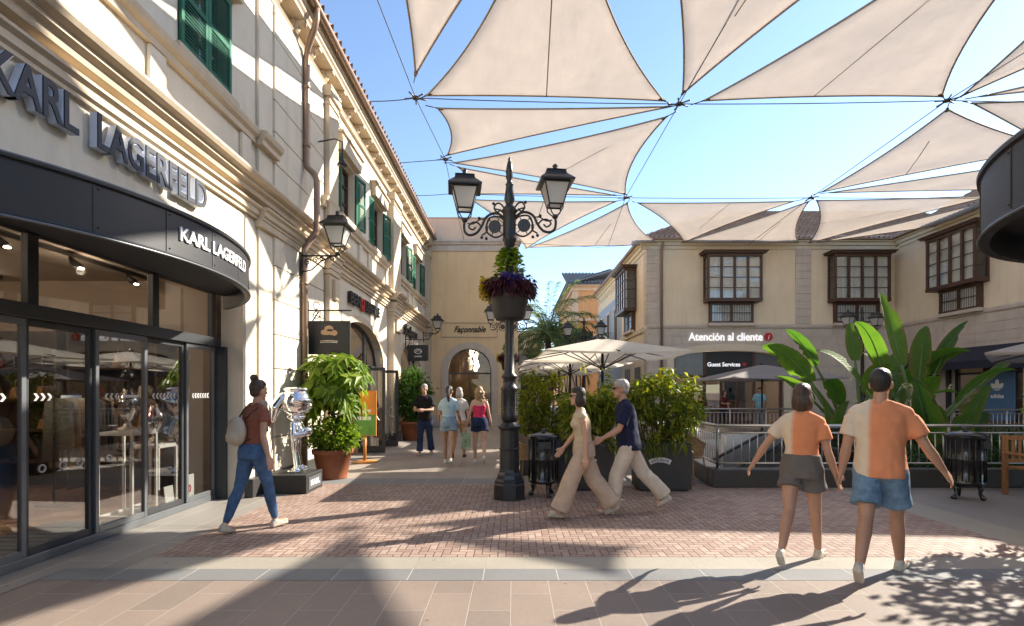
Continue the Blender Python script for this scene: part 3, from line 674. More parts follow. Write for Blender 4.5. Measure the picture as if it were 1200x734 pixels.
# ------------------------------------------------------------------ bow canopy
def bow_canopy(name, label, xc, yc, Rr, a0, a1, zb, zt, xw, ztop, flip=1, text=None):
    """circular valance about (xc, yc) from angle a0 to a1, roof rising to the wall plane x = xw"""
    root = thing(name, label, 'canopy', (xw, yc, zb)); N = 110
    def ring(r, a): return (xc+flip*r*math.cos(a), yc+r*math.sin(a))
    def clip(p): return (max(p[0], xw+.004) if flip > 0 else min(p[0], xw-.004), p[1])
    v = MB()
    sec = [(Rr-.05, zb), (Rr, zb), (Rr+.012, zb+.03), (Rr, zb+.045), (Rr, zt-.03), (Rr+.02, zt-.02), (Rr+.02, zt), (Rr-.05, zt)]
    vs = [(*ring(r, a0+(a1-a0)*i/N), z) for i in range(N+1) for r, z in sec]; k = len(sec)
    fs = [(i*k+j, i*k+(j+1) % k, (i+1)*k+(j+1) % k, (i+1)*k+j) for i in range(N) for j in range(k)]
    fs += [tuple(range(k)), tuple(N*k+j for j in range(k))]
    v.add(vs, fs)
    for q in range(9):                # panel joints and rivets on the sheet
        a = a0+(a1-a0)*(q+.5)/9; v.tube([(*ring(Rr+.002, a), zb+.05), (*ring(Rr+.002, a), zt-.035)], .0045, 5)
        for z in (zb+.08, zt-.06): v.ell((*ring(Rr+.002, a+.012), z), .008, 6, 4)
    v.build('valance', M['canopy'], root, smooth=False)
    tr = MB()
    for z in (zb+.012, zt+.004): tr.tube([(*ring(Rr+.012, a0+(a1-a0)*i/N), z) for i in range(N+1)], .011, 6)
    tr.build('trim', M['grey_metal'], root)
    t = MB(); vs, fs = [], []
    for i in range(N+1):
        p = ring(Rr+.01, a0+(a1-a0)*i/N); p2 = ring(Rr*.80, a0+(a1-a0)*i/N); p2 = (xw+.004*flip, yc+(p2[1]-yc)*1.0)
        vs += [(p[0], p[1], zt), (p2[0], p2[1], ztop)]
    for i in range(N): fs.append((2*i, 2*i+2, 2*i+3, 2*i+1))
    vs2 = [(x, y, z-.03) for x, y, z in vs]; n0 = len(vs)
    t.add(vs+vs2, fs+[tuple(n0+q for q in f) for f in fs]+[(0, 1, n0+1, n0), (2*N, 2*N+1, n0+2*N+1, n0+2*N)]).build('roof', M['canopy_top'], root)
    u = MB(); vs = [(*ring(Rr-.04, a0+(a1-a0)*i/N), zb+.18) for i in range(N+1)]+[(xw+.004*flip, ring(Rr, a1)[1], zb+.18), (xw+.004*flip, ring(Rr, a0)[1], zb+.18)]
    u.add(vs, [tuple(range(len(vs)))]).build('soffit', M['canopy'], root)
    if text:
        s, au0, au1, w0, w1 = text; mb = MB()
        fn = lambda q, w_, d: (xc+flip*(Rr+.004+d)*math.cos(q), yc+(Rr+.004+d)*math.sin(q), w_)
        lettering(mb, s, fn, au0, au1, w0, w1, .012, .02); mb.build('lettering', M['white'], root)
    return root
CXC, CYC, CR = -5.70, 4.95, 2.79
aE = math.acos((XW-CXC)/CR)
# lettering sits where the sight lines through the picture meet the valance
def ray_angle(px):
    k = (px-VX)/F; best = None
    for i in range(2000):
        a = -aE+2*aE*i/2000; x, y = CXC+CR*math.cos(a), CYC+CR*math.sin(a)
        e = abs(x-k*y)
        if (best is None or e < best[0]) and (math.cos(a)*(-x)+math.sin(a)*(-y)) > 0: best = (e, a)
    return best[1]
bow_canopy('entrance_canopy', 'black bow shaped canopy with white KARL LAGERFELD lettering over the left shop entrance', CXC, CYC, CR, -aE, aE, 2.74, 3.17, XW, 3.42, 1,
           ('KARL LAGERFELD', ray_angle(210), ray_angle(286), 2.92, 3.04))
# ------------------------------------------------------------------ corner shop glass front
XG = -4.465
SF = thing('storefront', 'wide dark framed glass shopfront with sliding doors under the curved black canopy', 'shop front', (XG, 5, 0))
mb = MB()
def vbar(mb, y, w_, z0, z1, d0=-.03, d1=.04): mb.prism([(y-w_/2, z0), (y+w_/2, z0), (y+w_/2, z1), (y-w_/2, z1)], fX(XG), d0, d1)
mb.prism([(2.3, 2.255), (7.645, 2.255), (7.645, 2.385), (2.3, 2.385)], fX(XG), -.05, .09)
mb.prism([(2.3, 3.04), (7.645, 3.04), (7.645, 3.115), (2.3, 3.115)], fX(XG), -.05, .05)
for y in (4.72, 6.34): vbar(mb, y, .11, 2.385, 3.04)
vbar(mb, 7.56, .1, 2.385, 3.04)
mb.build('frame', M['dark_metal'], SF, bevel=.004)
MB().box(XG-.03, XW-.24, 7.575, 7.643, 0, 2.254).build('jamb', M['dark_metal'], SF)
MB().box(XG-.05, XG+.06, 2.3, 7.57, 0, .085).build('sill', M['grey_metal'], SF, bevel=.006)
MB().prism([(2.32, 2.38), (7.6, 2.38), (7.6, 3.05), (2.32, 3.05)], fX(XG), -.006, .006).build('transom_pane', M['glass'], SF)
ys = [2.4, 3.18, 3.92, 4.64, 5.40, 6.17, 6.90, 7.575]
for i in range(len(ys)-1):
    a, b = ys[i], ys[i+1]; d = MB(); off = .0 if i % 2 else .03
    ww = .05
    for y0, y1, z0, z1 in ((a+.004, a+ww, .088, 2.25), (b-ww, b-.004, .088, 2.25), (a+ww, b-ww, .088, .155), (a+ww, b-ww, 2.19, 2.25)):
        d.prism([(y0, z0), (y1, z0), (y1, z1), (y0, z1)], fX(XG), -.02+off, .025+off)
    o = d.build('door', M['dark_metal'] if i % 2 else M['grey_metal'], SF, bevel=.003)
    MB().prism([(a+.04, .12), (b-.04, .12), (b-.04, 2.22), (a+.04, 2.22)], fX(XG), -.004+off, .004+off).build('pane', M['glass'], o)
    mk = MB(); bar = None
    n = 7
    for k in range(n):         # chevrons of the safety marking
        u = a+.14+k*(b-a-.28)/n; sgn = 1 if i >= 4 else -1
        if i in (3, 4) and k > 2: continue
        for s in (1, -1):
            mk.prism([(u, 1.535), (u+.028, 1.535), (u+.028+sgn*.028, 1.535+s*.035), (u+sgn*.028, 1.535+s*.035)], fX(XG), .007+off, .009+off)
    mk.build('chevron_marking', M['marking'], o)
    if i in (3, 4): MB().prism([(a+.40, 1.52), (b-.12, 1.52), (b-.12, 1.55), (a+.40, 1.55)], fX(XG), .007+off, .009+off).build('bar_marking', M['marking'], o)
    if i in (2, 3, 4):
        rg = MB()
        for u in ([a+.2, a+.42, a+.62] if i == 3 else [a+.2]):
            rg.tube([(XG+.008+off, u+.034*math.cos(t*math.pi/8), .86+.034*math.sin(t*math.pi/8)) for t in range(17)], .008, 6)
        rg.build('ring_marking', M['marking'], o)
# ------------------------------------------------------------------ inside the corner shop
X0 = XG-.06
rm = MB(); xa, xb, ya, yb, zc = -10.5, X0, .5, 8.6, 3.45
rm.add([(xa, ya, .03), (xb, ya, .03), (xb, yb, .03), (xa, yb, .03)], [(0, 1, 2, 3)], mi=1)
rm.add([(xa, ya, zc), (xb-.1, ya, zc), (xb-.1, yb, zc), (xa, yb, zc)], [(0, 1, 2, 3)], mi=2)
rm.add([(xa, ya, 0), (xa, yb, 0), (xa, yb, zc), (xa, ya, zc)], [(0, 1, 2, 3)])
rm.add([(xa, yb, 0), (xb, yb, 0), (xb, yb, zc), (xa, yb, zc)], [(0, 1, 2, 3)]); rm.add([(xa, ya, 0), (xb, ya, 0), (xb, ya, zc), (xa, ya, zc)], [(0, 1, 2, 3)])
rm.add([(xb, 7.66, 0), (xb, yb, 0), (xb, yb, zc), (xb, 7.66, zc)], [(0, 1, 2, 3)])
rm.build('shop_room', [M['room_wall'], M['room_floor'], M['room_ceil']], LB)
mb = MB().box(-5.5, X0-.02, 2.4, 6.1, .032, .045); 
for k in range(26): mb.box(-5.48, X0-.03, 2.45+k*.14, 2.5+k*.14, .045, .052)
tag(mb.build('door_mat', M['grey_metal']), 'grey ribbed entrance mat just inside the sliding glass doors', 'mat')
for x, nm in ((-5.9, 'nearer the glass'), (-8.2, 'deeper in the shop')):
    t = thing('track_light', f'black ceiling track of spotlights inside the left shop, the one {nm}', 'track light', (x, 4.5, zc-.1))
    MB().box(x-.02, x+.02, 1.2, 8.2, zc-.06, zc-.002).build('track', M['sign_black'], t)
    for k in range(7):
        y = 1.8+k*1.0; h = MB().tube([(x, y, zc-.07), (x+.03, y+.02, zc-.13), (x+.1, y+.05, zc-.2)], [.02, .045, .05], 10); s = h.build('spotlight', M['sign_black'], t)
        MB().lathe([(.035, 0), (.035, -.012)], (x+.105, y+.053, zc-.205), 10).build('bulb', M['lampglow'], s)
for k, (x, y) in enumerate(((-6.6, 3.2), (-6.6, 5.4), (-7.6, 6.6), (-7.4, 4.3))):
    tag(MB().lathe([(.06, 0), (.06, -.02)], (x, y, zc), 14).build('ceiling_downlight', M['lampglow']), 'small lit recessed spotlight in the ceiling of the left shop', 'light', 'recessed lights in the left shop')
def shop_lamp(x, y, z, wts):      # the lit ceiling spots of the shops
    ld = bpy.data.lights.new('shop_lamp', 'POINT'); ld.energy = wts; ld.color = (1, .80, .58); ld.shadow_soft_size = .05
    lo = bpy.data.objects.new('shop_lamp', ld); COL.objects.link(lo); lo.location = (x, y, z)
for x, y in ((-5.9, 2.8), (-5.9, 4.8), (-5.9, 6.8), (-8.2, 3.8), (-8.2, 6.8)): shop_lamp(x+.12, y+.06, 3.2, 11)
for y in (13.5, 19.9): shop_lamp(-6.0, y, 3.2, 22)
# shelves, rails, tables
def shelf_unit(x, y0, y1, label):
    t = thing('shelf_unit', label, 'shelf', (x, (y0+y1)/2, .03))
    f = MB()
    for y in (y0, y1): f.box(x-.2, x+.2, y-.02, y+.02, .03, 2.5)
    f.box(x-.22, x-.2, y0, y1, .03, 2.5); f.build('frame', M['room_dark'], t)
    for z in (.5, 1.0, 1.5, 2.0):
        MB().box(x-.19, x+.19, y0+.02, y1-.02, z, z+.03).build('shelf', M['wood_dark'], t)
    return t
rs = random.Random(11)
bagm = [mat('tan leather', (.33, .17, .08), .5), mat('black leather', (.02, .02, .02), .4), mat('cream leather', (.6, .52, .42), .5), mat('red leather', (.3, .05, .04), .5)]
def handbag(x, y, z, m_, lab):
    t = thing('handbag', lab, 'handbag', (x, y, z)); w_ = rs.uniform(.12, .18); h = rs.uniform(.16, .26)
    MB().add([(x-.06, y-w_, z), (x+.06, y-w_, z), (x+.06, y+w_, z), (x-.06, y+w_, z), (x-.03, y-w_*.85, z+h), (x+.03, y-w_*.85, z+h), (x+.03, y+w_*.85, z+h), (x-.03, y+w_*.85, z+h)],
      [(0, 3, 2, 1), (4, 5, 6, 7), (0, 1, 5, 4), (1, 2, 6, 5), (2, 3, 7, 6), (3, 0, 4, 7)]).build('body', m_, t, bevel=.015)
    MB().tube([(x, y-w_*.5, z+h), (x, y-w_*.45, z+h+.1), (x, y, z+h+.15), (x, y+w_*.45, z+h+.1), (x, y+w_*.5, z+h)], .008, 6).build('handle', m_, t)
for u, (y0, y1, wd) in enumerate(((2.2, 3.6, 'first'), (3.9, 5.3, 'second'), (5.6, 7.0, 'third'))):
    shelf_unit(-9.9, y0, y1, f'dark shelf unit of handbags inside the left shop, {wd} along the back wall')
    for z in (1.03, 1.53):
        for k in range(2): handbag(-9.85, y0+.35+k*.6, z, bagm[rs.randrange(4)], 'small leather handbag displayed on the dark back wall shelves of the left shop'); 
def side_shelf(x0, x1, y, label):
    t = thing('shelf_unit', label, 'shelf', ((x0+x1)/2, y, .03)); f = MB()
    for x in (x0, x1): f.box(x-.02, x+.02, y-.2, y+.2, .03, 2.6)
    f.box(x0, x1, y+.18, y+.2, .03, 2.6); f.build('frame', M['room_dark'], t)
    for z in (.45, .95, 1.45, 1.95):
        MB().box(x0+.02, x1-.02, y-.19, y+.17, z, z+.03).build('shelf', M['wood_dark'], t)
        for k in range(3):
            if rs.random() < .85: handbag(x0+.3+k*(x1-x0-.6)/2, y-.02, z+.032, bagm[rs.randrange(4)], 'small leather handbag on the dark shelves at the end wall of the left shop')
side_shelf(-7.1, -5.7, 8.35, 'dark shelf unit of handbags on the end wall of the left shop, nearer the glass')
side_shelf(-8.8, -7.3, 8.35, 'dark shelf unit of handbags on the end wall of the left shop, deeper inside')
for o in [x for x in COL.objects if x.name.startswith('handbag')]: o['group'] = 'handbags on the back shelves'
def clothes_rail(x, y0, y1, label, dirx=False):
    t = thing('clothes_rail', label, 'clothes rail', (x, (y0+y1)/2, .03)); f = MB()
    for y in (y0, y1): f.tube([(x, y, .03), (x, y, 1.55)], .015, 8)
    f.tube([(x, y0, 1.55), (x, y1, 1.55)], .015, 8); f.tube([(x-.25, y0, .045), (x+.25, y0, .045)], .015, 6); f.tube([(x-.25, y1, .045), (x+.25, y1, .045)], .015, 6)
    f.build('frame', M['sign_black'], t)
    cm = [mat('beige knit', (.5, .41, .31), .9), mat('black cloth', (.02, .02, .02), .9), mat('white cloth', (.65, .62, .58), .9), mat('grey cloth', (.2, .2, .2), .9)]
    n = int((y1-y0)/.12)
    for k in range(n):
        y = y0+.08+k*(y1-y0-.12)/n; L = rs.uniform(.7, 1.0)
        MB().loft([((x, y, 1.5), .05, .015), ((x, y, 1.44), .2, .025), ((x, y, 1.2), .21, .035), ((x, y, 1.5-L), .24, .03)], 10).build('garment', cm[rs.randrange(4)], t)
clothes_rail(-6.2, 6.9, 8.0, 'black rail of hanging pale and dark clothes inside the left shop')
clothes_rail(-7.9, 2.4, 3.7, 'black rail of hanging clothes deep in the left shop behind the left doors')
def tablething(x, y, w_, d_, h, label, m_='wood_dark'):
    t = thing('display_table', label, 'table', (x, y, .03))
    MB().box(x-w_/2, x+w_/2, y-d_/2, y+d_/2, h-.05, h).build('tabletop', M[m_], t, bevel=.006)
    for sx in (-1, 1):
        for sy in (-1, 1): MB().box(x+sx*(w_/2-.06)-.025, x+sx*(w_/2-.06)+.025, y+sy*(d_/2-.06)-.025, y+sy*(d_/2-.06)+.025, .03, h-.05).build('leg', M[m_], t)
tablething(-6.3, 4.0, .8, 1.3, .85, 'dark display table of folded clothes behind the sliding doors of the left shop')
for k in range(4):
    tag(MB().box(-6.5+.1*(k % 2), -6.15+.1*(k % 2), 3.45+k*.3, 3.69+k*.3, .852, .93+.05*(k % 3)).build('folded_clothes', bagm[(k*3+2) % 4], bevel=.015), 'small pile of folded clothes lying on the dark display table', 'clothes', 'folded clothes on the shop table')
def stand(x, y, w_, h, label):
    t = thing('display_stand', label, 'stand', (x, y, .03)); f = MB(); r = .014
    for sx in (-1, 1):
        for sy in (-1, 1): f.box(x+sx*w_/2-r, x+sx*w_/2+r, y+sy*w_/2-r, y+sy*w_/2+r, .03, h)
    for z in (.045, h):
        for sy in (-1, 1): f.box(x-w_/2+r, x+w_/2-r, y+sy*w_/2-r, y+sy*w_/2+r, z-r, z+r)
        for sx in (-1, 1): f.box(x+sx*w_/2-r, x+sx*w_/2+r, y-w_/2+r, y+w_/2-r, z-r, z+r)
    f.build('frame', M['white'], t); MB().box(x-w_/2, x+w_/2, y-w_/2, y+w_/2, h+.015, h+.03).build('top', M['white'], t); return t
stand(-4.9, 6.5, .42, 1.06, 'tall thin white cube stand behind the shop glass carrying a black chrome display')
stand(-4.95, 7.05, .36, .84, 'lower thin white cube stand behind the shop glass near the right jamb')
def bust(x, y, z, label):
    t = thing('display_figure', label, 'display', (x, y, z))
    MB().lathe([(.15, 0), (.15, .03), (.05, .06), (.03, .12), (.1, .2), (.15, .32), (.13, .42), (.06, .5), (.045, .56)], (x, y, z), 18).build('body', M['chrome'], t)
    MB().ell((x, y, z+.66), (.09, .1, .12)).build('head', M['gloss_black'], t)
bust(-4.9, 6.5, 1.091, 'shiny black and chrome bust on the taller white stand'); bust(-4.95, 7.05, .871, 'shiny chrome bust on the lower white stand')
for (y, nm, rz) in ((6.62, 'blank white notice card leaning on the glass near the floor', .1),):
    tag(MB().prism([(y, .1), (y+.17, .1), (y+.13, .36), (y-.04, .36)], fX(XG), -.04, -.03).build('notice_card', M['white']), nm, 'card')
cd = thing('notice_card', 'white card with red figures 10 standing against the glass by the right door leaf', 'card', (XG-.03, 7.08, .1))
MB().prism([(6.97, .1), (7.2, .1), (7.2, .44), (6.97, .44)], fX(XG), -.04, -.03).build('card', M['white'], cd)
mb = MB(); lettering(mb, '10', fX(XG), 7.02, 7.13, .2, .3, .004, .03, d0=-.03); mb.build('lettering', M['red'], cd)
# ================================================================== end building with the arched entrance
YB = 23.7
FB = thing('end_building', 'windowless ochre building with a taupe arched entrance at the end of the lane', 'building', (-1.9, YB, 0))
AO = dict(u0=-3.04, u1=-1.03, z0=0, zs=2.6, z1=3.6)
wall(MB(), fY(YB), XW-.4, .2, 0, 8.1, [AO], -.4, 0).build('wall', M['ochre'], FB)
MB().box(-.2, .2, YB+.402, YB+12, 0, 8.1).build('side_wall', M['ochre'], FB)
MB().box(XW-.4, .2, YB-.03, YB+6, 8.6, 9.62).build('parapet', M['peach'], FB)
MB().box(XW-.4, .22, YB-.06, YB+.2, 9.622, 9.67).build('coping', M['tan'], FB)
mb = MB(); mb.box(XW-.4, .24, YB-.06, YB+.3, 8.1, 8.39); mb.box(XW-.4, .30, YB-.14, YB+.3, 8.392, 8.5); mb.box(XW-.4, .35, YB-.2, YB+.3, 8.502, 8.6); mb.build('cornice', M['taupe'], FB, bevel=.01)
for a, b in ((XW, -3.37), (-.71, .22)): MB().box(a, b, YB-.06, YB-.002, 0, .55).build('dado', M['taupe'], FB, bevel=.008)
arch_band(MB(), fY(YB), AO, .30, .003, .05, 30).build('arch_surround', M['taupe'], FB)
mb = MB()
for a, b, z0, z1 in ((-3.36, -.75, 4.12, 4.17), (-3.36, -.75, 4.78, 4.83), (-3.36, -3.31, 4.17, 4.78), (-.80, -.75, 4.17, 4.78)): mb.box(a, b, YB-.04, YB-.002, z0, z1)
mb.build('sign_frame', M['tan'], FB, bevel=.005)
tag(lettering(MB(), 'Façonnable', fY(YB), -2.76, -1.28, 4.36, 4.64, .03, .016, .45, d0=.004).build('shop_sign', M['sign_black']), 'black slanted script lettering above the taupe arch of the ochre end building', 'sign')
fr = MB(); arch_band(fr, fY(YB), dict(u0=AO['u0']+.06, u1=AO['u1']-.06, z0=0, zs=2.6, z1=3.54), .06, -.2, -.14)
fr.box(-2.98, -1.09, YB+.14, YB+.2, 2.42, 2.5)
for x in (-2.06,): fr.box(x-.03, x+.03, YB+.14, YB+.2, .02, 2.42)
f = fr.build('entrance', M['dark_metal'], FB)
c = -2.035
MB().prism([(c+1*math.cos(math.pi*i/20), 2.5+1.05*math.sin(math.pi*i/20)) for i in range(21)], fY(YB), -.172, -.168).build('pane', M['glass_soft'], f)
MB().box(-2.98, -1.09, YB+.168, YB+.172, .03, 2.42).build('pane', M['glass_soft'], f)
rm = MB(); ya, yb = YB+.42, YB+5
for q, mi in ((((-4, ya, .01), (0, ya, .01), (0, yb, .01), (-4, yb, .01)), 1), (((-4, ya, 3.9), (0, ya, 3.9), (0, yb, 3.9), (-4, yb, 3.9)), 2), (((-4, yb, 0), (0, yb, 0), (0, yb, 3.9), (-4, yb, 3.9)), 0), (((-4, ya, 0), (-4, yb, 0), (-4, yb, 3.9), (-4, ya, 3.9)), 0), (((-.25, ya, 0), (-.25, yb, 0), (-.25, yb, 3.9), (-.25, ya, 3.9)), 0)):
    rm.add(q, [(0, 1, 2, 3)], mi=mi)
rm.build('shop_room', [mat('warm shop wall', (.14, .085, .05), .7, var=.5, scale=1.6), M['room_floor'], M['room_ceil']], FB)
shop_lamp(-2.0, YB+2.6, 3.3, 20)
ch = thing('chandelier', 'chandelier of white glass petals hanging inside the arched entrance of the ochre building', 'chandelier', (-2.0, YB+1.6, 2.6))
MB().tube([(-2.0, YB+1.6, 3.88), (-2.0, YB+1.6, 2.7)], .02, 8).build('rod', M['iron'], ch)
rs = random.Random(5)
for k in range(16):
    a = k*2.4; r_ = .12+.25*(k % 4)/3; z = 2.75+.9*(k/16)
    MB().ell((-2.0+r_*math.cos(a), YB+1.6+r_*math.sin(a), z), (.09, .09, .13), 10, 6).build('glass_petal', M['lampglow'] if k % 5 == 0 else M['frost'], ch)
for k in range(4):
    tag(MB().lathe([(.05, 0), (.05, -.02)], (-3+k*.7, YB+2.5, 3.89), 10).build('ceiling_downlight', M['lampglow']), 'small lit recessed spotlight in the ceiling behind the arched entrance', 'light', 'recessed lights behind the arch')
# ================================================================== visitor services building (right, facing the viewer) and its wing
YG, XC, XR, ZE = 25.0, 6.54, 18.6, 8.95
GB = thing('corner_building', 'ivory two storey corner building with brown wooden bay windows and tiled roof', 'building', (12, YG, 0))
GA = dict(u0=7.82, u1=13.18, z0=0, zs=3.2, z1=3.62)
wall(MB(), fY(YG), XC, XR+.3, 0, 4.72, [GA], -.35, 0, N=24).build('lower_wall', M['taupe'], GB)
MB().box(XC, XR+.3, YG, YG+.35, 4.722, ZE-.3).build('upper_wall', M['guest_cream'], GB)
mb = MB(); rs = random.Random(2)         # stone courses with open joints
zz = [.3+i*.365 for i in range(13)]
def course(mb, a, b, z0, z1, fn): mb.prism([(a, z0), (b, z0), (b, z1), (a, z1)], fn, .003, .022)
for i in range(12):
    z0, z1 = zz[i], zz[i+1]-.012
    if z1 > 4.7: break
    segs = [(XC+.0, 7.10), (7.3, 7.4), (13.6, XR)] if z0 < 3.9 else [(XC, 7.10), (7.3, XR)]
    if z0 < 3.9: segs = [(XC, 7.10), (13.62, XR)]
    for a, b in segs:
        if b-a < 1: course(mb, a, b, z0, z1, fY(YG)); continue
        u = a+(.75 if i % 2 else 0)
        pts = [a]+[x for x in [u+k*1.5 for k in range(12)] if a+.3 < x < b-.3]+[b]
        for p, q in zip(pts, pts[1:]): course(mb, p, q-.010, z0, z1, fY(YG))
mb.build('stone_courses', M['taupe'], GB)
mb = MB()
for a, b in ((13.75, 14.5), (XC-.02, 7.10)):
    n = 10; h = (8.6-4.93)/n
    if a < 10: mb.build('quoin', M['taupe'], GB); mb = MB()
    for i in range(n): mb.prism([(a, 4.93+i*h), (b, 4.93+i*h), (b, 4.93+(i+1)*h-.012), (a, 4.93+(i+1)*h-.012)], fY(YG), .003, .045)
n = 10
for i in range(n): mb.box(XC-.045, XC-.002, YG+.003, YG+.6, 4.93+i*h, 4.93+(i+1)*h-.012)
for i in range(11): mb.box(XC-.04, XC-.002, YG+.003, YG+.6, .3+i*.4, .3+(i+1)*.4-.012)
mb.build('quoin', M['taupe'], GB)
arch_band(MB(), fY(YG), GA, .34, .024, .06, 30).build('arch_surround', M['arch_cream'], GB)
mb = MB(); ext_x(mb, [(.002, 4.72), (.06, 4.72), (.08, 4.78), (.08, 4.86), (.04, 4.9), (.002, 4.9)], YG, XC-.06, XR)
mb.prism([(25.02-0, 0)]*3, fY(0), 0, 0) if False else None
mb.build('string_course', M['taupe'], GB)
cpf = [(.002, 8.55), (.05, 8.55), (.07, 8.62), (.07, 8.7), (.16, 8.74), (.2, 8.84), (.34, 8.88), (.34, 8.96), (.002, 8.98)]
mb = MB(); ext_x(mb, cpf, YG, XC-.34, XR)
mb.prism([(-d+XR, z) for d, z in cpf], lambda u, w, d: (u, d, w), 4, YG-.35)
mb.prism([(-d+XC, z) for d, z in cpf], lambda u, w, d: (u, d, w), YG+.001, 39.5)
mb.build('eave_cornice', M['arch_cream'], GB)
# doors and dark glazing under the segmental arch
fr = MB()
for x in (7.86, 9.36, 11.78, 13.1): fr.box(x-.07, x+.07, YG+.1, YG+.2, 0, arch_z(GA, x)-.02)
fr.box(7.82, 13.18, YG+.1, YG+.19, 2.30, 2.42)
for x in (10.2, 10.98): fr.box(x-.05, x+.05, YG+.11, YG+.18, .02, 2.3)
for x0, x1 in ((9.43, 10.15), (10.25, 10.93), (11.03, 11.71)):
    fr.box(x0, x1, YG+.12, YG+.17, .02, .2); fr.box(x0, x1, YG+.12, YG+.17, 2.2, 2.299)
f = fr.build('entrance', M['wood_dark'], GB, bevel=.006)
MB().box(7.9, 13.1, YG+.143, YG+.147, .03, 2.3).build('pane', M['glass'], f)
def arch_panel(a, b, Y, m_, nm, par):
    xs = [a+(b-a)*i/14 for i in range(15)]
    MB().prism([(a, 2.42), (b, 2.42)]+[(x, arch_z(GA, x)-.02) for x in reversed(xs)], fY(Y), -.02, .02).build(nm, m_, par)
arch_panel(9.43, 11.71, YG+.14, M['sign_black'], 'fascia_panel', f)
gp = mat('smoked glass panel', (.12, .12, .125), .2, var=.1)
arch_panel(7.93, 9.29, YG+.145, gp, 'side_panel', f); arch_panel(11.85, 13.03, YG+.145, gp, 'side_panel', f)
rm = MB(); ya, yb = YG+.4, YG+6
for q, mi in ((((7, ya, .01), (14, ya, .01), (14, yb, .01), (7, yb, .01)), 1), (((7, ya, 4.1), (14, ya, 4.1), (14, yb, 4.1), (7, yb, 4.1)), 2), (((7, yb, 0), (14, yb, 0), (14, yb, 4.1), (7, yb, 4.1)), 0), (((7, ya, 0), (7, yb, 0), (7, yb, 4.1), (7, ya, 4.1)), 0), (((14, ya, 0), (14, yb, 0), (14, yb, 4.1), (14, ya, 4.1)), 0)): rm.add(q, [(0, 1, 2, 3)], mi=mi)
rm.build('lobby', [mat('lobby wall', (.30, .25, .20), .7), M['room_floor'], M['room_ceil']], GB)
mb = MB(); mb.box(8.6, 12.6, YG+3.2, YG+3.8, .02, 1.1); mb.box(8.4, 12.8, YG+3.1, YG+3.9, 1.1, 1.15)
tag(mb.build('reception_desk', M['wood_dark']), 'dark reception desk in the lobby behind the glazed doors under the segmental arch', 'desk')
for k in range(5):
    tag(MB().lathe([(.08, 0), (.08, -.02)], (8.4+k*1.1, YG+1.5, 4.09), 12).build('ceiling_downlight', M['lampglow']), 'lit recessed lobby light above the reception desk', 'light', 'recessed lobby lights')
shop_lamp(10.3, YG+2.2, 3.0, 70)
t = thing('shop_sign', 'white Atención al cliente lettering with a red i emblem above the wide arch', 'sign', (10.4, YG-.06, 3.9))
pa, pb = P(807, 390, YG-.06), P(894, 399, YG-.06)
mb = MB(); lettering(mb, 'Atención al cliente', fY(YG), pa.x, pb.x, P(0, 399.5, YG).z, P(0, 390.2, YG).z, .04, .012, d0=.03); mb.build('letters', M['lit_white'], t)
cc = P(900, 395, YG)
d = MB().prism([(cc.x+.2*math.cos(a*math.pi/12), cc.z+.2*math.sin(a*math.pi/12)) for a in range(24)], fY(YG), .03, .07).build('emblem', M['red'], t)
mb = MB(); lettering(mb, 'i', fY(YG), cc.x-.04, cc.x+.05, cc.z-.13, cc.z+.1, .012, .02, .3, d0=.072); mb.build('emblem_letter', M['white'], d)
t = thing('door_sign', 'small white Guest Services lettering with a red dot on the dark panel over the doors', 'sign', (10.1, YG+.12, 2.9))
mb = MB(); lettering(mb, 'Guest Services', fY(YG+.12), P(830, 0, YG).x, P(868.5, 0, YG).x, P(0, 429.5, YG).z, P(0, 424.6, YG).z, .02, .015, d0=.002); mb.build('letters', M['lit_white'], t)
cc = P(872.5, 427, YG+.1); MB().prism([(cc.x+.09*math.cos(a*math.pi/8), cc.z+.09*math.sin(a*math.pi/8)) for a in range(16)], fY(YG+.12), .002, .02).build('emblem', M['red'], t)
mb = MB(); mb.tube([(7.2, YG-.28, 8.85), (7.2, YG-.28, 8.75), (7.2, YG-.1, 8.45), (7.2, YG-.1, .05)], .06, 10)
for z in (6.5, 4, 2): mb.lathe([(.072, -.03), (.072, .03)], (7.2, YG-.1, z), 10)
mb.build('downpipe', M['pipe'], GB)
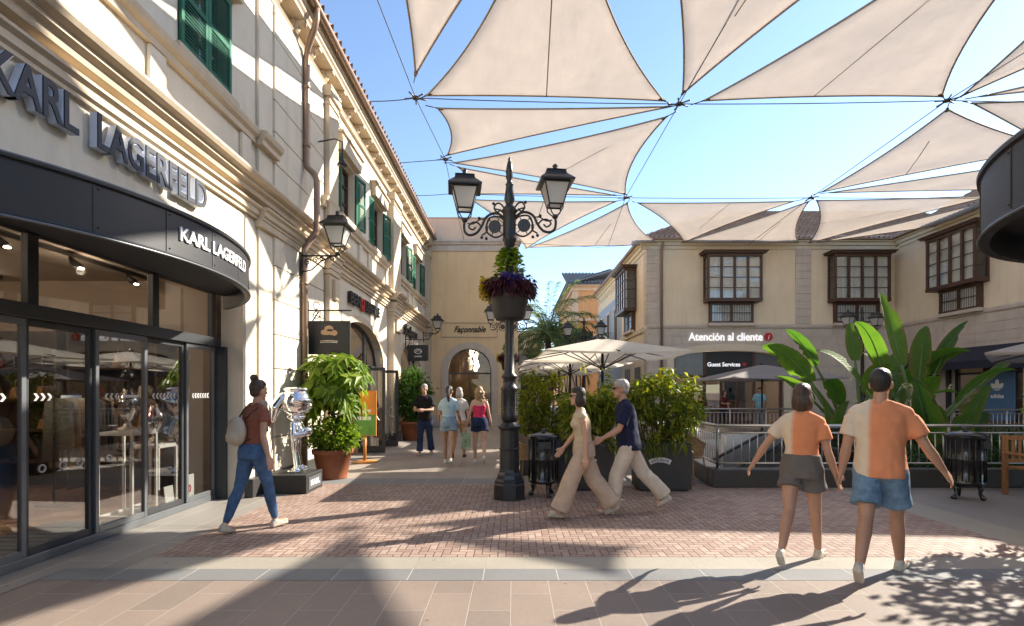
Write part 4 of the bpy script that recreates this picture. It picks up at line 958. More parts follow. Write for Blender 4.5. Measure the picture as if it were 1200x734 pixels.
# wooden bay windows
def bay_window(fn, u0, u1, par, dep=.58, cols=4):
    """fn(u, w, d): d outward from the wall"""
    f = MB(); z0, z1 = 5.93, 8.22
    B = lambda a, b, p, q, d0, d1: f.prism([(a, p), (b, p), (b, q), (a, q)], fn, d0, d1)
    B(u0, u1, z0, z0+.16, .003, dep+.02); B(u0, u1, z1-.14, z1, .003, dep+.02)
    B(u0-.16, u1+.16, z1+.001, z1+.08, .003, dep+.14); B(u0-.22, u1+.22, z1+.081, z1+.13, .003, dep+.2)
    w_ = (u1-u0)/cols
    for i in range(cols+1):
        u = u0+.05+(u1-u0-.1)*i/cols; B(u-.05, u+.05, z0+.161, z1-.141, dep-.08, dep)
    for u in (u0+.05, u1-.05): B(u-.05, u+.05, z0+.161, z1-.141, .003, .08)
    for k in (1, 2, 3):
        z = z0+.16+(z1-z0-.3)*k/4
        B(u0+.1, u1-.1, z-.018, z+.018, dep-.06, dep-.02)
        for u in (u0+.03, u1-.07): B(u, u+.04, z-.018, z+.018, .08, dep-.08)
    # narrower window below
    v0, v1, y0, y1 = u0+.26, u1-.26, 4.95, 5.925
    B(v0, v1, y1-.1, y1, .003, .24); B(v0, v1, y0, y0+.08, .003, .24)
    for u in (v0+.05, (v0+v1)/2, v1-.05): B(u-.05, u+.05, y0+.081, y1-.101, .14, .22)
    for u in (v0+.04, v1-.04): B(u-.04, u+.04, y0+.081, y1-.101, .003, .139)
    B(v0+.1, v1-.1, (y0+y1)/2-.016, (y0+y1)/2+.016, .15, .2)
    for k in range(1, 16):
        u = v0+.1+(v1-v0-.2)*k/16; B(u-.008, u+.008, y0+.08, y1-.1, .225, .235)
    o = f.build('bay_window', M['wood_dark'], par, bevel=0)
    p = MB(); p.prism([(u0+.06, z0+.1), (u1-.06, z0+.1), (u1-.06, z1-.1), (u0+.06, z1-.1)], fn, dep-.045, dep-.04)
    for u in (u0+.045, u1-.05): p.prism([(u, z0+.1), (u+.005, z0+.1), (u+.005, z1-.1), (u, z1-.1)], fn, .03, dep-.05)
    p.prism([(v0+.06, y0+.05), (v1-.06, y0+.05), (v1-.06, y1-.05), (v0+.06, y1-.05)], fn, .175, .18)
    p.build('pane', M['glass_clear'], o)
    c = MB(); 
    def drape(a, b, p0, q0, d):
        n = int((b-a)*26); vs = []
        for i in range(n+1):
            u = a+(b-a)*i/n; dd = d+.022*math.sin(i*1.9)+.01*math.sin(i*.7)
            vs += [fn(u, p0, dd), fn(u, q0, dd)]
        c.add(vs, [(2*i, 2*i+2, 2*i+3, 2*i+1) for i in range(n)], True)
    drape(u0+.1, u1-.1, z0+.14, z1-.1, dep-.16); drape(v0+.08, v1-.08, y0+.06, y1-.08, .10)
    c.build('curtain', M['curtain'], o)
    MB().prism([(v0-.08, 4.80), (v1+.08, 4.80), (v1+.08, 4.945), (v0-.08, 4.945)], fn, .09, .3).build('sill', M['taupe'], o, bevel=.015)
    MB().prism([(u0+.08, z0+.05), (u1-.08, z0+.05), (u1-.08, z1-.05), (u0+.08, z1-.05)], fn, .005, .03).build('backing', M['room_dark'], o)
bay_window(fY(YG), 9.25, 11.88, GB); bay_window(fY(YG), 15.32, 18.0, GB)
bay_window(fXn(XC), 27.25, 29.65, GB, .66)
# right wing
MB().box(XR, XR+.35, 4, YG-.002, 4.722, ZE-.3).build('wing_upper_wall', M['guest_cream'], GB)
wall(MB(), fXn(XR), 4, YG-.002, 0, 4.72, [dict(u0=18.7, u1=21.7, z0=0, z1=2.7)], -.35, 0).build('wing_lower_wall', M['taupe'], GB)
mb = MB()
for i in range(12):
    z0, z1 = zz[i], zz[i+1]-.012
    if z1 > 4.7: break
    if z0 > 2.7: course(mb, 4, YG-.02, z0, z1, fXn(XR))
    else: course(mb, 21.8, YG-.02, z0, z1, fXn(XR))
mb.build('wing_stone_courses', M['taupe'], GB)
ext = MB(); ext.prism([(-d+XR, z) for d, z in [(.002, 4.72), (.06, 4.72), (.08, 4.78), (.08, 4.86), (.04, 4.9), (.002, 4.9)]], lambda u, w, d: (u, d, w), 4, YG-.09)
ext.build('wing_string_course', M['taupe'], GB)
bay_window(fXn(XR), 20.0, 22.4, GB)
t = MB(); t.box(XR+.1, XR+.14, 18.7, 21.7, 2.3, 2.4); 
for y in (18.75, 20.35, 21.65): t.box(XR+.1, XR+.14, y-.05, y+.05, .02, 2.69)
t.box(XR-.12, XR-.024, 21.72, 21.9, 0, 2.75)
f = t.build('shop_window', M['sign_black'], GB); MB().box(XR+.118, XR+.122, 18.7, 21.7, .03, 2.69).build('pane', M['glass'], f)
MB().box(XR+2, XR+2.1, 18, 22.4, 0, 3).build('shop_back', M['room_wall'], f)
MB().box(XR-.05, XR-.026, 22.0, 23.6, 1.0, 2.7).build('white_panel', mat('pale sign panel', (.5, .46, .42), .6), f)
# navy awning on the wing
aw = thing('shop_awning', 'long navy cloth awning over the shop window of the right wing', 'awning', (XR, 21, 2.5))
a = MB(); y0, y1 = 18.5, 24.2
a.add([(XR-.03, y0, 3.42), (XR-.03, y1, 3.42), (XR-1.3, y1, 2.78), (XR-1.3, y0, 2.78), (XR-.03, y0, 3.39), (XR-.03, y1, 3.39), (XR-1.3, y1, 2.75), (XR-1.3, y0, 2.75)], [(0, 1, 2, 3), (7, 6, 5, 4), (0, 3, 7, 4), (1, 5, 6, 2)])
a.build('canopy_cloth', M['navy'], aw)
a = MB().box(XR-1.31, XR-1.295, y0, y1, 2.48, 2.78); a.build('valance', M['navy'], aw)
a = MB().add([(XR-.03, y0+.004, 3.40), (XR-1.3, y0+.004, 2.76), (XR-1.3, y0+.004, 2.48), (XR-.03, y0+.004, 2.48), (XR-.03, y0+.012, 3.40), (XR-1.3, y0+.012, 2.76), (XR-1.3, y0+.012, 2.48), (XR-.03, y0+.012, 2.48)], [(0, 1, 2, 3), (7, 6, 5, 4), (0, 4, 5, 1), (1, 5, 6, 2), (2, 6, 7, 3), (3, 7, 4, 0)]); a.build('side_cloth', M['navy'], aw)
pn = thing('window_poster', 'blue panel with white three leaf emblem and adidas lettering in a shop window', 'panel', (XR+.08, 19.7, .6))
MB().box(XR+.05, XR+.09, 19.05, 20.36, .5, 2.36).build('board', mat('blue panel', (.075, .17, .30), .5, var=.08), pn)
em = MB(); fe = fXn(XR+.05); cy, cz = 19.75, 1.78
def leaf2(cx_, z0, h, wd, ang):
    pts = []
    for i in range(17):
        t_ = math.pi*i/16; pts.append((wd*math.sin(t_)*(1 if True else 1), h*(1-math.cos(t_))/2))
    out = [(x, z) for x, z in pts]+[(-x, z) for x, z in reversed(pts[1:-1])]
    return [(cx_-(x*math.cos(ang)-z*math.sin(ang))*1, z0+x*math.sin(ang)+z*math.cos(ang)) for x, z in out]
em.prism(leaf2(cy, cz-.12, .42, .085, 0), fe, .002, .012); em.prism(leaf2(cy, cz-.12, .36, .085, .75), fe, .002, .010); em.prism(leaf2(cy, cz-.12, .36, .085, -.75), fe, .002, .008)
bl = MB()
for k in range(3): bl.prism([(cy-.25, cz-.06-k*.05), (cy+.25, cz-.06-k*.05), (cy+.25, cz-.04-k*.05), (cy-.25, cz-.04-k*.05)], fe, .0125, .014)
em.build('emblem', M['white'], pn); bl.build('emblem_stripes', pn.children[0].data.materials[0], pn)
mb = MB(); lettering(mb, 'adidas', lambda u, w, d: (XR+.05-d, -u, w), -cy-.27, -cy+.27, 1.36, 1.52, .008, .02, d0=.002); mb.build('lettering', M['white'], pn)
pn = thing('wall_sign', 'small black sign with red letters on the pale panel left of the dark window post', 'sign', (XR-.07, 22.7, 1.9))
MB().box(XR-.08, XR-.052, 22.3, 23.1, 1.9, 2.35).build('board', M['sign_black'], pn)
mb = MB(); lettering(mb, 'VESC', lambda u, w, d: (XR-.08-d, -u, w), -22.98, -22.42, 2.03, 2.22, .006, .02, d0=.002); mb.build('lettering', mat('red sign letters', (.7, .05, .06), .5), pn)
# roofs
tile_roof('roof', (XC-.4, YG-.4, 9.0), (1, 0, 0), (0, .87, .49), XR-XC+6.0, 7.0, M['tile'], GB, seed=2, keep=lambda q: q.y-YG+.4 <= q.x-XC+.45)
tile_roof('roof', (XR-.4, 4, 9.0), (0, 1, 0), (.87, 0, .49), YG-4, 7.0, M['tile'], GB, seed=3)
tile_roof('roof', (XC-.4, YG-.4, 9.0), (0, 1, 0), (.87, 0, .49), 15, 6.0, M['tile'], GB, seed=4, keep=lambda q: q.x-XC+.4 <= q.y-YG+.45)
mb = MB(); mb.tube([(XC-.4, YG-.42, 8.98), (XR-.45, YG-.42, 8.98), (XR-.45, 4, 8.98)], .06, 8); mb.tube([(XC-.42, YG-.42, 8.98), (XC-.42, 39.6, 8.98)], .06, 8); mb.build('gutter', M['pipe'], GB)
MB().box(XC+6.2, XR+6, YG+6.0, YG+6.3, 0, 12.1).build('rear_sun_block', M['guest_cream'], GB); MB().box(XR+6.0, XR+6.3, 4, YG+6.3, 0, 12.1).build('rear_sun_block', M['guest_cream'], GB)  # unseen walls added to keep the sun from leaking in under the roofs
MB().box(XR, XR+6, 4, 4.3, 0, 8.9).build('end_wall', M['guest_cream'], GB)
# wing along the side street
MB().box(XC, XC+.35, YG+.352, 31, 0, ZE-.3).build('side_wall', M['guest_cream'], GB)
mb = MB(); mb.prism([(-d+XC, z) for d, z in [(.002, 4.6), (.1, 4.6), (.12, 4.7), (.12, 4.82), (.002, 4.86)]], lambda u, w, d: (u, d, w), YG+.65, 31); mb.build('side_string_course', M['arch_cream'], GB)
for k in range(2):
    w_ = MB().box(XC-.03, XC-.004, 26.4+k*2.4, 27.6+k*2.4, .1, 2.9).build('side_window', M['dark_metal'], GB)
BB = thing('blue_building', 'pale blue rendered house with a cream frieze and black iron balcony', 'building', (XC, 35, 0))
MB().box(XC-.004, XC+.35, 31.004, 39.5, 0, 7.6).build('wall', M['blue_render'], BB)
MB().box(XC-.01, XC+.3, 31.004, 39.5, 7.602, 8.54).build('frieze', M['guest_cream'], BB)
for k in range(12): MB().box(XC-.08, XC-.012, 31.4+k*.68, 31.6+k*.68, 8.2, 8.5).build('dentil', M['arch_cream'], BB)
for y in (32.6, 35.2, 37.6):
    w_ = MB(); 
    for a, b, z0, z1 in ((y-.6, y-.5, 4.6, 6.9), (y+.5, y+.6, 4.6, 6.9), (y-.6, y+.6, 6.9, 7.05)): w_.box(XC-.06, XC-.006, a, b, z0, z1)
    w_ = w_.build('window', M['arch_cream'], BB); MB().box(XC-.02, XC-.008, y-.5, y+.5, 4.6, 6.9).build('pane', M['room_dark'], w_)
bl = MB().box(XC-.9, XC-.006, 33.9, 38.6, 4.42, 4.56); b_ = bl.build('balcony', M['arch_cream'], BB)
r_ = MB(); r_.box(XC-.88, XC-.85, 33.9, 38.6, 5.5, 5.53); r_.box(XC-.88, XC-.006, 33.9, 33.93, 5.5, 5.53)
for k in range(40): r_.box(XC-.875, XC-.86, 33.95+k*.118, 33.965+k*.118, 4.56, 5.5)
for k in range(6): r_.box(XC-.8+k*.13, XC-.785+k*.13, 33.91, 33.925, 4.56, 5.5)
r_.build('railing', M['iron'], b_)
OB = thing('orange_building', 'orange rendered house with a grey tiled hip roof beyond the blue house', 'building', (7.5, 42, 0))
MB().box(4.9, 13, 42, 56, 0, 10.2).build('wall', M['orange_render'], OB)
mb = MB(); mb.box(4.5, 13.4, 41.6, 56, 10.2, 10.35); mb.box(4.75, 13, 41.85, 56, 9.9, 10.199); mb.build('cornice', M['peach'], OB)
MB().box(4.86, 5.3, 41.96, 42.4, 0, 9.89).build('corner_strip', M['peach'], OB)
tile_roof('roof', (4.3, 41.4, 10.4), (1, 0, 0), (0, .92, .38), 9, 5, M['tile_grey'], OB, .3)
tile_roof('roof', (4.3, 41.4, 10.4), (0, 1, 0), (.95, 0, .30), 14, 4, M['tile_grey'], OB, .3)
MB().box(5.4, 7.2, 41.5, 41.99, 7.4, 7.6).build('balcony', M['peach'], OB)
for x in (5.6, 7.6):
    w_ = MB().box(x, x+.9, 41.97, 41.998, 4.6, 6.6).build('window', M['wood_dark'], OB); MB().box(x+.1, x+.8, 41.955, 41.968, 4.7, 6.5).build('pane', M['room_dark'], w_)
rl = MB(); rl.box(4.9, 6.8, 41.0, 41.03, 5.6, 5.64)
for k in range(16): rl.box(4.92+k*.12, 4.94+k*.12, 41.0, 41.02, 4.6, 5.6)
rl.box(4.9, 6.8, 40.98, 41.99, 4.45, 4.6)
rl.build('balcony_railing', M['iron'], OB)
CB = thing('cream_building', 'small cream house with a railed balcony far behind the lamp post', 'building', (1.2, 37, 0))
MB().box(-.1, 2.0, 36.8, 44, 0, 6.0).build('wall', M['guest_cream'], CB)
MB().box(-.1, 2.2, 36.3, 36.79, 4.7, 5.0).build('balcony', M['arch_cream'], CB)
rl = MB(); rl.box(.2, 2.2, 36.3, 36.34, 5.9, 5.95)
for k in range(16): rl.box(.24+k*.125, .27+k*.125, 36.31, 36.33, 5.0, 5.9)
rl.build('balcony_railing', M['iron'], CB)
for x in (.5,): 
    w_ = MB().box(x, x+1.1, 36.76, 36.798, .3, 2.9).build('window', M['wood_dark'], CB)
MB().box(-.1, 2.1, 36.6, 36.79, 3.2, 4.3).build('sign_band', M['room_dark'], CB)
FBk = thing('street_end_building', 'plain peach building closing the far end of the side street behind the parasols', 'building', (4, 60, 0))
MB().box(-2, 5.2, 60, 66, 0, 6.5).build('wall', M['peach'], FBk)
for x in (-.5, 1.5, 3.4): MB().box(x, x+1.1, 59.96, 59.998, 3.4, 5.2).build('window', M['room_dark'], FBk)
# dome awning on the end building's flank
dm = MB(); vs, fs = [], []; n, m_ = 14, 8; cx_, cy_, cz_ = .205, 25.6, 2.35
for j in range(m_+1):
    for i in range(n+1):
        a_, p_ = -math.pi/2+math.pi*i/n, math.pi/2*j/m_
        vs.append((cx_+.95*math.cos(a_)*math.cos(p_), cy_+.95*math.sin(a_)*math.cos(p_), cz_+1.15*math.sin(p_)))
for j in range(m_):
    for i in range(n): fs.append((j*(n+1)+i, j*(n+1)+i+1, (j+1)*(n+1)+i+1, (j+1)*(n+1)+i))
dm.add(vs, fs, True)
tag(dm.build('dome_awning', M['parasol_grey']), 'grey quarter dome awning on the flank of the ochre building', 'awning')
# ================================================================== building at the right of the viewer with its own bow canopy
RB = thing('shop_building', 'cream building beyond the right edge that carries the plain bow canopy', 'building', (5.2, -2, 0))
wall(MB(), fXn(4.7), -14, 4.2, 0, 7.6, [dict(u0=.8, u1=4.05, z0=0, z1=3.0), dict(u0=-5, u1=-1, z0=0, z1=3.0)]+[dict(u0=u, u1=u+1.1, z0=5, z1=6.4) for u in (-4, -1, 2)], -.3, 0).build('wall', M['cream'], RB)
MB().box(5.002, 12, 3.9, 4.2, 0, 7.6).build('end_wall', M['cream'], RB)
mb = MB().prism([(-d+4.7, z-.3) for d, z in cor], lambda u, w, d: (u, d, w), -14, 4.3); mb.build('cornice', M['cream_trim'], RB)
tile_roof('roof', (4.3, -14, 7.6), (0, 1, 0), (.91, 0, .41), 18.6, 5, M['tile'], RB, seed=9)
for k, (a, b) in enumerate(((.8, 4.05), (-5, -1))):
    f = MB(); f.box(4.8, 4.86, a, b, 2.3, 2.4)
    for y in (a+.05, (a+b)/2, b-.05): f.box(4.8, 4.86, y-.05, y+.05, 0, 3.0)
    f = f.build('shop_window', M['dark_metal'], RB); MB().box(4.82, 4.83, a, b, .02, 3.0).build('pane', M['glass_dark'], f)
MB().box(6.5, 6.6, -10, 4, 0, 7.5).build('shop_back', M['room_dark'], RB)
for u in (-4, -1, 2): MB().box(4.85, 4.9, u, u+1.1, 5, 6.4).build('window', M['shutter'], RB)
c2, r2 = (4.75, 2.54), 1.8
a2 = math.acos(max(-1, min(1, (c2[0]-4.7)/r2)))
bow_canopy('entrance_canopy', 'plain black bow canopy with no lettering jutting in at the right edge of the scene', c2[0], c2[1], r2, -a2, a2, 2.66, 3.12, 4.7, 3.3, -1)
# ================================================================== shade sails and their cables
ZS = 8.83
def sail(pts, label, bow=(.16, .16, .16), seam=None, seed=0, sag=.0, n=16):
    """triangular membrane with hollow edges: quadratic triangle patch"""
    A, B, C = [Vector(p) for p in pts]; cen = (A+B+C)/3; nrm = (B-A).cross(C-A).normalized()
    if nrm.z < 0: nrm = -nrm
    def ctrl(p, q, k): m = (p+q)/2; return m+(cen-m)*k*2+Vector((0, 0, -sag))
    AB, BC, CA = ctrl(A, B, bow[0]), ctrl(B, C, bow[1]), ctrl(C, A, bow[2])
    def at(a, b, c): return A*a*a+B*b*b+C*c*c+AB*2*a*b+BC*2*b*c+CA*2*c*a
    vs, fs, ix = [], [], {}
    for i in range(n+1):
        for j in range(n+1-i):
            a, b = i/n, j/n; c = 1-a-b; p = at(a, b, c)
            w_ = mnoise.noise(Vector((p.x*.5, p.y*.5, seed*3.3)))*.10*min(1, 6*a*b*c*9)
            e = mnoise.noise(Vector((p.x*2.2+p.y*1.1, p.y*.4, seed*1.3)))*.035*min(1, 20*(a*b*c+.01))
            p = p+Vector((0, 0, w_+e)); ix[i, j] = len(vs); vs.append(p)
    for i in range(n):
        for j in range(n-i):
            fs.append((ix[i, j], ix[i+1, j], ix[i, j+1]))
            if j < n-i-1: fs.append((ix[i+1, j], ix[i+1, j+1], ix[i, j+1]))
    root = thing('shade_sail', label, 'shade sail', tuple(cen), 'shade sails over the street')
    k = len(vs); th = Vector((0, 0, -.004))
    rim = [ix[i, 0] for i in range(n+1)]+[ix[n-j, j] for j in range(1, n+1)]+[ix[0, n-j] for j in range(1, n)]
    mb = MB().add(vs+[v+th for v in vs], fs+[tuple(k+q for q in f[::-1]) for f in fs]+[(rim[q], rim[(q+1) % len(rim)], k+rim[(q+1) % len(rim)], k+rim[q]) for q in range(len(rim))], True)
    mb.build('cloth', M['sail'], root)
    h = MB()
    for (p, c_, q) in ((A, AB, B), (B, BC, C), (C, CA, A)):
        h.tube([p*(1-t)**2+c_*2*t*(1-t)+q*t*t+Vector((0, 0, -.004)) for t in [x/16 for x in range(17)]], .02, 6)
    h.build('hem', M['sail_hem'], root)
    if seam is not None:
        vtx, t0 = seam
        s_ = MB(); N = 14; pp = []
        for q in range(N+1):
            u = q/N; mid = {0: (0, t0, 1-t0), 1: (t0, 0, 1-t0), 2: (t0, 1-t0, 0)}[vtx]; ap = {0: (1, 0, 0), 1: (0, 1, 0), 2: (0, 0, 1)}[vtx]
            bb = [ap[d]*(1-u)*.6+(mid[d])*(1-(1-u)*.6) for d in range(3)]; pp.append(at(*bb)+Vector((0, 0, -.02)))
        s_.tube(pp, .013, 6, flat=.4); s_.build('seam', M['sail_hem'], root)
    for p in (A, B, C):
        f = MB(); d = (cen-p).normalized(); f.tube([p-d*.32, p-d*.02], .012, 6); f.tube([p-d*.06, p+d*.14], [.03, .055], 6, flat=.35)
        f.build('corner_fitting', M['cable'], root)
    return root
def S(px, py, dz=0): return PZ(px, py, ZS+dz)
N1, N2, N3 = S(487, 115), S(796, 122), S(1110, 118)
N4, N5, N6, N7 = S(522, 187), S(733, 232), S(950, 232), S(530, 227)
YA = 12.75; YP = YA-6.35          # previous cable line, above the viewer
def W(x, y, dz=0): return Vector((x, y, ZS+dz))
sail([S(487, 88, .1), W(-1.9, YP+.5), W(.75, YP+.4)], 'narrow beige sail pointing down to the first cable node by the green shuttered roof', (.12, .10, .12), None, 1)
sail([S(500, 112), S(778, 118), W(.62, YP+.2, .1)], 'huge beige sail with a central seam at the top centre of the sky', (.04, .205, .20), (2, .5), 2)
sail([S(800, 110), W(1.5, YP-.3), W(6.9, YP-.2)], 'beige sail pointing down to the middle node between the two largest sails', (.12, .10, .10), (0, .45), 3)
sail([S(825, 118), S(1104, 113), W(8.0, YP-.1)], 'largest beige sail with a diagonal seam at the upper right', (.05, .20, .15), (2, .55), 4)
sail([S(1128, 112), W(9.3, 6.2), W(14.2, 6.2)], 'sliver of beige sail crossing the top right corner above the right bow canopy', (.06, .08, .10), None, 5)
sail([S(1150, 113), W(13.6, 11.2), W(13.9, 12.0)], 'very thin beige sail strip at the right edge above the bow canopy', (.05, .08, .05), None, 6)
sail([S(1140, 121), W(19.2, 12.2), W(19.2, 17)], 'thin beige sail running right from the third node behind the bow canopy top', (.03, .0, .05), None, 7)
sail([S(1110, 128), S(963, 225), S(1240, 172)], 'four sided looking beige sail hanging beside the right bow canopy', (.10, .08, .08), (0, .6), 8)
sail([S(972, 226), S(1180, 195), S(1180, 222)], 'narrow brownish sail edge-on below the sail beside the right bow canopy', (.02, .1, .05), None, 9)
sail([S(513, 127), S(785, 125), S(524, 182)], 'long flat beige sail pointing right below the first cable line', (.07, .08, .12), None, 10)
sail([S(532, 191), S(781, 137), S(733, 228)], 'warm beige sail with creases reaching down left above the street lamp', (.10, .16, .08), (1, .5), 11)
sail([S(537, 196), S(722, 229), S(556, 227)], 'small brown looking sail behind the top of the street lamp', (.08, .05, .12), None, 12)
sail([S(552, 234), S(722, 236), S(617, 291)], 'beige sail with a middle seam hanging behind the two street lanterns', (.06, .12, .14), (2, .5), 13)
sail([S(735, 238), S(620, 290), S(774, 287)], 'tent shaped beige sail above the blue and orange houses', (.12, .04, .16), (0, .5), 14)
sail([S(748, 238), S(930, 236), S(802, 284)], 'beige sail hanging in front of the tiled roof above the cream parasol', (.04, .12, .14), (2, .4), 15)
sail([S(948, 236), S(790, 287), S(936, 286)], 'beige sail along the gutter of the visitor services front', (.10, .04, .14), (0, .35), 16)
sail([S(957, 235), S(1165, 229), S(948, 285)], 'beige sail with a slanted seam over the inner roof corner', (.05, .10, .14), (1, .5), 17)
sail([S(960, 284), S(1120, 262), S(1160, 236)], 'brown looking sail lying along the tiled wing roof', (.03, .03, .08), None, 18)
def cable(name_label, pts, r=.011, sagz=.0):
    mb = MB(); P0 = [Vector(p) for p in pts]; out = []
    for a, b in zip(P0, P0[1:]):
        for i in range(8): t = i/8; out.append(a.lerp(b, t)+Vector((0, 0, -sagz*4*t*(1-t))))
    out.append(P0[-1]); mb.tube(out, r, 6); tag(mb.build('cable', M['cable']), name_label, 'cable', 'steel cables carrying the sails')
cable('first steel cable crossing the street from the shuttered roof, with three sail nodes', [(-3.7, YA, ZS), N1, N2, N3, (19, YA+.1, ZS)], sagz=.03)
cable('steel cable from the shuttered roof to the node left of the street lamp', [(-3.7, 16.2, ZS), N4])
cable('long steel cable behind the street lamp top running to the far right node', [(-3.7, N7.y+.2, ZS), N7, N5, N6, (19, N6.y, ZS)], sagz=.02)
cable('steel cable running down the street along the shuttered building', [(N1.x-.5, -3, ZS), N1, N4, N7, (N7.x-.05, 23.7, 8.6)])
cable('diagonal steel cable from the middle node down to the node over the blue house', [(4.2, -3, ZS), N2, N5, (4.6, 25, 8.7)])
cable('diagonal steel cable from the third node down to the node over the bay windows', [(11.5, 2, ZS), N3, N6, (11.4, 25, 8.75)])
cable('thin steel cable over the windowless building toward the cream parasol', [(.2, 23.9, 8.55), (4.2, 25.3, 8.75), (6.3, 25.0, 8.8)], .01)
for k, (q, l) in enumerate(((N1, 'steel ring node by the narrow sail near the shuttered roof'), (N2, 'steel ring node where the largest sails meet'), (N3, 'steel ring node at the tip of the largest sail'), (N4, 'steel ring node left of the street lamp top'), (N5, 'steel ring node at the tip of the tent shaped sail'), (N6, 'steel ring node above the right bay windows'))):
    m_ = MB().tube([(q.x+.07*math.cos(a*math.pi/6), q.y+.07*math.sin(a*math.pi/6), q.z) for a in range(13)], .025, 6)
    for a in range(5): m_.tube([q, q+Vector((.28*math.cos(a*1.3+.4), .28*math.sin(a*1.3+.4), 0))], .018, 6)
    tag(m_.build('cable_node', M['cable']), l, 'cable node', 'cable nodes')
# ================================================================== lanterns and lamps
def lantern(parent, c, s=1., rz=0., emit=False, name='lantern'):
    """four sided street lantern; c = bottom of the stem, local to the thing's root"""
    c = Vector(c); fr = MB(); ca, sa = math.cos(rz), math.sin(rz)
    def T(x, y, z): return (c.x+(x*ca-y*sa)*s, c.y+(x*sa+y*ca)*s, c.z+z*s)
    def bar(p, q, r): fr.tube([T(*p), T(*q)], r*s, 6, smooth=False)
    b, t, zb, zt = .105, .185, .16, .47
    cor4 = [(-1, -1), (1, -1), (1, 1), (-1, 1)]
    for (x, y) in cor4:
        bar((x*b, y*b, zb), (x*t, y*t, zt), .012)
        fr.tube([T(x*b, y*b, zb), T(x*b*.95, y*b*.95, zb-.06), T(x*.05, y*.05, .03), T(0, 0, .0)], .010*s, 6)
    for k in range(4):
        (x, y), (u, v) = cor4[k], cor4[(k+1) % 4]
        bar((x*b, y*b, zb), (u*b, v*b, zb), .014); bar((x*t, y*t, zt), (u*t, v*t, zt), .016)
    def frus(h0, h1, z0, z1):
        vs = [T(x*h0, y*h0, z0) for x, y in cor4]+[T(x*h1, y*h1, z1) for x, y in cor4]
        fr.add(vs, [(0, 3, 2, 1), (4, 5, 6, 7)]+[(i, (i+1) % 4, 4+(i+1) % 4, 4+i) for i in range(4)])
    frus(.25, .255, zt+.005, zt+.03); frus(.255, .155, zt+.03, zt+.13); frus(.155, .135, zt+.13, zt+.19); frus(.15, .10, zt+.19, zt+.215)
    fr.lathe([(.045*s, 0), (.05*s, .03*s), (.03*s, .05*s), (.045*s, .075*s), (.01*s, .11*s)], T(0, 0, zt+.215), 10)
    fr.lathe([(.035*s, -.03*s), (.05*s, 0), (.02*s, .03*s)], T(0, 0, 0), 10)
    o = fr.build(name, M['iron'], parent, local=True)
    g = MB(); e = .004
    for k in range(4):
        (x, y), (u, v) = cor4[k], cor4[(k+1) % 4]
        g.add([T(x*b, y*b, zb), T(u*b, v*b, zb), T(u*t, v*t, zt), T(x*t, y*t, zt)], [(0, 1, 2, 3)])
    g.build('lamp_glass', M['frost'], o, local=True)
    return o
def spiral(c, r0, r1, a0, a1, ax, n=22):
    return [Vector(c)+ax[0]*((r0+(r1-r0)*i/n)*math.cos(a0+(a1-a0)*i/n))+Vector((0, 0, 1))*((r0+(r1-r0)*i/n)*math.sin(a0+(a1-a0)*i/n)) for i in range(n+1)]
def arm_scroll(mb, ax, z0, L=.68, s=1.):
    """ornate iron arm from the post outwards along ax; lantern foot at L"""
    Z = Vector((0, 0, 1)); A = lambda u, z: ax*(u*s)+Z*(z0+z*s)
    def crv(pts, r):
        out = []; P4 = [A(*p) for p in pts]
        for i in range(len(P4)-1):
            p0, p1, p2, p3 = P4[max(i-1, 0)], P4[i], P4[i+1], P4[min(i+2, len(P4)-1)]
            for k in range(5):
                t = k/5; out.append(.5*((2*p1)+(p2-p0)*t+(2*p0-5*p1+4*p2-p3)*t*t+(3*p1-p0-3*p2+p3)*t**3))
        out.append(P4[-1]); mb.tube(out, r*s, 7)
    crv([(.06, -.09), (.14, -.16), (.24, -.17), (.35, -.07), (.32, .09), (.24, .135), (.12, .11), (.06, .02)], .014)
    crv([(.06, .08), (.16, .17), (.26, .18), (.36, .12), (.42, .0), (.50, -.10), (.60, -.13), (.67, -.09), (.69, .0), (.68, .09)], .02)
    crv([(.30, .10), (.34, .02), (.34, -.08), (.42, -.14)], .012); crv([(.42, -.02), (.48, .05), (.56, .06), (.62, .0), (.56, -.05), (.51, -.01)], .013)
    crv([(.05, .20), (.12, .31), (.19, .33), (.23, .26), (.18, .20), (.13, .24)], .013); crv([(.05, .12), (.13, .22), (.22, .25)], .012)
    crv([(.36, .10), (.45, .10), (.55, .04), (.64, .05)], .010)
    d = Vector((-ax.y, ax.x, 0))*.018*s; c = A(.22, -.015); n = 16; R_ = .095*s
    vs = [c+ax*(R_*math.cos(2*math.pi*i/n))+Z*(R_*math.sin(2*math.pi*i/n))+d*q for q in (-1, 1) for i in range(n)]
    mb.add(vs, [tuple(range(n))[::-1], tuple(range(n, 2*n))]+[(i, (i+1) % n, n+(i+1) % n, n+i) for i in range(n)])
    for a in range(6): mb.tube([c, c+ax*(.15*s*math.cos(a))+Z*(.13*s*math.sin(a))], .008*s, 5)
    for u, z in ((.42, -.17), (.35, -.19), (.24, .33), (.46, .12)): mb.ell(A(u, z), .024*s, 8, 6)
    return mb
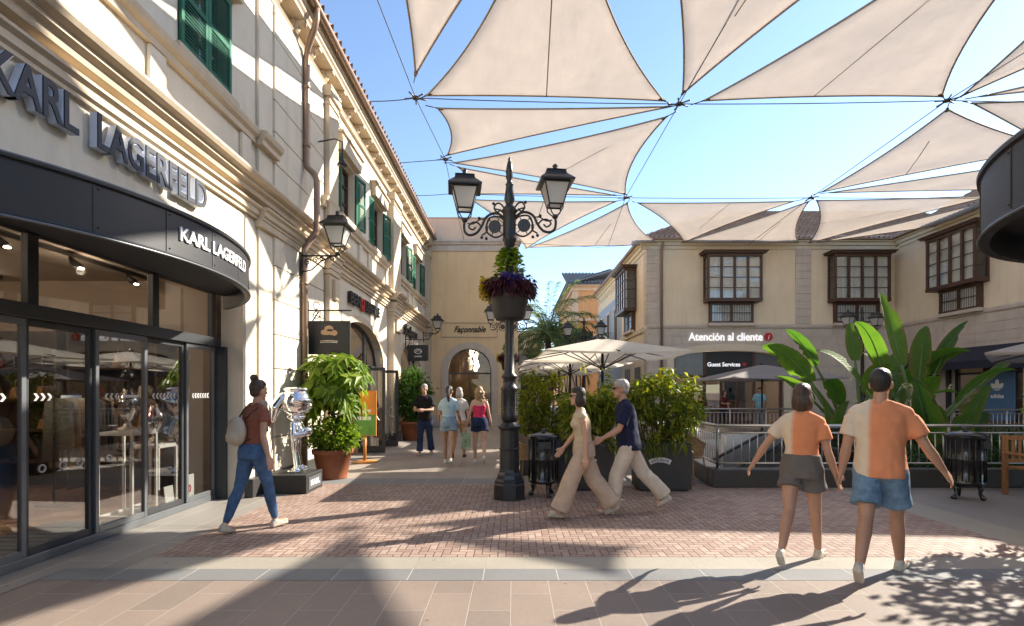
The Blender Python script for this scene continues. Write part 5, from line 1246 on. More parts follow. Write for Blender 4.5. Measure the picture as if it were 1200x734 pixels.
def street_lamp(label, rz=.12):
    t = thing('street_lamp', label, 'street lamp', (0, 0, 0), 'black two lantern street lamps')
    b = MB(); a8 = math.pi/8
    b.lathe([(.245, 0), (.245, .22), (.235, .235), (.235, .27), (.20, .30), (.19, .36), (.165, .40), (.16, .44)], n=8, smooth=False, ang=a8)
    b.lathe([(.15, .435), (.145, .72), (.155, .73), (.155, .75), (.142, .76), (.138, 1.02), (.17, 1.045), (.175, 1.075), (.15, 1.09), (.10, 1.14)], n=12, smooth=False)
    b.build('base', M['iron'], t, local=True)
    p = MB()
    p.lathe([(.10, 1.13), (.125, 1.2), (.13, 1.26), (.105, 1.32), (.112, 1.45), (.115, 1.58), (.13, 1.62), (.13, 1.65), (.10, 1.68), (.095, 1.78), (.12, 1.80), (.12, 1.83), (.078, 1.87), (.07, 2.2), (.062, 3.75), (.085, 3.78), (.085, 3.82), (.105, 3.85), (.105, 3.88), (.098, 3.9), (.098, 4.27), (.115, 4.30), (.09, 4.34), (.055, 4.37), (.06, 4.4), (.08, 4.46), (.06, 4.6), (.05, 4.66), (.062, 4.68), (.05, 4.7), (.035, 4.74), (.055, 4.78), (.05, 4.84), (.058, 4.86), (.045, 4.95), (.03, 5.02), (.02, 5.03), (.022, 5.06), (.005, 5.1)], n=16)
    for k in range(8):
        for j in range(9):
            a = k*math.pi/4; z = 1.28+j*.036; p.ell((.116*math.cos(a), .116*math.sin(a), z), .014, 6, 4)
    p.build('post', M['iron'], t, local=True)
    for sx in (-1, 1):
        ax = Vector((sx*math.cos(rz), sx*math.sin(rz)*-1, 0)) if True else None
        m_ = arm_scroll(MB(), ax, 4.08); a_ = m_.build('arm', M['iron'], t, local=True)
        lantern(a_, ax*.68+Vector((0, 0, 4.18)), .98, rz)
    return t
LAMPX = (597-VX)/F*7.65
L1 = street_lamp('nearest and largest black lamp post with two lanterns, on the brick paving'); put(L1, (LAMPX, 7.65, 0))
L2 = copy_tree(L1); put(L2, (-.2, 19.4, 0)); L2['label'] = 'second black lamp post with two lanterns, standing directly behind the nearest lamp post'
L3 = copy_tree(L1); put(L3, (2.95, 21.5, -.35), -.1); L3['label'] = 'black lamp post with two lanterns rising behind the cream parasol in front of the palm'
L4 = copy_tree(L1); put(L4, (14.3, 21.0, 0), .3); L4['label'] = 'black lamp post with two lanterns half hidden by banana leaves before the right bay windows'
def wall_lantern(label, xw, y, z, L):
    t = thing('wall_lantern', label, 'wall lantern', (xw, y, z), 'black bracket lanterns on the left building')
    b = MB(); ax = Vector((1, 0, 0))
    b.box(-.0, .03, -.05, .05, -.28, .14); b.tube([(0.02, 0, .08), (L, 0, .08)], .016, 8); b.tube([(.02, 0, -.22), (.2, 0, -.18), (L*.55, 0, -.02), (L*.8, 0, .06)], .013, 7)
    for c, r in (((.12, 0, -.04), .07), ((.27, 0, -.0), .055), ((.38, 0, .025), .04)): b.tube(spiral(c, r, .012, 0, 9, (ax,)), .009, 6); 
    b.tube(spiral((L-.09, 0, .03), .06, .01, 0, 8, (ax,)), .011, 6)
    b.build('bracket', M['iron'], t, local=True); lantern(t, (L, 0, .12), 1.0); return t
wall_lantern('black lantern on a scrolled wall bracket beside the downpipe above the hanging hat sign', -3.93, 9.45, 4.02, .68)
w2 = wall_lantern('black wall lantern at the far end of the left building by the end wall', -3.83, 21.6, 3.98, .62)
w2.location = (-3.83, 21.6, 4.0)
sp_ = thing('wall_spotlight', 'small bell shaped spotlight hanging from an arm on the pier beside the upper downpipe', 'spotlight', (-3.93, 10.3, 6.6))
MB().tube([(-3.93, 10.3, 6.62), (-3.6, 10.3, 6.68), (-3.45, 10.3, 6.62), (-3.45, 10.3, 6.3)], .014, 6).build('arm', M['iron'], sp_)
MB().lathe([(.02, .0), (.03, -.06), (.10, -.16), (.10, -.18)], (-3.45, 10.3, 6.32), 14).build('lamp_shade', M['iron'], sp_)
cc_ = thing('security_camera', 'small white security camera on the stone corner beside the cream parasol', 'camera', (XC-.1, YG-.1, 3.25))
MB().box(XC-.06, XC+.06, YG-.12, YG-.05, 3.3, 3.42).build('mount', M['white'], cc_); MB().ell((XC, YG-.2, 3.3), (.12, .12, .12)).build('dome', M['white'], cc_)
# ================================================================== hanging shop signs
def hanging_sign(label, xw, y, zrod, x0, x1, z0, z1):
    t = thing('hanging_sign', label, 'hanging sign', (xw, y, zrod), 'board signs hung from wall brackets')
    r = MB(); r.tube([(xw, y, zrod), (x1+.02, y, zrod)], .014, 8); r.tube([(xw, y, zrod-.3), (xw+.1, y, zrod-.2), (xw+.22, y, zrod-.02)], .012, 6)
    for s in (-1, 1): r.tube([(xw+.17+.07*math.cos(a*.5)*(1-a*.03), y, zrod+s*(.09+.07*math.sin(a*.5))) for a in range(12)], .008, 6)
    r.box(xw-.01, xw+.02, y-.03, y+.03, zrod-.36, zrod+.18)
    for u in (.28, .78): x = x0+(x1-x0)*u; r.tube([(x, y, zrod), (x, y, z1)], .008, 6)
    r.build('bracket', M['iron'], t)
    MB().box(x0, x1, y-.02, y+.02, z0, z1).build('board', M['sign_black'], t, bevel=.006); return t
tanp = mat('tan print', (.55, .34, .19), .6); crp = mat('cream print', (.74, .62, .48), .6)
h = hanging_sign('black hanging board with a tan hat and banner emblem above the big potted plant', -3.93, 9.75, 3.14, -3.91, -3.11, 2.30, 2.94)
e = MB(); fn = lambda u, w, d: (-3.51+u, 9.73-d, 2.66+w)
def blob(mb, cx_, cz_, rx, rz_, d, n=14): mb.prism([(cx_+rx*math.cos(a*2*math.pi/n), cz_+rz_*math.sin(a*2*math.pi/n)) for a in range(n)], fn, .001, d)
for a in ((-.10, .06, .055, .05, .006), (.0, .13, .085, .06, .009), (.10, .05, .06, .055, .0075), (0, .04, .13, .035, .012)): blob(e, *a)
e.build('emblem', tanp, h)
e = MB(); blob(e, .02, .1, .06, .022, .014); blob(e, 0, -.0, .05, .014, .0135); e.build('emblem_dark_lines', M['sign_black'], h)  # black ovals printed over the tan emblem
e = MB()
for i in range(8):
    u0, u1 = -.16+i*.04, -.12+i*.04; q = lambda u: -.085-u*u*-1.6*0-.06*(1-(u/.16)**2)+.06
    e.prism([(u0, -.09-.25*u0*u0+.0), (u1, -.09-.25*u1*u1), (u1, -.135-.25*u1*u1), (u0, -.135-.25*u0*u0)], fn, .001, .006)
bn = e.build('banner', crp, h); mb = MB(); lettering(mb, 'BENQUERENTE', fn, -.145, .145, -.126, -.10, .002, .03, d0=.0065); mb.build('banner_lettering', M['sign_black'], h)
h2 = hanging_sign('smaller black hanging board with a white round emblem near the end wall', -3.93, 18.6, 3.5, -3.85, -3.10, 2.72, 3.30)
fn = lambda u, w, d: (-3.47+u, 18.58-d, 3.04+w)
e = MB(); e.tube([fn(.13*math.cos(a*math.pi/8), .08*math.sin(a*math.pi/8)+.03, .004) for a in range(17)], .014, 6); e.tube([fn(-.1, .0, .004), fn(.0, .06, .004), fn(.12, .02, .004)], .012, 6); e.build('emblem', M['white'], h2)
mb = MB(); lettering(mb, 'SCALPERS', fn, -.14, .14, -.18, -.13, .004, .03, d0=.002); mb.build('lettering', M['white'], h2)
# ================================================================== litter bins
def litter_bin(label):
    t = thing('litter_bin', label, 'litter bin', (0, 0, 0), 'black cast litter bins'); b = MB()
    b.lathe([(.20, .2), (.235, .22), (.235, .25), (.222, .27), (.222, .55), (.228, .56), (.228, .58), (.222, .59), (.225, .86), (.245, .88), (.245, .9)], n=32)
    for k in range(20):
        a = k*math.pi/10; b.box(0, 0, 0, 0, 0, 0) if False else b.tube([(.226*math.cos(a), .226*math.sin(a), .27), (.226*math.cos(a), .226*math.sin(a), .86)], .009, 6)
    b.build('drum', M['gloss_black'], t, local=True)
    l = MB().lathe([(.25, .9), (.25, .915), (.20, .945), (.12, .96), (.05, .97), (.03, .985), (.045, 1.0), (.03, 1.02), (.015, 1.03)], n=28); l.build('lid', M['gloss_black'], t, local=True)
    for k in range(3):
        a = -math.pi/2+.35+k*2*math.pi/3; c, s = math.cos(a), math.sin(a)
        MB().tube([(.14*c, .14*s, .22), (.17*c, .17*s, .15), (.16*c, .16*s, .09), (.19*c, .19*s, .03), (.215*c, .215*s, .012)], [.03, .032, .024, .032, .04], 8).build('leg', M['gloss_black'], t, local=True)
    MB().box(-.09, .09, -.262, -.23, .74, .84).build('plate', M['iron'], t, local=True)
    return t
b1 = litter_bin('black three legged litter bin right beside the nearest lamp post'); put(b1, ((637-VX)/F*7.85, 7.85, 0))
b2 = copy_tree(b1); put(b2, (6.72, 7.62, 0), .4, 1.04); b2['label'] = 'black three legged litter bin by the railing next to the wooden bench'
# ================================================================== bench
bt = thing('bench', 'slatted wooden garden bench cut off by the right edge in front of the railing', 'bench', (8.4, 7.85, 0))
x0, x1, y0 = 7.6, 9.2, 7.7
for y in (y0-.25, y0+.25):
    for x in (x0, x1-.06): MB().box(x, x+.06, y-.03, y+.03, 0, .62 if y < y0 else .92).build('leg', M['wood_bench'], bt, bevel=.005)
for x in (x0-.01, x1-.07): MB().box(x, x+.08, y0-.3, y0+.28, .622, .66).build('armrest', M['wood_bench'], bt, bevel=.008)
s = MB()
for k in range(6): s.box(x0+.061, x1-.061, y0-.26+k*.088, y0-.185+k*.088, .41, .435)
s.box(x0+.061, x1-.061, y0-.23, y0-.2, .33, .409); s.build('seat', M['wood_bench'], bt, bevel=.004)
s = MB(); s.box(x0+.061, x1-.061, y0+.225, y0+.265, .84, .91); s.box(x0+.061, x1-.061, y0+.23, y0+.26, .5, .55)
for k in range(14): s.box(x0+.12+k*.105, x0+.17+k*.105, y0+.238, y0+.252, .551, .839)
s.build('backrest', M['wood_bench'], bt, bevel=.003)
# ================================================================== railings, stair well, moving stair
def railing(label, pts, z0=.30, h=1.02, post=1.3):
    t = thing('railing', label, 'railing', (pts[0][0], pts[0][1], z0))
    for (xa, ya), (xb, yb) in zip(pts, pts[1:]):
        r = MB(); b = MB()
        L = math.hypot(xb-xa, yb-ya); q = lambda d: (xa+(xb-xa)*d/L, ya+(yb-ya)*d/L)
        r.tube([(*q(0), h), (*q(L), h)], .027, 10); r.tube([(*q(0), h-.12), (*q(L), h-.12)], .014, 8); r.tube([(*q(0), z0+.09), (*q(L), z0+.09)], .014, 8)
        n = max(1, round(L/post))
        for i in range(n+1):
            p_ = MB().tube([(*q(L*i/n), z0), (*q(L*i/n), h-.01)], .021, 10); p_.lathe([(.045, 0), (.045, .012)], (*q(L*i/n), z0), 12)
            p_.build('post', M['steel'], t)
        k = round(L/.135)
        for i in range(1, k): b.tube([(*q(L*i/k), z0+.09), (*q(L*i/k), h-.12)], .0085, 6)
        r.build('rails', M['steel'], t); b.build('balusters', M['steel'], t)
    return t
FR = 8.6
railing('brushed steel railing on the dark granite kerb in front of the stair well and plants', [(3.68, 16.9), (3.55, 10.1), (3.42, FR), (12.5, FR)])
railing('farther steel railing along the back edge of the stair well before the glazed doors', [(3.68, 17.4), (9.8, 17.4)], .02)
railing('short steel railing behind the banana plants in front of the right wing', [(11.0, 16.4), (17, 16.4)], .02)
kb = MB(); kb.box(3.30, 12.6, FR-.12, FR+.12, 0, .30); kb.add([(3.30, FR+.121, 0), (3.56, FR+.121, 0), (3.70, 10.1, 0), (3.46, 10.1, 0), (3.30, FR+.121, .3), (3.56, FR+.121, .3), (3.70, 10.1, .3), (3.46, 10.1, .3)], [(0, 3, 2, 1), (4, 5, 6, 7), (0, 1, 5, 4), (1, 2, 6, 5), (2, 3, 7, 6), (3, 0, 4, 7)])
kb.add([(3.46, 10.101, 0), (3.70, 10.101, 0), (3.82, 17, 0), (3.58, 17, 0), (3.46, 10.101, .3), (3.70, 10.101, .3), (3.82, 17, .3), (3.58, 17, .3)], [(0, 3, 2, 1), (4, 5, 6, 7), (0, 1, 5, 4), (1, 2, 6, 5), (2, 3, 7, 6), (3, 0, 4, 7)])
tag(kb.build('kerb_wall', M['granite'], bevel=.012), 'low dark granite kerb carrying the front railing', 'kerb')
ww = mat('white well wall', (.62, .60, .56), .7, var=.05)
wl_ = MB(); x0, x1, y0, y1, zb = 3.63, 6.99, 8.76, 17.29, -3.6
for q in (((x0, y1, zb), (x1, y1, zb), (x1, y1, -.013), (x0, y1, -.013)), ((x0, y0, zb), (x0, y1, zb), (x0, y1, -.013), (x0, y0, -.013)), ((x1, y0, zb), (x1, y1, zb), (x1, y1, -.013), (x1, y0, -.013)), ((x0, y0, zb), (x1, y0, zb), (x1, y0, -.013), (x0, y0, -.013)), ((x0, y0, zb), (x1, y0, zb), (x1, y1, zb), (x0, y1, zb))): wl_.add(q, [(0, 1, 2, 3)])
tag(wl_.build('stair_well', ww), 'white rendered stair well sunk behind the front railing', 'stair well')
pw = MB().box(5.0, 6.95, 12.2, 12.35, -3.5, .62); tag(pw.build('well_screen', ww), 'low white screen wall standing in the stair well behind the moving stair', 'wall')
es = thing('escalator', 'moving stair with glass sides and black handrails going down inside the well', 'escalator', (6, 11, -1))
dirv = Vector((1, 0, math.tan(R(28)))); 
for y in (10.3, 11.5):
    p0 = Vector((3.75, y, -.32)); p1 = p0+dirv*2.1; p2 = p1+Vector((.35, 0, .05)); p3 = p2+Vector((.75, 0, 0))
    MB().tube([p0, p1, p2, p3, p3+Vector((.08, 0, -.1)), p3+Vector((.0, 0, -.25))], .035, 8).build('handrail', M['gloss_black'], es)
    MB().add([p0+Vector((0, -.008, -.9)), p1+Vector((0, -.008, -.9)), p3+Vector((0, -.008, -.75)), p3+Vector((0, -.008, -.03)), p2+Vector((0, -.008, -.03)), p1+Vector((0, -.008, -.03)), p0+Vector((0, -.008, -.03))], [tuple(range(7))]).build('side_panel', M['glass_dark'], es)
st = MB()
for k in range(12):
    x = 3.8+k*.27; z = -1.2+k*.27*math.tan(R(28)); st.box(x, x+.27, 10.36, 11.44, z-.35, z)
st.build('steps', M['grey_metal'], es)
# ================================================================== parasols
def parasol(label, w_, zr, zt, m_, group, base=True):
    t = thing('parasol', label, 'parasol', (0, 0, 0), group); h = w_/2; c = MB(); n = 10
    vs, fs = [], []; ix = {}
    for side in range(4):
        ca, sa = [(1, 0), (0, 1), (-1, 0), (0, -1)][side]
        for i in range(n+1):
            for j in range(n+1):
                t_ = i/n; u = -1+2*j/n; x = h*t_; y = h*t_*u; z = zt+(zr-zt)*t_-.10*t_*(1-t_)*(1-abs(u)**2)*1.2-.035*t_*t_*(1-u*u)
                ix[side, i, j] = len(vs); vs.append((x*ca-y*sa, x*sa+y*ca, z))
        for i in range(n):
            for j in range(n): fs.append((ix[side, i, j], ix[side, i+1, j], ix[side, i+1, j+1], ix[side, i, j+1]))
    for side in range(4):
        ca, sa = [(1, 0), (0, 1), (-1, 0), (0, -1)][side]
        for j in range(n):
            a, b = vs[ix[side, n, j]], vs[ix[side, n, j+1]]; o = len(vs)
            vs += [a, b, (b[0], b[1], b[2]-.035), (a[0], a[1], a[2]-.035)]; fs.append((o, o+1, o+2, o+3))
    c.add(vs, fs, False); c.build('canopy_cloth', m_, t, local=True)
    f = MB()
    for k in range(8):
        a = k*math.pi/4; r_ = h*(math.sqrt(2) if k % 2 else 1)*.99
        tip = Vector((r_*math.cos(a), r_*math.sin(a), zr-.02)); top = Vector((.03*math.cos(a), .03*math.sin(a), zt-.06))
        MB().tube([top, top.lerp(tip, .5)+Vector((0, 0, -.055)), tip], .012, 6).build('rib', M['iron'], t, local=True)
        MB().tube([(.04*math.cos(a), .04*math.sin(a), zt-.62), top.lerp(tip, .5)+Vector((0, 0, -.06))], .011, 6).build('strut', M['iron'], t, local=True)
    p = MB().lathe([(.03, .06), (.03, zt-.1), (.05, zt-.08), (.05, zt-.02), (.09, zt-.005), (.10, zt+.012), (.03, zt+.03), (.02, zt+.06)], n=14); p.lathe([(.06, zt-.66), (.06, zt-.56)], n=12)
    p.build('pole', M['iron'], t, local=True)
    MB().lathe([(.32, 0), (.32, .05), (.06, .07), (.05, .2)], n=20).build('base', M['iron'], t, local=True); return t
g1 = 'cream parasols over the cafe terrace'
u1 = parasol('large square cream parasol nearest the walkers, rising behind the front planters', 2.72, 2.35, 2.70, M['parasol'], g1); put(u1, ((706-VX)/F*10.6, 10.6, 0), .06)
for k, (px, Y, rz, lab) in enumerate(((668, 13.9, .05, 'second cream parasol of the terrace, just behind the nearest one'), (655, 17.3, .03, 'third cream parasol, deeper in the terrace row'), (648, 20.6, .08, 'fourth cream parasol, the last of the terrace row'))):
    c = copy_tree(u1); put(c, ((px-VX)/F*Y, Y, 0), rz); c['label'] = lab
u2 = parasol('grey square parasol open before the glazed doors under the white lettering', 4.1, 2.1, 2.66, M['parasol_grey'], 'grey parasols on the plaza'); put(u2, ((893-VX)/F*19.8, 19.8, 0), .0)
u3 = parasol('x', 3.2, 2.2, 2.72, M['parasol_grey'], 'grey parasols on the plaza'); put(u3, (9.62, 8.0, .0), R(45)); u3['label'] = 'pale grey parasol whose tip enters the picture at the right edge by the blue panel'
# ================================================================== planters with hedge (boxes here, leaves below)
def planter_box(label, x0, x1, y0, d_, h_, logo):
    t = thing('planter_box', label, 'planter', ((x0+x1)/2, y0+d_/2, 0), 'anthracite hedge planters'); b = MB()
    e = .03
    b.box(x0, x1, y0, y0+e, .03, h_); b.box(x0, x1, y0+d_-e, y0+d_, .03, h_); b.box(x0, x0+e, y0+e, y0+d_-e, .03, h_); b.box(x1-e, x1, y0+e, y0+d_-e, .03, h_); b.box(x0+.04, x1-.04, y0+.04, y0+d_-.04, 0, .05)
    b.build('box', M['planter'], t, bevel=.006)
    MB().box(x0+e+.001, x1-e-.001, y0+e+.001, y0+d_-e-.001, .05, h_-.05).build('soil', M['soil'], t)
    if logo:
        cx_, cz_ = logo; fn = lambda u, w, d: (cx_+u, y0-d, cz_+w); q = MB(); n = 14
        def arc(u, r): a = (u/.17)*.5; return (math.sin(a)*r, math.cos(a)*r-.34)
        for i in range(n):
            u0, u1 = -.17+.34*i/n, -.17+.34*(i+1)/n; q.prism([arc(u0, .308), arc(u1, .308), arc(u1, .385), arc(u0, .385)], fn, .001, .003)
        l_ = q.build('logo_plate', M['white'], t)
        mb = MB(); lettering(mb, 'BENQUERENTE', lambda u, w, d: fn(*arc(u, .32+w), d), -.15, .15, .0, .045, .002, .012, d0=.0035); mb.build('logo_lettering', M['sign_black'], t)
    return t
PB = [planter_box('black planter box with white arched lettering fully in view by the railing corner', 1.99, 2.84, 8.15, .5, .78, (2.33, .50)),
      planter_box('black hedge planter box half hidden behind the walking couple', .72, 1.62, 8.2, .5, .78, (1.15, .5)),
      planter_box('black hedge planter box standing farther back behind the nearest litter bin', .12, 1.0, 9.7, .5, .78, None)]
# ================================================================== terrace chairs and tables
def chair(label):
    t = thing('chair', label, 'chair', (0, 0, 0), 'wicker chairs on the cafe terrace')
    MB().lathe([(.21, .44), (.23, .455), (.22, .475), (.1, .47)], n=20, sy=.95).build('seat', M['wicker'], t, local=True)
    b = MB(); n = 14; vs, fs = [], []
    for j in range(7):
        for i in range(n+1):
            a = R(-20)+R(220)*i/n; z = .48+.40*j/6*(.55+.45*math.sin(max(0, a)) if 0 < a < math.pi else .55); r_ = .22+.05*j/6
            vs.append((r_*math.cos(a), r_*.95*math.sin(a), z))
    for j in range(6):
        for i in range(n): fs.append((j*(n+1)+i, j*(n+1)+i+1, (j+1)*(n+1)+i+1, (j+1)*(n+1)+i))
    b.add(vs, fs, True); k = len(vs); b.add([(x*.93, y*.93, z) for x, y, z in vs], [f[::-1] for f in fs], True)
    b.tube([Vector(vs[6*(n+1)+i])*1.0 for i in range(n+1)], .016, 7); b.build('backrest', M['wicker'], t, local=True)
    for sx, sy in ((-1, -1), (1, -1), (-1, 1), (1, 1)): MB().tube([(sx*.16, sy*.15, .45), (sx*.21, sy*.2, 0)], .014, 8).build('leg', M['wicker'], t, local=True)
    return t
def cafe_table(label):
    t = thing('cafe_table', label, 'table', (0, 0, 0), 'round tables on the cafe terrace')
    MB().lathe([(.33, .72), (.34, .73), (.34, .75), (.33, .755)], n=28).build('tabletop', M['sign_black'], t, local=True)
    MB().lathe([(.03, .05), (.03, .72)], n=12).build('pole', M['iron'], t, local=True); MB().lathe([(.22, 0), (.22, .02), (.04, .06)], n=20).build('base', M['iron'], t, local=True); return t
c1 = chair('wicker armchair just right of the planter with white lettering'); put(c1, (3.1, 9.0, 0), 2.2)
cl = [((.25, 8.75, 0), 1.2, 'wicker armchair between the nearest lamp post and its litter bin'), ((.35, 10.6, 0), .3, 'wicker armchair behind the lamp post, beside the rear planter box'), ((.1, 12.0, 0), 2.8, 'wicker armchair farther down the terrace left of the second parasol'), ((.55, 12.7, 0), -.6, 'wicker armchair deep in the terrace under the second parasol edge'),
      ((1.8, 10.6, 0), .4, 'wicker armchair under the nearest cream parasol behind the hedge'), ((2.6, 11.3, 0), 2.0, 'wicker armchair right of the nearest parasol pole'), ((.2, 15, 0), .5, 'wicker armchair near the third cream parasol'), ((.3, 17.5, 0), 2.6, 'wicker armchair at the far end of the terrace'), ((3.05, 10.4, 0), 1.0, 'wicker armchair against the railing corner')]
for p, rz, l in cl: c = copy_tree(c1); put(c, p, rz); c['label'] = l
tb = cafe_table('round black table under the nearest cream parasol'); put(tb, (2.2, 10.9, 0))
for p, l in (((.3, 11.3, 0), 'round black table behind the rear planter box'), ((.25, 16.2, 0), 'round black table deep in the terrace'), ((1.0, 13.0, 0), 'round black table under the second cream parasol')):
    c = copy_tree(tb); put(c, p); c['label'] = l
# ================================================================== poster stand, statue
ps = thing('poster_stand', 'orange poster stand with an orange and green advert before the glass doors', 'poster stand', ((428-VX)/F*11.6, 11.6, 0))
om = mat('orange metal', (.55, .22, .035), .5); px0, px1 = P(414, 0, 11.6).x, P(441, 0, 11.6).x; pz1, pz0 = P(0, 458, 11.6).z, P(0, 511, 11.6).z
MB().lathe([(.30, 0), (.30, .015), (.05, .03), (.03, .04)], ((px0+px1)/2, 11.6, 0), 24).build('base', om, ps)
MB().tube([((px0+px1)/2, 11.6, .03), ((px0+px1)/2, 11.6, pz0)], .035, 10).build('post', om, ps)
MB().box(px0, px1, 11.58, 11.62, pz0, pz1).build('board', om, ps)
b = MB().box(px0+.02, px1-.02, 11.572, 11.579, pz0+.02+.45*(pz1-pz0), pz1-.02); b.build('poster_top', mat('orange print', (.75, .27, .03), .5, var=.25, scale=3), ps)
MB().box(px0+.02, px1-.02, 11.572, 11.579, pz0+.02, pz0+.019+.45*(pz1-pz0)).build('poster_bottom', mat('green print', (.12, .33, .05), .5, var=.3, scale=6), ps)
fn = lambda u, w, d: (px0+u, 11.572-d, pz0+w); q = MB()
for k in range(3): q.prism([(.10+k*.11, .36), (.19+k*.11, .36), (.19+k*.11, .44), (.10+k*.11, .44)], fn, .001, .003)
q.prism([(.08, .5), (.4, .54), (.4, .6), (.08, .56)], fn, .001, .003); q.build('poster_print', M['white'], ps)
PL = thing('statue', 'mirror chrome statue of a slim figure with an oversized head on a low black plinth', 'statue', (-3.55, 8.3, 0))
x0, x1 = P(300, 0, 7.95).x, P(359, 0, 7.95).x; MB().box(x0, x1, 7.95, 8.62, 0, .29).build('plinth', M['sign_black'], PL, bevel=.008)
pl = MB().box(x1+.001, x1+.008, 8.03, 8.54, .05, .24).build('plaque', M['grey_metal'], PL)
mb = MB(); lettering(mb, 'KARL', fX(x1), 8.1, 8.47, .10, .19, .004, .03, d0=.009); mb.build('plaque_lettering', M['white'], pl)
# ================================================================== plants
def pot(parent, c, r0, r1, h, m_=None):
    MB().lathe([(r0, 0), (r0*1.02, .02), (r1*.97, h-.09), (r1*1.05, h-.085), (r1*1.07, h-.01), (r1*1.03, h), (r1*.95, h), (r1*.93, h-.05)], c, 32).build('pot', m_ or M['terracotta'], parent)
    MB().lathe([(r1*.92, h-.07), (r1*.9, h-.06)], c, 24).build('soil', M['soil'], parent)
def limbs(mb, base, tips, r, rs, sag=.0):
    for t in tips:
        b, t = Vector(base), Vector(t); m_ = b.lerp(t, .5)+Vector(rs.normal(0, .06, 3)); m_.z += .08
        mb.tube([b, b.lerp(m_, .5)+Vector(rs.normal(0, .02, 3)), m_, m_.lerp(t, .5)+Vector(rs.normal(0, .02, 3)), t], [r, r*.85, r*.65, r*.45, r*.25], 7)
def whorls(centers, outs, n, L, Wd, rs, tilt=-.25):
    """umbrella like whorls of leaflets (schefflera)"""
    Pp, Dd, Up = [], [], []
    for c, o in zip(centers, outs):
        o = np.array(o, float); o /= np.linalg.norm(o)+1e-9; a = np.cross(o, [0.3, .2, 1.]); a /= np.linalg.norm(a); b = np.cross(o, a); ph = rs.rand()*6
        for k in range(n):
            an = ph+2*math.pi*k/n; d = a*math.cos(an)+b*math.sin(an)+o*(.25+tilt*rs.rand()); d[2] -= .25
            Pp.append(c); Dd.append(d); Up.append(o+rs.normal(0, .2, 3))
    return leaves(Pp, Dd, L, Wd, np.array(Up), .3, .25, rs.randint(1e6))
# --- big potted tree by the hanging sign
rs = np.random.RandomState(4); PC = Vector(((390-VX)/F*9.45, 9.45, 0))
t = thing('potted_tree', 'bright green umbrella tree with a leafy shrub in a terracotta pot by the statue', 'potted tree', PC)
pot(t, PC, .25, .345, .54)
trk = MB(); tips = []
cen, out = [], []
for k in range(230):
    v = rs.normal(size=3); v /= np.linalg.norm(v); rr = np.array([.70, .6, .68])*(rs.rand()**.42)
    c = np.array([PC.x+.04, PC.y+.05, 1.72])+v*rr
    if c[2] < 1.0 or c[0] < XW+.12: continue
    if mnoise.noise(Vector(c*2.3)) < -.22: continue
    cen.append(c); out.append(v*.7+np.array([.25, -.05, .55])); tips.append(c)
limbs(trk, (PC.x, PC.y, .45), [(PC.x-.05, PC.y, 1.5), (PC.x+.1, PC.y+.05, 1.6), (PC.x+.02, PC.y-.1, 1.4)], .035, rs)
for q in tips[::3]: limbs(trk, (PC.x+rs.normal(0, .06), PC.y+rs.normal(0, .06), 1.15+rs.rand()*.3), [q], .014, rs)
trk.build('trunk', M['bark'], t)
leafobj('crown', whorls(cen, out, 8, .24, .108, rs), M['leaf_bright'], t)
p, d = clumps((PC.x+.02, PC.y-.02, .80), (.44, .40, .33), 300, 12, .045, rs)
k_ = p[:, 2] > .42
leafobj('shrub', leaves(p[k_], d[k_], .075, .042, None, .25, .2, 5), M['leaf_bright'], t)
# --- second potted tree farther along the wall
PC2 = Vector(((484-VX)/F*17, 17, 0)); t = thing('potted_tree', 'rounded dense green tree in a terracotta pot beside the man in the black T-shirt', 'potted tree', PC2); rs = np.random.RandomState(9)
pot(t, PC2, .32, .42, .62); trk = MB(); limbs(trk, (PC2.x, PC2.y, .5), [(PC2.x, PC2.y, 1.5), (PC2.x+.2, PC2.y, 1.8), (PC2.x-.2, PC2.y, 1.7)], .04, rs); trk.build('trunk', M['bark'], t)
p, d = clumps((PC2.x, PC2.y, 1.5), (.56, .5, .9), 240, 14, .07, rs); leafobj('crown', leaves(p, d, .13, .06, None, .25, .3, 2), M['leaf_mid'], t)
# --- hedges in the planter boxes
def hedge(label, x0, x1, y0, y1, z0, z1, seed, n=420):
    rs = np.random.RandomState(seed); t = thing('hedge', label, 'hedge', ((x0+x1)/2, (y0+y1)/2, z0), 'yellow green hedges in the planters')
    st = MB(); Pp, Dd, Pt, Dt = [], [], [], []
    for k in range(n):
        x, y = rs.uniform(x0-.06, x1+.06), rs.uniform(y0-.06, y1+.1); top = z1-.22+.22*rs.rand()+.30*mnoise.noise(Vector((x*4.5, seed*1.7, y*4))); z = z0+(top-z0)*rs.rand()**.75
        q = np.array([x, y, z])
        if mnoise.noise(Vector((x*5.5, z*4.5, seed*2.3))) < -.03: continue
        o = np.array([(x-(x0+x1)/2)*.8+rs.normal(0, .4), rs.normal(-.25, .45), .25])
        m_ = 8; pp = q+rs.normal(0, .045, (m_, 3)); dd = o+rs.normal(0, .65, (m_, 3)); dd[:, 2] -= .15
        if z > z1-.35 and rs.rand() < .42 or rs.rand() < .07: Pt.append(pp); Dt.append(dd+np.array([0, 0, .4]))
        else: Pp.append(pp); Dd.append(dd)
        if k % 9 == 0: st.tube([((x0+x1)/2+(x-(x0+x1)/2)*.7, (y0+y1)/2, z0), (x, y, z)], [.012, .005], 5)
    st.build('stem', M['bark'], t)
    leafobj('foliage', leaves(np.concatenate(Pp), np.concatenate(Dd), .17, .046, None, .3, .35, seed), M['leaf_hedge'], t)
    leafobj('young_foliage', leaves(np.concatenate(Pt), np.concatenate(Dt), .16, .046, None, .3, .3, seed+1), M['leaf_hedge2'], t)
hedge('dense yellow green hedge in the planter with white lettering, right of the walking man', 1.98, 2.9, 8.14, 8.62, .66, 1.86, 21, 620)
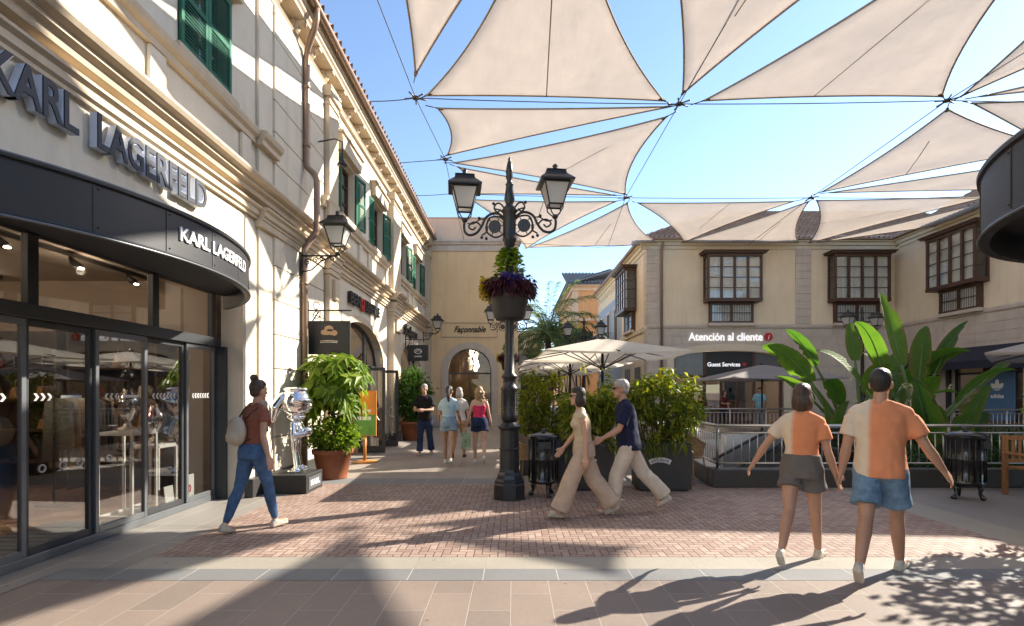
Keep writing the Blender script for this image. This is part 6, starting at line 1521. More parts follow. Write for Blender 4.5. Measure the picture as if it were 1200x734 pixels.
hedge('yellow green hedge between the heads of the walking couple', .9, 1.6, 8.2, 8.68, .66, 1.80, 22, 480)
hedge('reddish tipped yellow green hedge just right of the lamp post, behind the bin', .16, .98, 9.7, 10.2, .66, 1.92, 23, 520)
# trailing grass over the front of the lettered planter
rs = np.random.RandomState(31); p = np.stack([rs.uniform(2.1, 2.6, 60), np.full(60, 8.13), rs.uniform(.72, .82, 60)], 1); d = np.stack([rs.normal(0, .25, 60), rs.uniform(-.35, -.1, 60), rs.uniform(-1, -.5, 60)], 1)
t = thing('trailing_plant', 'tuft of hanging grassy leaves spilling over the lettered planter', 'plant', (2.35, 8.2, .74)); leafobj('foliage', leaves(p, d, .22, .018, None, .2, .3, 3), M['leaf_hedge'], t)
# --- flower basket on the lamp post
def basket(label):
    rs = np.random.RandomState(12); t = thing('flower_basket', label, 'flower basket', (0, 0, 0), 'black flower bowls on the lamp posts')
    MB().lathe([(.20, 2.66), (.22, 2.69), (.225, 2.70), (.235, 2.71), (.29, 3.02), (.305, 3.05), (.32, 3.06), (.32, 3.10), (.30, 3.10), (.29, 3.06)], n=32).build('bowl', M['planter'], t, local=True)
    MB().lathe([(.285, 3.06), (.28, 3.07)], n=24).build('soil', M['soil'], t, local=True)
    def ringp(n, r0, r1, z, dz, a0=0, a1=2*math.pi):
        a = rs.uniform(a0, a1, n); r = rs.uniform(r0, r1, n); p = np.stack([r*np.cos(a), r*np.sin(a), z+rs.normal(0, dz, n)], 1); d = np.stack([np.cos(a), np.sin(a), rs.uniform(-.9, .5, n)], 1)+rs.normal(0, .35, (n, 3)); return p, d
    p, d = ringp(1500, .16, .36, 3.15, .055); leafobj('purple_foliage', leaves(p, d, .12, .045, None, .3, .5, 1), M['leaf_purple'], t, local=True)
    p, d = ringp(260, .30, .42, 3.13, .07, 2.6, 3.7); leafobj('yellow_flowers', leaves(p, d, .07, .05, None, .2, .2, 2), M['flower_yellow'], t, local=True)
    p, d = ringp(260, .24, .36, 3.23, .04, -1.9, -.9); leafobj('violet_flowers', leaves(p, d, .06, .05, None, .2, .2, 3), M['flower_violet'], t, local=True)
    n = 520; h = rs.rand(n)**.8; a = rs.uniform(0, 2*math.pi, n); r = (.05+.15*np.sin(np.pi*(.25+.7*h)))*rs.rand(n)**.5
    p = np.stack([r*np.cos(a), r*np.sin(a), 3.18+.55*h], 1); d = np.stack([np.cos(a), np.sin(a), rs.normal(.1, .5, n)], 1)
    leafobj('climber', leaves(p, d, .085, .06, None, .2, .2, 4), M['leaf_bright'], t, local=True); return t
f1 = basket('bowl of purple leaves, violet flowers and green climber on the nearest lamp post'); f1.location = (LAMPX, 7.65, 0)
f2 = copy_tree(f1); f2.location = (-.2, 19.4, -.25); f2['label'] = 'smaller looking flower bowl on the second lamp post, low behind the nearest post'
# --- banana like plants (white bird of paradise)
def paddle(base, azim, lean, stalk, L, Wd, rs, droop=.5, tears=5):
    """petiole then a broad leaf with a folded midrib and torn edges; returns stalk path and leaf arrays"""
    dh = Vector((math.cos(azim), math.sin(azim), 0)); p = Vector(base); d = (dh*math.sin(lean)+Vector((0, 0, 1))*math.cos(lean)).normalized()
    path = [p.copy()]; n1 = 6
    for i in range(n1): p = p+d*(stalk/n1); d = (d+dh*.03).normalized(); path.append(p.copy())
    n = 14; v, f, rn = [], [], []; vn, rm = [], []; side = dh.cross(Vector((0, 0, 1))).normalized(); roll = rs.normal(0, .35); c0 = rs.rand()
    side = (side*math.cos(roll)+d.cross(side)*math.sin(roll)).normalized()
    mid = []; tr = set(rs.randint(2, n-1, 3)) if tears else set(); tside = 1 if rs.rand() < .5 else -1
    for i in range(n+1):
        t_ = i/n; w_ = Wd*.5*(math.sin(math.pi*min(1, (t_*.93+.05)))**.55)*(1-.25*t_) if t_ < .995 else .004
        nrm = side.cross(d).normalized()
        fold = .22+.25*t_
        for s, sg in ((-1, 1), (-.5, .5), (0, 0), (.5, .5), (1, 1)):
            off = side*(s*w_)+nrm*(abs(s)*w_*fold*(1 if sg else 0))+Vector((0, 0, -1))*(abs(s)**2*w_*.25)
            if i in tr and s == tside: off *= .6
            vn.append(t_*.5+.10*abs(s)); rm.append(abs(s)); v.append(tuple(p+off+Vector((0, 0, .012*math.sin(i*2.1+s*3)*w_*2)))); rn.append(min(1, max(0, c0*.7+.15*abs(s))))
        mid.append(p.copy()); p = p+d*(L/n); d = (d+(dh*.6+Vector((0, 0, -1)))*(droop*t_*2.2/n)).normalized()
    for i in range(n):
        for k in range(4): a = i*5+k; f.append((a, a+1, a+6, a+5))
    return path, mid, v, f, rn, vn, rm
def banana(label, c, specs, seed, flowers=0):
    rs = np.random.RandomState(seed); t = thing('banana_plant', label, 'plant', c, 'broad leaved banana like plants behind the railing'); st = MB(); V, Fq, Rn = [], [], []; Vn, Rm = [], []
    for (az, lean, stalk, L, Wd, dr) in specs:
        b = Vector(c)+Vector((rs.normal(0, .12), rs.normal(0, .12), 0)); path, mid, v, f, rn, vn, rm = paddle(b, az, lean, stalk, L, Wd*1.02, rs, dr)
        st.tube(path, [.07-.045*i/len(path) for i in range(len(path))], 8); st.tube([q+Vector((0, 0, -.006)) for q in mid], [.022-.019*i/len(mid) for i in range(len(mid))], 6)
        o = len(V); V += v; Fq += [tuple(i+o for i in q) for q in f]; Rn += rn; Vn += vn; Rm += rm
    st.build('stalk', M['stalk'], t)
    a = np.array(V)-np.array(c); me = bpy.data.meshes.new('foliage'); me.from_pydata(a.tolist(), [], Fq); me.materials.append(M['leaf_banana'])
    at = me.attributes.new('rnd', 'FLOAT', 'POINT'); at.data.foreach_set('value', np.array(Rn, np.float32))
    for nm, ar in (('vein', Vn), ('rim', Rm)): me.attributes.new(nm, 'FLOAT', 'POINT').data.foreach_set('value', np.array(ar, np.float32))
    me.polygons.foreach_set('use_smooth', [True]*len(me.polygons)); me.update()
    o = bpy.data.objects.new('foliage', me); COL.objects.link(o); o.parent = t
    if flowers:
        P_, D_ = [], []
        for k in range(flowers):
            q = np.array(c)+np.array([rs.normal(0, .3), -.25+rs.normal(0, .15), 1.5+rs.normal(0, .35)])
            for j in range(9): P_.append(q); D_.append(rs.normal(0, .6, 3)+np.array([0, -.2, .3]))
        leafobj('flower', leaves(P_, D_, .15, .03, None, .3, .1, seed), M['flower_white'], t)
def azd(deg): return R(deg)       # 0 = right, 90 = away, 180 = left, -90 = towards the viewer
cB = G(1066, 522); cB = ((1066-VX)/F*12.2, 12.2, .0); cA = ((1000-VX)/F*14.0, 14.0, 0)
banana('tallest banana plant with upright torn leaves, rising behind the walking man', cB,
       [(azd(100), .10, 2.3, 2.0, .62, .15), (azd(15), .42, 2.3, 1.75, .58, .35), (azd(-10), .66, 2.2, 1.6, .5, .3), (azd(170), .45, 1.9, 1.5, .6, .75), (azd(40), .2, 2.0, 1.5, .55, .3), (azd(200), .25, 2.2, 1.5, .5, .8),
        (azd(-30), .5, 1.6, 1.3, .5, .9), (azd(140), .2, 1.5, 1.3, .5, .5), (azd(60), .55, 1.6, 1.4, .5, .6), (azd(250), .4, 1.4, 1.1, .45, 1.0)], 3, 7)
banana('spreading banana plant with drooping leaves between the walking woman and man', cA,
       [(azd(175), .5, 2.2, 1.7, .7, .75), (azd(160), .30, 2.5, 1.3, .55, .5), (azd(-60), .55, 2.1, 1.7, .7, 1.0), (azd(190), .75, 2.0, 1.3, .6, .6), (azd(70), .2, 2.6, 1.3, .5, .3), (azd(20), .5, 2.3, 1.3, .6, .8),
        (azd(-100), .5, 1.8, 1.4, .6, 1.1), (azd(120), .5, 2.4, 1.4, .5, .6), (azd(-20), .8, 1.8, 1.2, .5, 1.0), (azd(220), .5, 1.5, 1.2, .5, 1.1)], 5, 6)
banana('low banana plant with very broad upright leaves behind the railing by the bin', ((1108-VX)/F*10.6, 10.6, 0),
       [(azd(200), .18, .35, 1.55, .85, .15), (azd(95), .06, .5, 1.5, .7, .15), (azd(-15), .22, .55, 1.35, .62, .2), (azd(20), .62, .5, 1.2, .45, .3), (azd(170), .5, .4, 1.1, .6, .4), (azd(60), .4, .3, 1.3, .6, .3)], 8)
banana('small banana plant half hidden by the railing to the left of the walking man', ((972-VX)/F*12.5, 12.5, 0), [(azd(150), .3, .5, 1.0, .45, .6), (azd(30), .35, .6, 1.1, .45, .6), (azd(-80), .4, .5, .9, .4, .8), (azd(90), .1, .7, 1.0, .4, .4)], 10)
# planting bed with low ground cover
sl_ = sheet('planting_bed', 7.02, 16, 8.8, 16.2, .04, M['soil'])
rs = np.random.RandomState(6); n = 5200; p = np.stack([rs.uniform(7.1, 14.5, n), rs.uniform(8.95, 15.5, n), rs.uniform(.04, .62, n)*rs.rand(n)**.4], 1); d = rs.normal(0, .6, (n, 3)); d[:, 2] += .5
tag(leafobj('ground_cover', leaves(p, d, .3, .07, None, .3, .4, 3), M['leaf_dark']), 'dark leafy ground cover filling the bed behind the railing', 'ground cover', None, 'stuff')
# --- tree at the right edge
c = Vector((6.82, 5.55, 0)); rs = np.random.RandomState(14)
t = thing('potted_tree', 'dark glossy small tree reaching into the picture at the right edge above the bench', 'potted tree', c); pot(t, c, .3, .4, .6)
trk = MB(); limbs(trk, (c.x, c.y, .5), [(c.x, c.y, 1.6), (c.x-.35, c.y-.1, 1.7), (c.x+.3, c.y, 1.8)], .05, rs); trk.build('trunk', M['bark'], t)
p, d = clumps((c.x, c.y, 1.72), (.82, .7, .78), 170, 13, .085, rs); leafobj('crown', leaves(p, d, .15, .075, None, .25, .3, 7), M['leaf_dark'], t)
# --- palm and shrubs in the side street
def palm(label, c, h, n, L, seed):
    rs = np.random.RandomState(seed); t = thing('palm_tree', label, 'palm', c); tr = MB(); zs = np.linspace(0, h, 12)
    tr.tube([(c[0]+.12*math.sin(z*.5), c[1], z) for z in zs], [.2-.05*z/h+.015*(k % 2) for k, z in enumerate(zs)], 12); tr.build('trunk', M['bark'], t)
    Pp, Dd = [], []; rb = MB(); top = Vector((c[0]+.12*math.sin(h*.5), c[1], h))
    for k in range(n):
        a = k*2.399; el = R(80-100*((k+.5)/n)); d = Vector((math.cos(a)*math.cos(el), math.sin(a)*math.cos(el), math.sin(el))); p = top.copy(); path = [p.copy()]
        for i in range(16):
            p = p+d*(L/16); d = (d+Vector((0, 0, -.085-.04*rs.rand()))).normalized(); path.append(p.copy())
            s = d.cross(Vector((0, 0, 1))).normalized(); up = s.cross(d)
            for sg in (-1, 1):
                for q in range(4): Pp.append(tuple(p-d*(L/64*q))); Dd.append(tuple(s*sg*.75+d*.6+up*(.1+rs.normal(0, .12))))
        rb.tube(path, [.022-.018*i/16 for i in range(17)], 5)
    rb.build('rib', M['stalk'], t); leafobj('crown', leaves(Pp, Dd, .55, .045, None, .2, .35, seed), M['leaf_palm'], t)
palm('blue green palm tree standing in the side street behind the parasols', ((640-VX)/F*27, 27, 0), 4.6, 36, 3.3, 2)
def bush(name, label, c, r, n, lf, wd, m_, seed, cat, trunk=0.):
    rs = np.random.RandomState(seed); t = thing(name, label, cat, (c[0], c[1], 0)); tk = MB(); limbs(tk, (c[0], c[1], 0), [(c[0]+rs.normal(0, r[0]*.4), c[1], c[2]+rs.normal(0, .2)) for k in range(5)], .05+.03*trunk, rs); tk.build('trunk', M['bark'], t)
    p, d = clumps(c, r, n, 14, .14, rs); leafobj('crown', leaves(p, d, lf, wd, None, .25, .3, seed), m_, t)
bush('street_tree', 'dark clipped street tree behind the lanterns in front of the orange house', ((678-VX)/F*30, 30, 4.1), (1.3, 1.2, 1.1), 160, .26, .12, M['leaf_dark'], 41, 'tree')
bush('shrub', 'dark shrub beside the grey dome awning far down the side street', (1.5, 28, 2.3), (.9, .8, .8), 110, .2, .1, M['leaf_dark'], 42, 'shrub')
bush('street_tree', 'yellow green tree with feathery leaves just right of the palm', ((664-VX)/F*33, 33, 5.2), (1.2, 1.1, .9), 70, .34, .07, M['leaf_hedge2'], 43, 'tree')
bush('shrub', 'dark green plant inside the arched entrance of the ochre building', (-2.1, YB+.95, .9), (.7, .3, .45), 60, .16, .06, M['leaf_dark'], 44, 'shrub')
# ================================================================== people
SKIN = {'light': (.56, .33, .23), 'tan': (.44, .235, .145), 'mid': (.50, .285, .19)}
def skinmat(k):
    if 'skin '+k in bpy.data.materials: return bpy.data.materials['skin '+k]
    m_ = mat('skin '+k, SKIN[k], .5, var=.06, scale=8); m_.node_tree.nodes['Principled BSDF'].inputs['Subsurface Weight'].default_value = .12
    m_.node_tree.nodes['Principled BSDF'].inputs['Subsurface Radius'].default_value = (.02, .008, .004); return m_
def cloth(name, col, var=.12, scale=9, bump=1.): return mat(name, col, .85, var=var, scale=scale, bump=bump, bscale=9, spec=.2)
def denim(name, col): return mat(name, col, .85, var=.3, scale=14, bump=.4, bscale=9, spec=.2, var2=.25, scale2=4)
def hairmat(name, c1, c2):
    m, n, l, b = newmat(name); tc = n.new('ShaderNodeTexCoord'); mp = n.new('ShaderNodeMapping'); mp.inputs['Scale'].default_value = (90, 90, 7); no = n.new('ShaderNodeTexNoise'); no.inputs['Scale'].default_value = 1; no.inputs['Detail'].default_value = 4
    l.new(tc.outputs['Object'], mp.inputs[0]); l.new(mp.outputs[0], no.inputs['Vector']); r = n.new('ShaderNodeValToRGB'); e = r.color_ramp.elements; e[0].position, e[1].position = .35, .68; e[0].color = list(c1)+[1]; e[1].color = list(c2)+[1]
    l.new(no.outputs['Fac'], r.inputs['Fac']); l.new(r.outputs[0], b.inputs['Base Color']); b.inputs['Roughness'].default_value = .5
    bp = n.new('ShaderNodeBump'); bp.inputs['Strength'].default_value = .8; bp.inputs['Distance'].default_value = .01; l.new(no.outputs['Fac'], bp.inputs['Height']); l.new(bp.outputs[0], b.inputs['Normal']); return m
def remesh(mb, name, m_, parent, vox=.012, smooth=3, wob=0., seed=0):
    """fuse the rough pieces into one continuous skin"""
    me = bpy.data.meshes.new('rough'); me.from_pydata([tuple(v) for v in mb.v], [], mb.f); o = bpy.data.objects.new('rough', me)
    bm = bmesh.new(); bm.from_mesh(me); bmesh.ops.recalc_face_normals(bm, faces=bm.faces); bm.to_mesh(me); bm.free()
    md = o.modifiers.new('r', 'REMESH'); md.mode = 'VOXEL'; md.voxel_size = vox; md.use_smooth_shade = True
    if smooth: ms = o.modifiers.new('s', 'SMOOTH'); ms.factor = .5; ms.iterations = smooth
    res = shaped(o); bpy.data.objects.remove(o); bpy.data.meshes.remove(me)
    if wob:
        nn = [v.normal.copy() for v in res.vertices]
        for v, nv in zip(res.vertices, nn):
            c = v.co; w_ = mnoise.noise(Vector((c.x*9, c.y*9, c.z*5+seed)))*.6+mnoise.noise(Vector((c.x*22, c.y*22, c.z*12+seed)))*.4
            v.co = c+nv*(w_*wob)
    res.name = name; res.materials.clear(); res.materials.append(m_); res.polygons.foreach_set('use_smooth', [True]*len(res.polygons))
    ob = bpy.data.objects.new(name, res); COL.objects.link(ob); ob.parent = parent; return ob
class Pose: pass
def person(label, loc, rz, H, pose, skin, hair, top, bottom, shoes, sex='f', vox=.011, group=None, extra=None):
    """local frame: +Y is forward, +X is the figure's right"""
    k = H/1.75; t = thing('person', label, 'person', (0, 0, 0), group); V = Vector
    g = lambda n, d=0.: pose.get(n, d)
    f = .93 if sex == 'f' else 1.0
    lean = R(g('lean', 3)); pel = V((0, 0, .93))
    up = V((0, math.sin(lean), math.cos(lean))); tw = R(g('twist'))
    hipw, shw = (.092, .158) if sex == 'f' else (.09, .178)
    ct, st_ = math.cos(tw), math.sin(tw)
    neck = pel+up*.53; sh = {s: pel+up*.44+V((s*shw*ct, s*shw*st_, 0)) for s in (-1, 1)}
    hd = R(g('headyaw')); head = neck+up*.155+V((0, .02, 0)); hp = {s: pel+V((s*hipw, 0, -.03)) for s in (-1, 1)}
    J = {}
    for s, n in ((-1, 'l'), (1, 'r')):
        a, kn = R(g('hip_'+n)), R(g('knee_'+n)); ab = R(g('habd_'+n, 1.5))
        th = V((s*math.sin(ab), math.sin(a)*math.cos(ab), -math.cos(a)*math.cos(ab))); ke = hp[s]+th*.43; b = a-kn
        sn = V((s*math.sin(ab)*.5, math.sin(b), -math.cos(b))).normalized(); an = ke+sn*.42
        fp = R(g('foot_'+n, 0)); J[s] = dict(hip=hp[s], knee=ke, ank=an, toe=V((s*.12, math.cos(fp), math.sin(fp))).normalized(), fp=fp)
        a, ab, el, tw2 = R(g('sh_'+n)), R(g('sabd_'+n, 10)), R(g('el_'+n, 15)), R(g('etw_'+n, 0))
        ua = V((s*math.sin(ab), math.sin(a)*math.cos(ab), -math.cos(a)*math.cos(ab))); eb = sh[s]+ua*.285
        fwd = V((0, math.cos(a), math.sin(a))); side = V((-s, 0, 0)); bend = fwd*math.cos(tw2)+side*math.sin(tw2)
        fa = (ua*math.cos(el)+bend*math.sin(el)).normalized(); wr = eb+fa*.24; J[s].update(nk=pel+up*.505+V((s*.05, -.01, 0)), sh=sh[s], elb=eb, wri=wr, fa=fa, ua=ua)
    # feet on the ground
    zmin = min(J[s]['ank'].z-.075-max(0, -math.sin(J[s]['fp']))*.16-max(0, math.sin(J[s]['fp']))*.06 for s in (-1, 1))
    dz = V((0, 0, -zmin))
    for s in (-1, 1):
        for q in ('hip', 'knee', 'ank', 'sh', 'elb', 'wri', 'nk'): J[s][q] = J[s][q]+dz
    pel, neck, head = pel+dz, neck+dz, head+dz
    def TR(mb): mb.v = [tuple(V(v)*k) for v in mb.v]; return mb
    def torso(mb, e, z0, z1, scale=1., hem=0.):
        prof = ([(-.10, .165, .12), (-.02, .172, .125), (.08, .15, .105), (.18, .130, .095), (.28, .148, .105), (.38, .165, .11), (.45, .16, .095), (.50, .10, .07), (.54, .055, .052)] if sex == 'f' else
                [(-.10, .16, .115), (-.02, .165, .12), (.08, .158, .112), (.18, .160, .112), (.28, .178, .118), (.38, .19, .12), (.45, .185, .105), (.50, .115, .075), (.54, .062, .058)])
        zs = sorted({z0, z1, *[p[0] for p in prof if z0 < p[0] < z1]}); rg = []
        for z in zs:
            rx = np.interp(z, [p[0] for p in prof], [p[1] for p in prof]); ry = np.interp(z, [p[0] for p in prof], [p[2] for p in prof]); c = pel+up*z
            h_ = e+hem*max(0, min(1, (.16-z)/.16)); rg.append((c, rx*scale+h_, ry*scale+h_))
        vs, fs = [], []; n = 24
        for c, rx, ry in rg:
            fr = min(1, max(0, (c.z-pel.z)/.4)); tt = tw*fr
            for i in range(n):
                a = 2*math.pi*i/n; x, y = rx*math.cos(a), ry*math.sin(a); vs.append((c.x+x*math.cos(tt)-y*math.sin(tt), c.y+x*math.sin(tt)+y*math.cos(tt), c.z))
        for j in range(len(rg)-1):
            for i in range(n): q = (i+1) % n; fs.append((j*n+i, j*n+q, (j+1)*n+q, (j+1)*n+i))
        fs += [tuple(range(n))[::-1], tuple((len(rg)-1)*n+i for i in range(n))]; mb.add(vs, fs)
    RZ = Matrix.Rotation(hd, 3, 'Z')
    hv = lambda x, y, z: head+RZ @ V((x, y, z))
    # ---- body
    B = MB(); torso(B, 0, -.1, .54)
    B.cap(neck-up*.03, .056*f, head-up*.03, .05*f); B.ell(head+V((0, 0, .03)), (.073, .09, .105), 18, 12, RZ); B.ell(hv(0, .03, -.045), (.055, .06, .06), 14, 9, RZ)
    B.cap(hv(0, .088, .02), .010, hv(0, .108, -.018), .014); B.ell(hv(0, .078, -.055), (.024, .014, .009), 10, 6, RZ); B.ell(hv(0, .075, -.09), (.022, .018, .016), 10, 6)
    for s in (-1, 1): B.ell(hv(s*.076, -.005, .0), (.012, .024, .034), 8, 6, RZ); B.ell(hv(s*.03, .08, .045), (.022, .012, .008), 8, 6, RZ)
    for s in (-1, 1):
        j = J[s]
        B.cap(j['nk'], .05*f, j['sh']+V((s*-.01, 0, .012)), .05*f); B.cap(j['sh']-V((s*.02, 0, 0)), .06*f, j['sh']+j['ua']*.08, .053*f); B.cap(j['sh']+j['ua']*.06, .05*f, j['elb'], .038*f); B.cap(j['elb'], .039*f, j['elb'].lerp(j['wri'], .35), .041*f); B.cap(j['elb'].lerp(j['wri'], .35), .041*f, j['wri'], .025*f)
        B.cap(j['hip'], .088, j['hip'].lerp(j['knee'], .4), .078*f+.006); B.cap(j['hip'].lerp(j['knee'], .4), .078*f+.006, j['knee'], .052); B.cap(j['knee'], .053, j['knee'].lerp(j['ank'], .35)-V((0, .012, 0)), .056*f); B.cap(j['knee'].lerp(j['ank'], .35)-V((0, .012, 0)), .055*f, j['ank'], .034*f)
        an, to = j['ank'], j['toe']; upf = V((0, -to.z, to.y)); B.cap(an-upf*.035-to*.02, .036, an-upf*.045+to*.13, .03)
        # hand: palm, four bent fingers of unequal length, thumb off the side near the wrist
        fa = j['fa']; inw = V((-s, 0, 0)); inw = (inw-fa*inw.dot(fa)).normalized(); wd = fa.cross(inw).normalized()
        if wd.y < 0: wd = -wd
        curl = g('curl_'+('l' if s < 0 else 'r'), .35)
        for q in range(5): B.cap(j['wri']+fa*.01+wd*(.008*(q-2)), .017, j['wri']+fa*.085+wd*(.0165*(q-2)), .0135)
        for q, ln in enumerate((.062, .078, .084, .074)):
            b0 = j['wri']+fa*.088+wd*(.019*(1.5-q)*-1); d0 = (fa+inw*curl*.4+wd*(.06*(q-1.5))).normalized(); p1 = b0+d0*ln*.45; d1 = (d0+inw*curl).normalized(); p2 = p1+d1*ln*.32; d2 = (d1+inw*curl).normalized(); p3 = p2+d2*ln*.28
            B.cap(b0, .0098, p1, .0092, 8); B.cap(p1, .0092, p2, .0086, 8); B.cap(p2, .0086, p3, .0075, 8)
        b0 = j['wri']+fa*.03+wd*.026; d0 = (fa*.7+wd*.75+inw*.25).normalized(); p1 = b0+d0*.038; p2 = p1+(d0*.5+fa*.8+inw*.2).normalized()*.034; B.cap(b0, .0135, p1, .011, 8); B.cap(p1, .011, p2, .009, 8)
    remesh(TR(B), 'body', skinmat(skin), t, vox*.8, 2)
    # ---- clothes
    def sleeve(mb, e, frac, flare=.012):
        for s in (-1, 1):
            j = J[s]; mb.cap(j['nk'], .046*f+e, j['sh']+V((s*-.01, 0, .008)), .05*f+e); mb.cap(j['sh']-V((s*.025, 0, .01)), .056*f+e, j['sh']+j['ua']*.07, .054*f+e)
            if frac <= 1: mb.tube([j['sh']+j['ua']*.03, j['sh']+j['ua']*.285*frac], [.054*f+e, .050*f+e+flare], 14)
            else: mb.cap(j['sh'], .05*f+e, j['elb'], .042*f+e); mb.cap(j['elb'], .042*f+e, j['wri'], .03*f+e)
    T = MB(); e = top.get('e', .014)
    torso(T, e, top.get('z0', -.06), top.get('z1', .49), 1., .016 if top.get('z0', -.06) < 0 else 0.)
    if top.get('sleeve'): sleeve(T, e, top['sleeve'])
    elif top.get('straps'):
        for s in (-1, 1): T.tube([pel+up*.36+V((s*.09, -.11, 0)), pel+up*.49+V((s*.085, -.03, 0)), pel+up*.40+V((s*.085, .12, 0))], .014, 8)
    else:
        for s in (-1, 1): T.cap(J[s]['nk'], .045*f+e, J[s]['sh'], .05*f+e)
    if sex == 'f':
        for s in (-1, 1): T.ell(pel+up*.33+V((s*.07, .085, 0)), (.07+e*.5, .065, .075))
    if top.get('collar'): T.tube([neck-up*.018+V((.072*f*math.cos(a*math.pi/8), .066*f*math.sin(a*math.pi/8), 0)) for a in range(17)], .017, 8)
    remesh(TR(T), top.get('name', 'top'), top['mat'], t, vox, 3, .010, 1)
    L = MB(); kind = bottom['kind']; e = .012; torso(L, .028 if bottom.get('waist', .05) > .07 else e, -.1, bottom.get('waist', .05))
    for s in (-1, 1):
        j = J[s]; mid = j['hip'].lerp(j['knee'], .4)
        if kind == 'shorts':
            fr = bottom.get('len', .55); L.cap(j['hip'], .095+e, j['hip'].lerp(j['knee'], .25), .092+e); L.tube([j['hip'], j['hip'].lerp(j['knee'], fr*.6), j['hip'].lerp(j['knee'], fr)], [.096+e, .092+e, .085+e+bottom.get('flare', .014)], 18)
        elif kind == 'slim': L.cap(j['hip'], .09+e, mid, .082*f+e); L.cap(mid, .082*f+e, j['knee'], .055+e*.6); L.cap(j['knee'], .056+e*.6, j['knee'].lerp(j['ank'], .35)-V((0, .01, 0)), .058+e*.5); L.cap(j['knee'].lerp(j['ank'], .35)-V((0, .01, 0)), .058+e*.5, j['ank'].lerp(j['knee'], .1), .042)
        else:
            w_ = bottom.get('wide', .02); L.cap(j['hip'], .095+e, mid, .085+e+w_*.4); L.cap(mid, .085+e+w_*.4, j['knee'], .06+e+w_); L.cap(j['knee'], .06+e+w_, j['knee'].lerp(j['ank'], .5)-V((0, .015, 0)), .056+e+w_*1.2)
            L.tube([j['knee'].lerp(j['ank'], .5)-V((0, .015, 0)), j['ank'].lerp(j['knee'], .03)-V((0, .005, 0))], [.056+e+w_*1.2, .058+e+w_*1.6], 16)
    remesh(TR(L), bottom.get('name', 'trousers'), bottom['mat'], t, vox, 3, .009, 5)
    for s in (-1, 1):
        j = J[s]; an, to = j['ank'], j['toe']; upf = V((0, -to.z, to.y)); Sh = MB()
        if shoes.get('sandal'): Sh.cap(an-upf*.07-to*.045, .032, an-upf*.072+to*.12, .032); Sh.cap(an-upf*.04+to*.06, .04, an-upf*.045+to*.1, .04)
        else:
            Sh.cap(an-upf*.04-to*.03, .037, an-upf*.046+to*.05, .036); Sh.cap(an-upf*.044+to*.04, .037, an-upf*.054+to*.125, .030); Sh.cap(an-upf*.012-to*.008, .038, an-upf*.03, .038)
            for q in (-.014, .014): Sh.cap(an-upf*.066-to*.042+V((q, 0, 0)), .024, an-upf*.067+to*.13+V((q, 0, 0)), .022)
        remesh(TR(Sh), 'shoe', shoes['mat'], t, vox*.8, 2)
    # ---- hair
    Hh = MB(); hk = hair['kind']
    Hh.ell(hv(0, -.022, .052), (.083, .092, .098), 18, 12, RZ); Hh.ell(hv(0, .02, .085), (.074, .07, .062), 14, 9, RZ)
    if hk == 'bob': Hh.ell(hv(0, -.04, -.03), (.088, .075, .12), 14, 9, RZ); [Hh.ell(hv(s*.07, -.005, -.04), (.026, .05, .09), 12, 8, RZ) for s in (-1, 1)]
    if hk == 'bun': Hh.ell(hv(0, -.06, .165), (.048, .048, .045)); Hh.ell(hv(0, -.045, .0), (.07, .06, .07))
    if hk == 'pony': Hh.ell(hv(0, -.045, .0), (.07, .06, .07)); Hh.cap(hv(0, -.11, .05), .03, hv(0, -.14, -.08), .038); Hh.cap(hv(0, -.14, -.08), .038, hv(.01, -.12, -.26), .02)
    if hk == 'curly':
        rs_ = np.random.RandomState(3)
        for q in range(60):
            v = rs_.normal(size=3); v /= np.linalg.norm(v)
            if v[1] > .45 and v[2] < .4: continue
            Hh.ell(hv(v[0]*.10, -.03+v[1]*.09, -.01+v[2]*.13-.05*(v[1] < 0)), .032, 8, 6)
        for q in range(26): Hh.ell(hv(rs_.normal(0, .06), -.085+rs_.normal(0, .02), -.2+.16*rs_.rand()), .03, 8, 6)
    if hk == 'short': Hh.ell(hv(0, -.035, .01), (.076, .07, .075), 14, 9, RZ)
    remesh(TR(Hh), 'hair', hair['mat'], t, vox*.9, 2, .006, 3)
    for s in (-1, 1): TR(MB().ell(hv(s*.03, .083, .022), (.013, .009, .008), 10, 6, RZ)).build('eye', eyem, t, local=True)
    if extra: extra(t, J, pel, up, head, neck, hv, TR, k, remesh, vox)
    t.location = loc; t.rotation_euler = (0, 0, rz); return t
eyem = mat('dark eye', (.03, .02, .015), .2)
def glasses(t, J, pel, up, head, neck, hv, TR, k, rm, vx):
    g_ = MB()
    for s in (-1, 1): g_.ell(hv(s*.034, .098, .022), (.03, .010, .022), 12, 8); g_.tube([hv(s*.062, .095, .03), hv(s*.08, .04, .03), hv(s*.08, -.01, .015)], .004, 6)
    g_.tube([hv(-.02, .106, .028), hv(.02, .106, .028)], .004, 6); TR(g_).build('sunglasses', M['gloss_black'], t, local=True)
def backpack(t, J, pel, up, head, neck, hv, TR, k, rm, vx):
    b = MB(); c = pel+up*.22+Vector((-.05, -.19, 0))
    b.ell(c, (.135, .085, .17)); b.ell(c+Vector((0, -.05, -.06)), (.10, .06, .09)); b.ell(c+Vector((0, 0, .08)), (.11, .07, .1))
    rm(TR(b), 'backpack_bag', mat('beige rucksack canvas', (.50, .42, .33), .8, var=.1, bump=.3, bscale=20), t, vx, 3, .004)
    s_ = MB()
    for s in (-1, 1): s_.tube([c+Vector((s*.06, .06, .15)), J[s]['sh']+Vector((-s*.05, -.05, .062)), J[s]['sh']+Vector((-s*.055, .07, .0)), pel+up*.22+Vector((s*.14, .07, 0)), c+Vector((s*.1, .05, -.1))], .018, 8, flat=.4)
    TR(s_).build('strap', mat('black strap', (.03, .03, .03), .8), t, local=True)
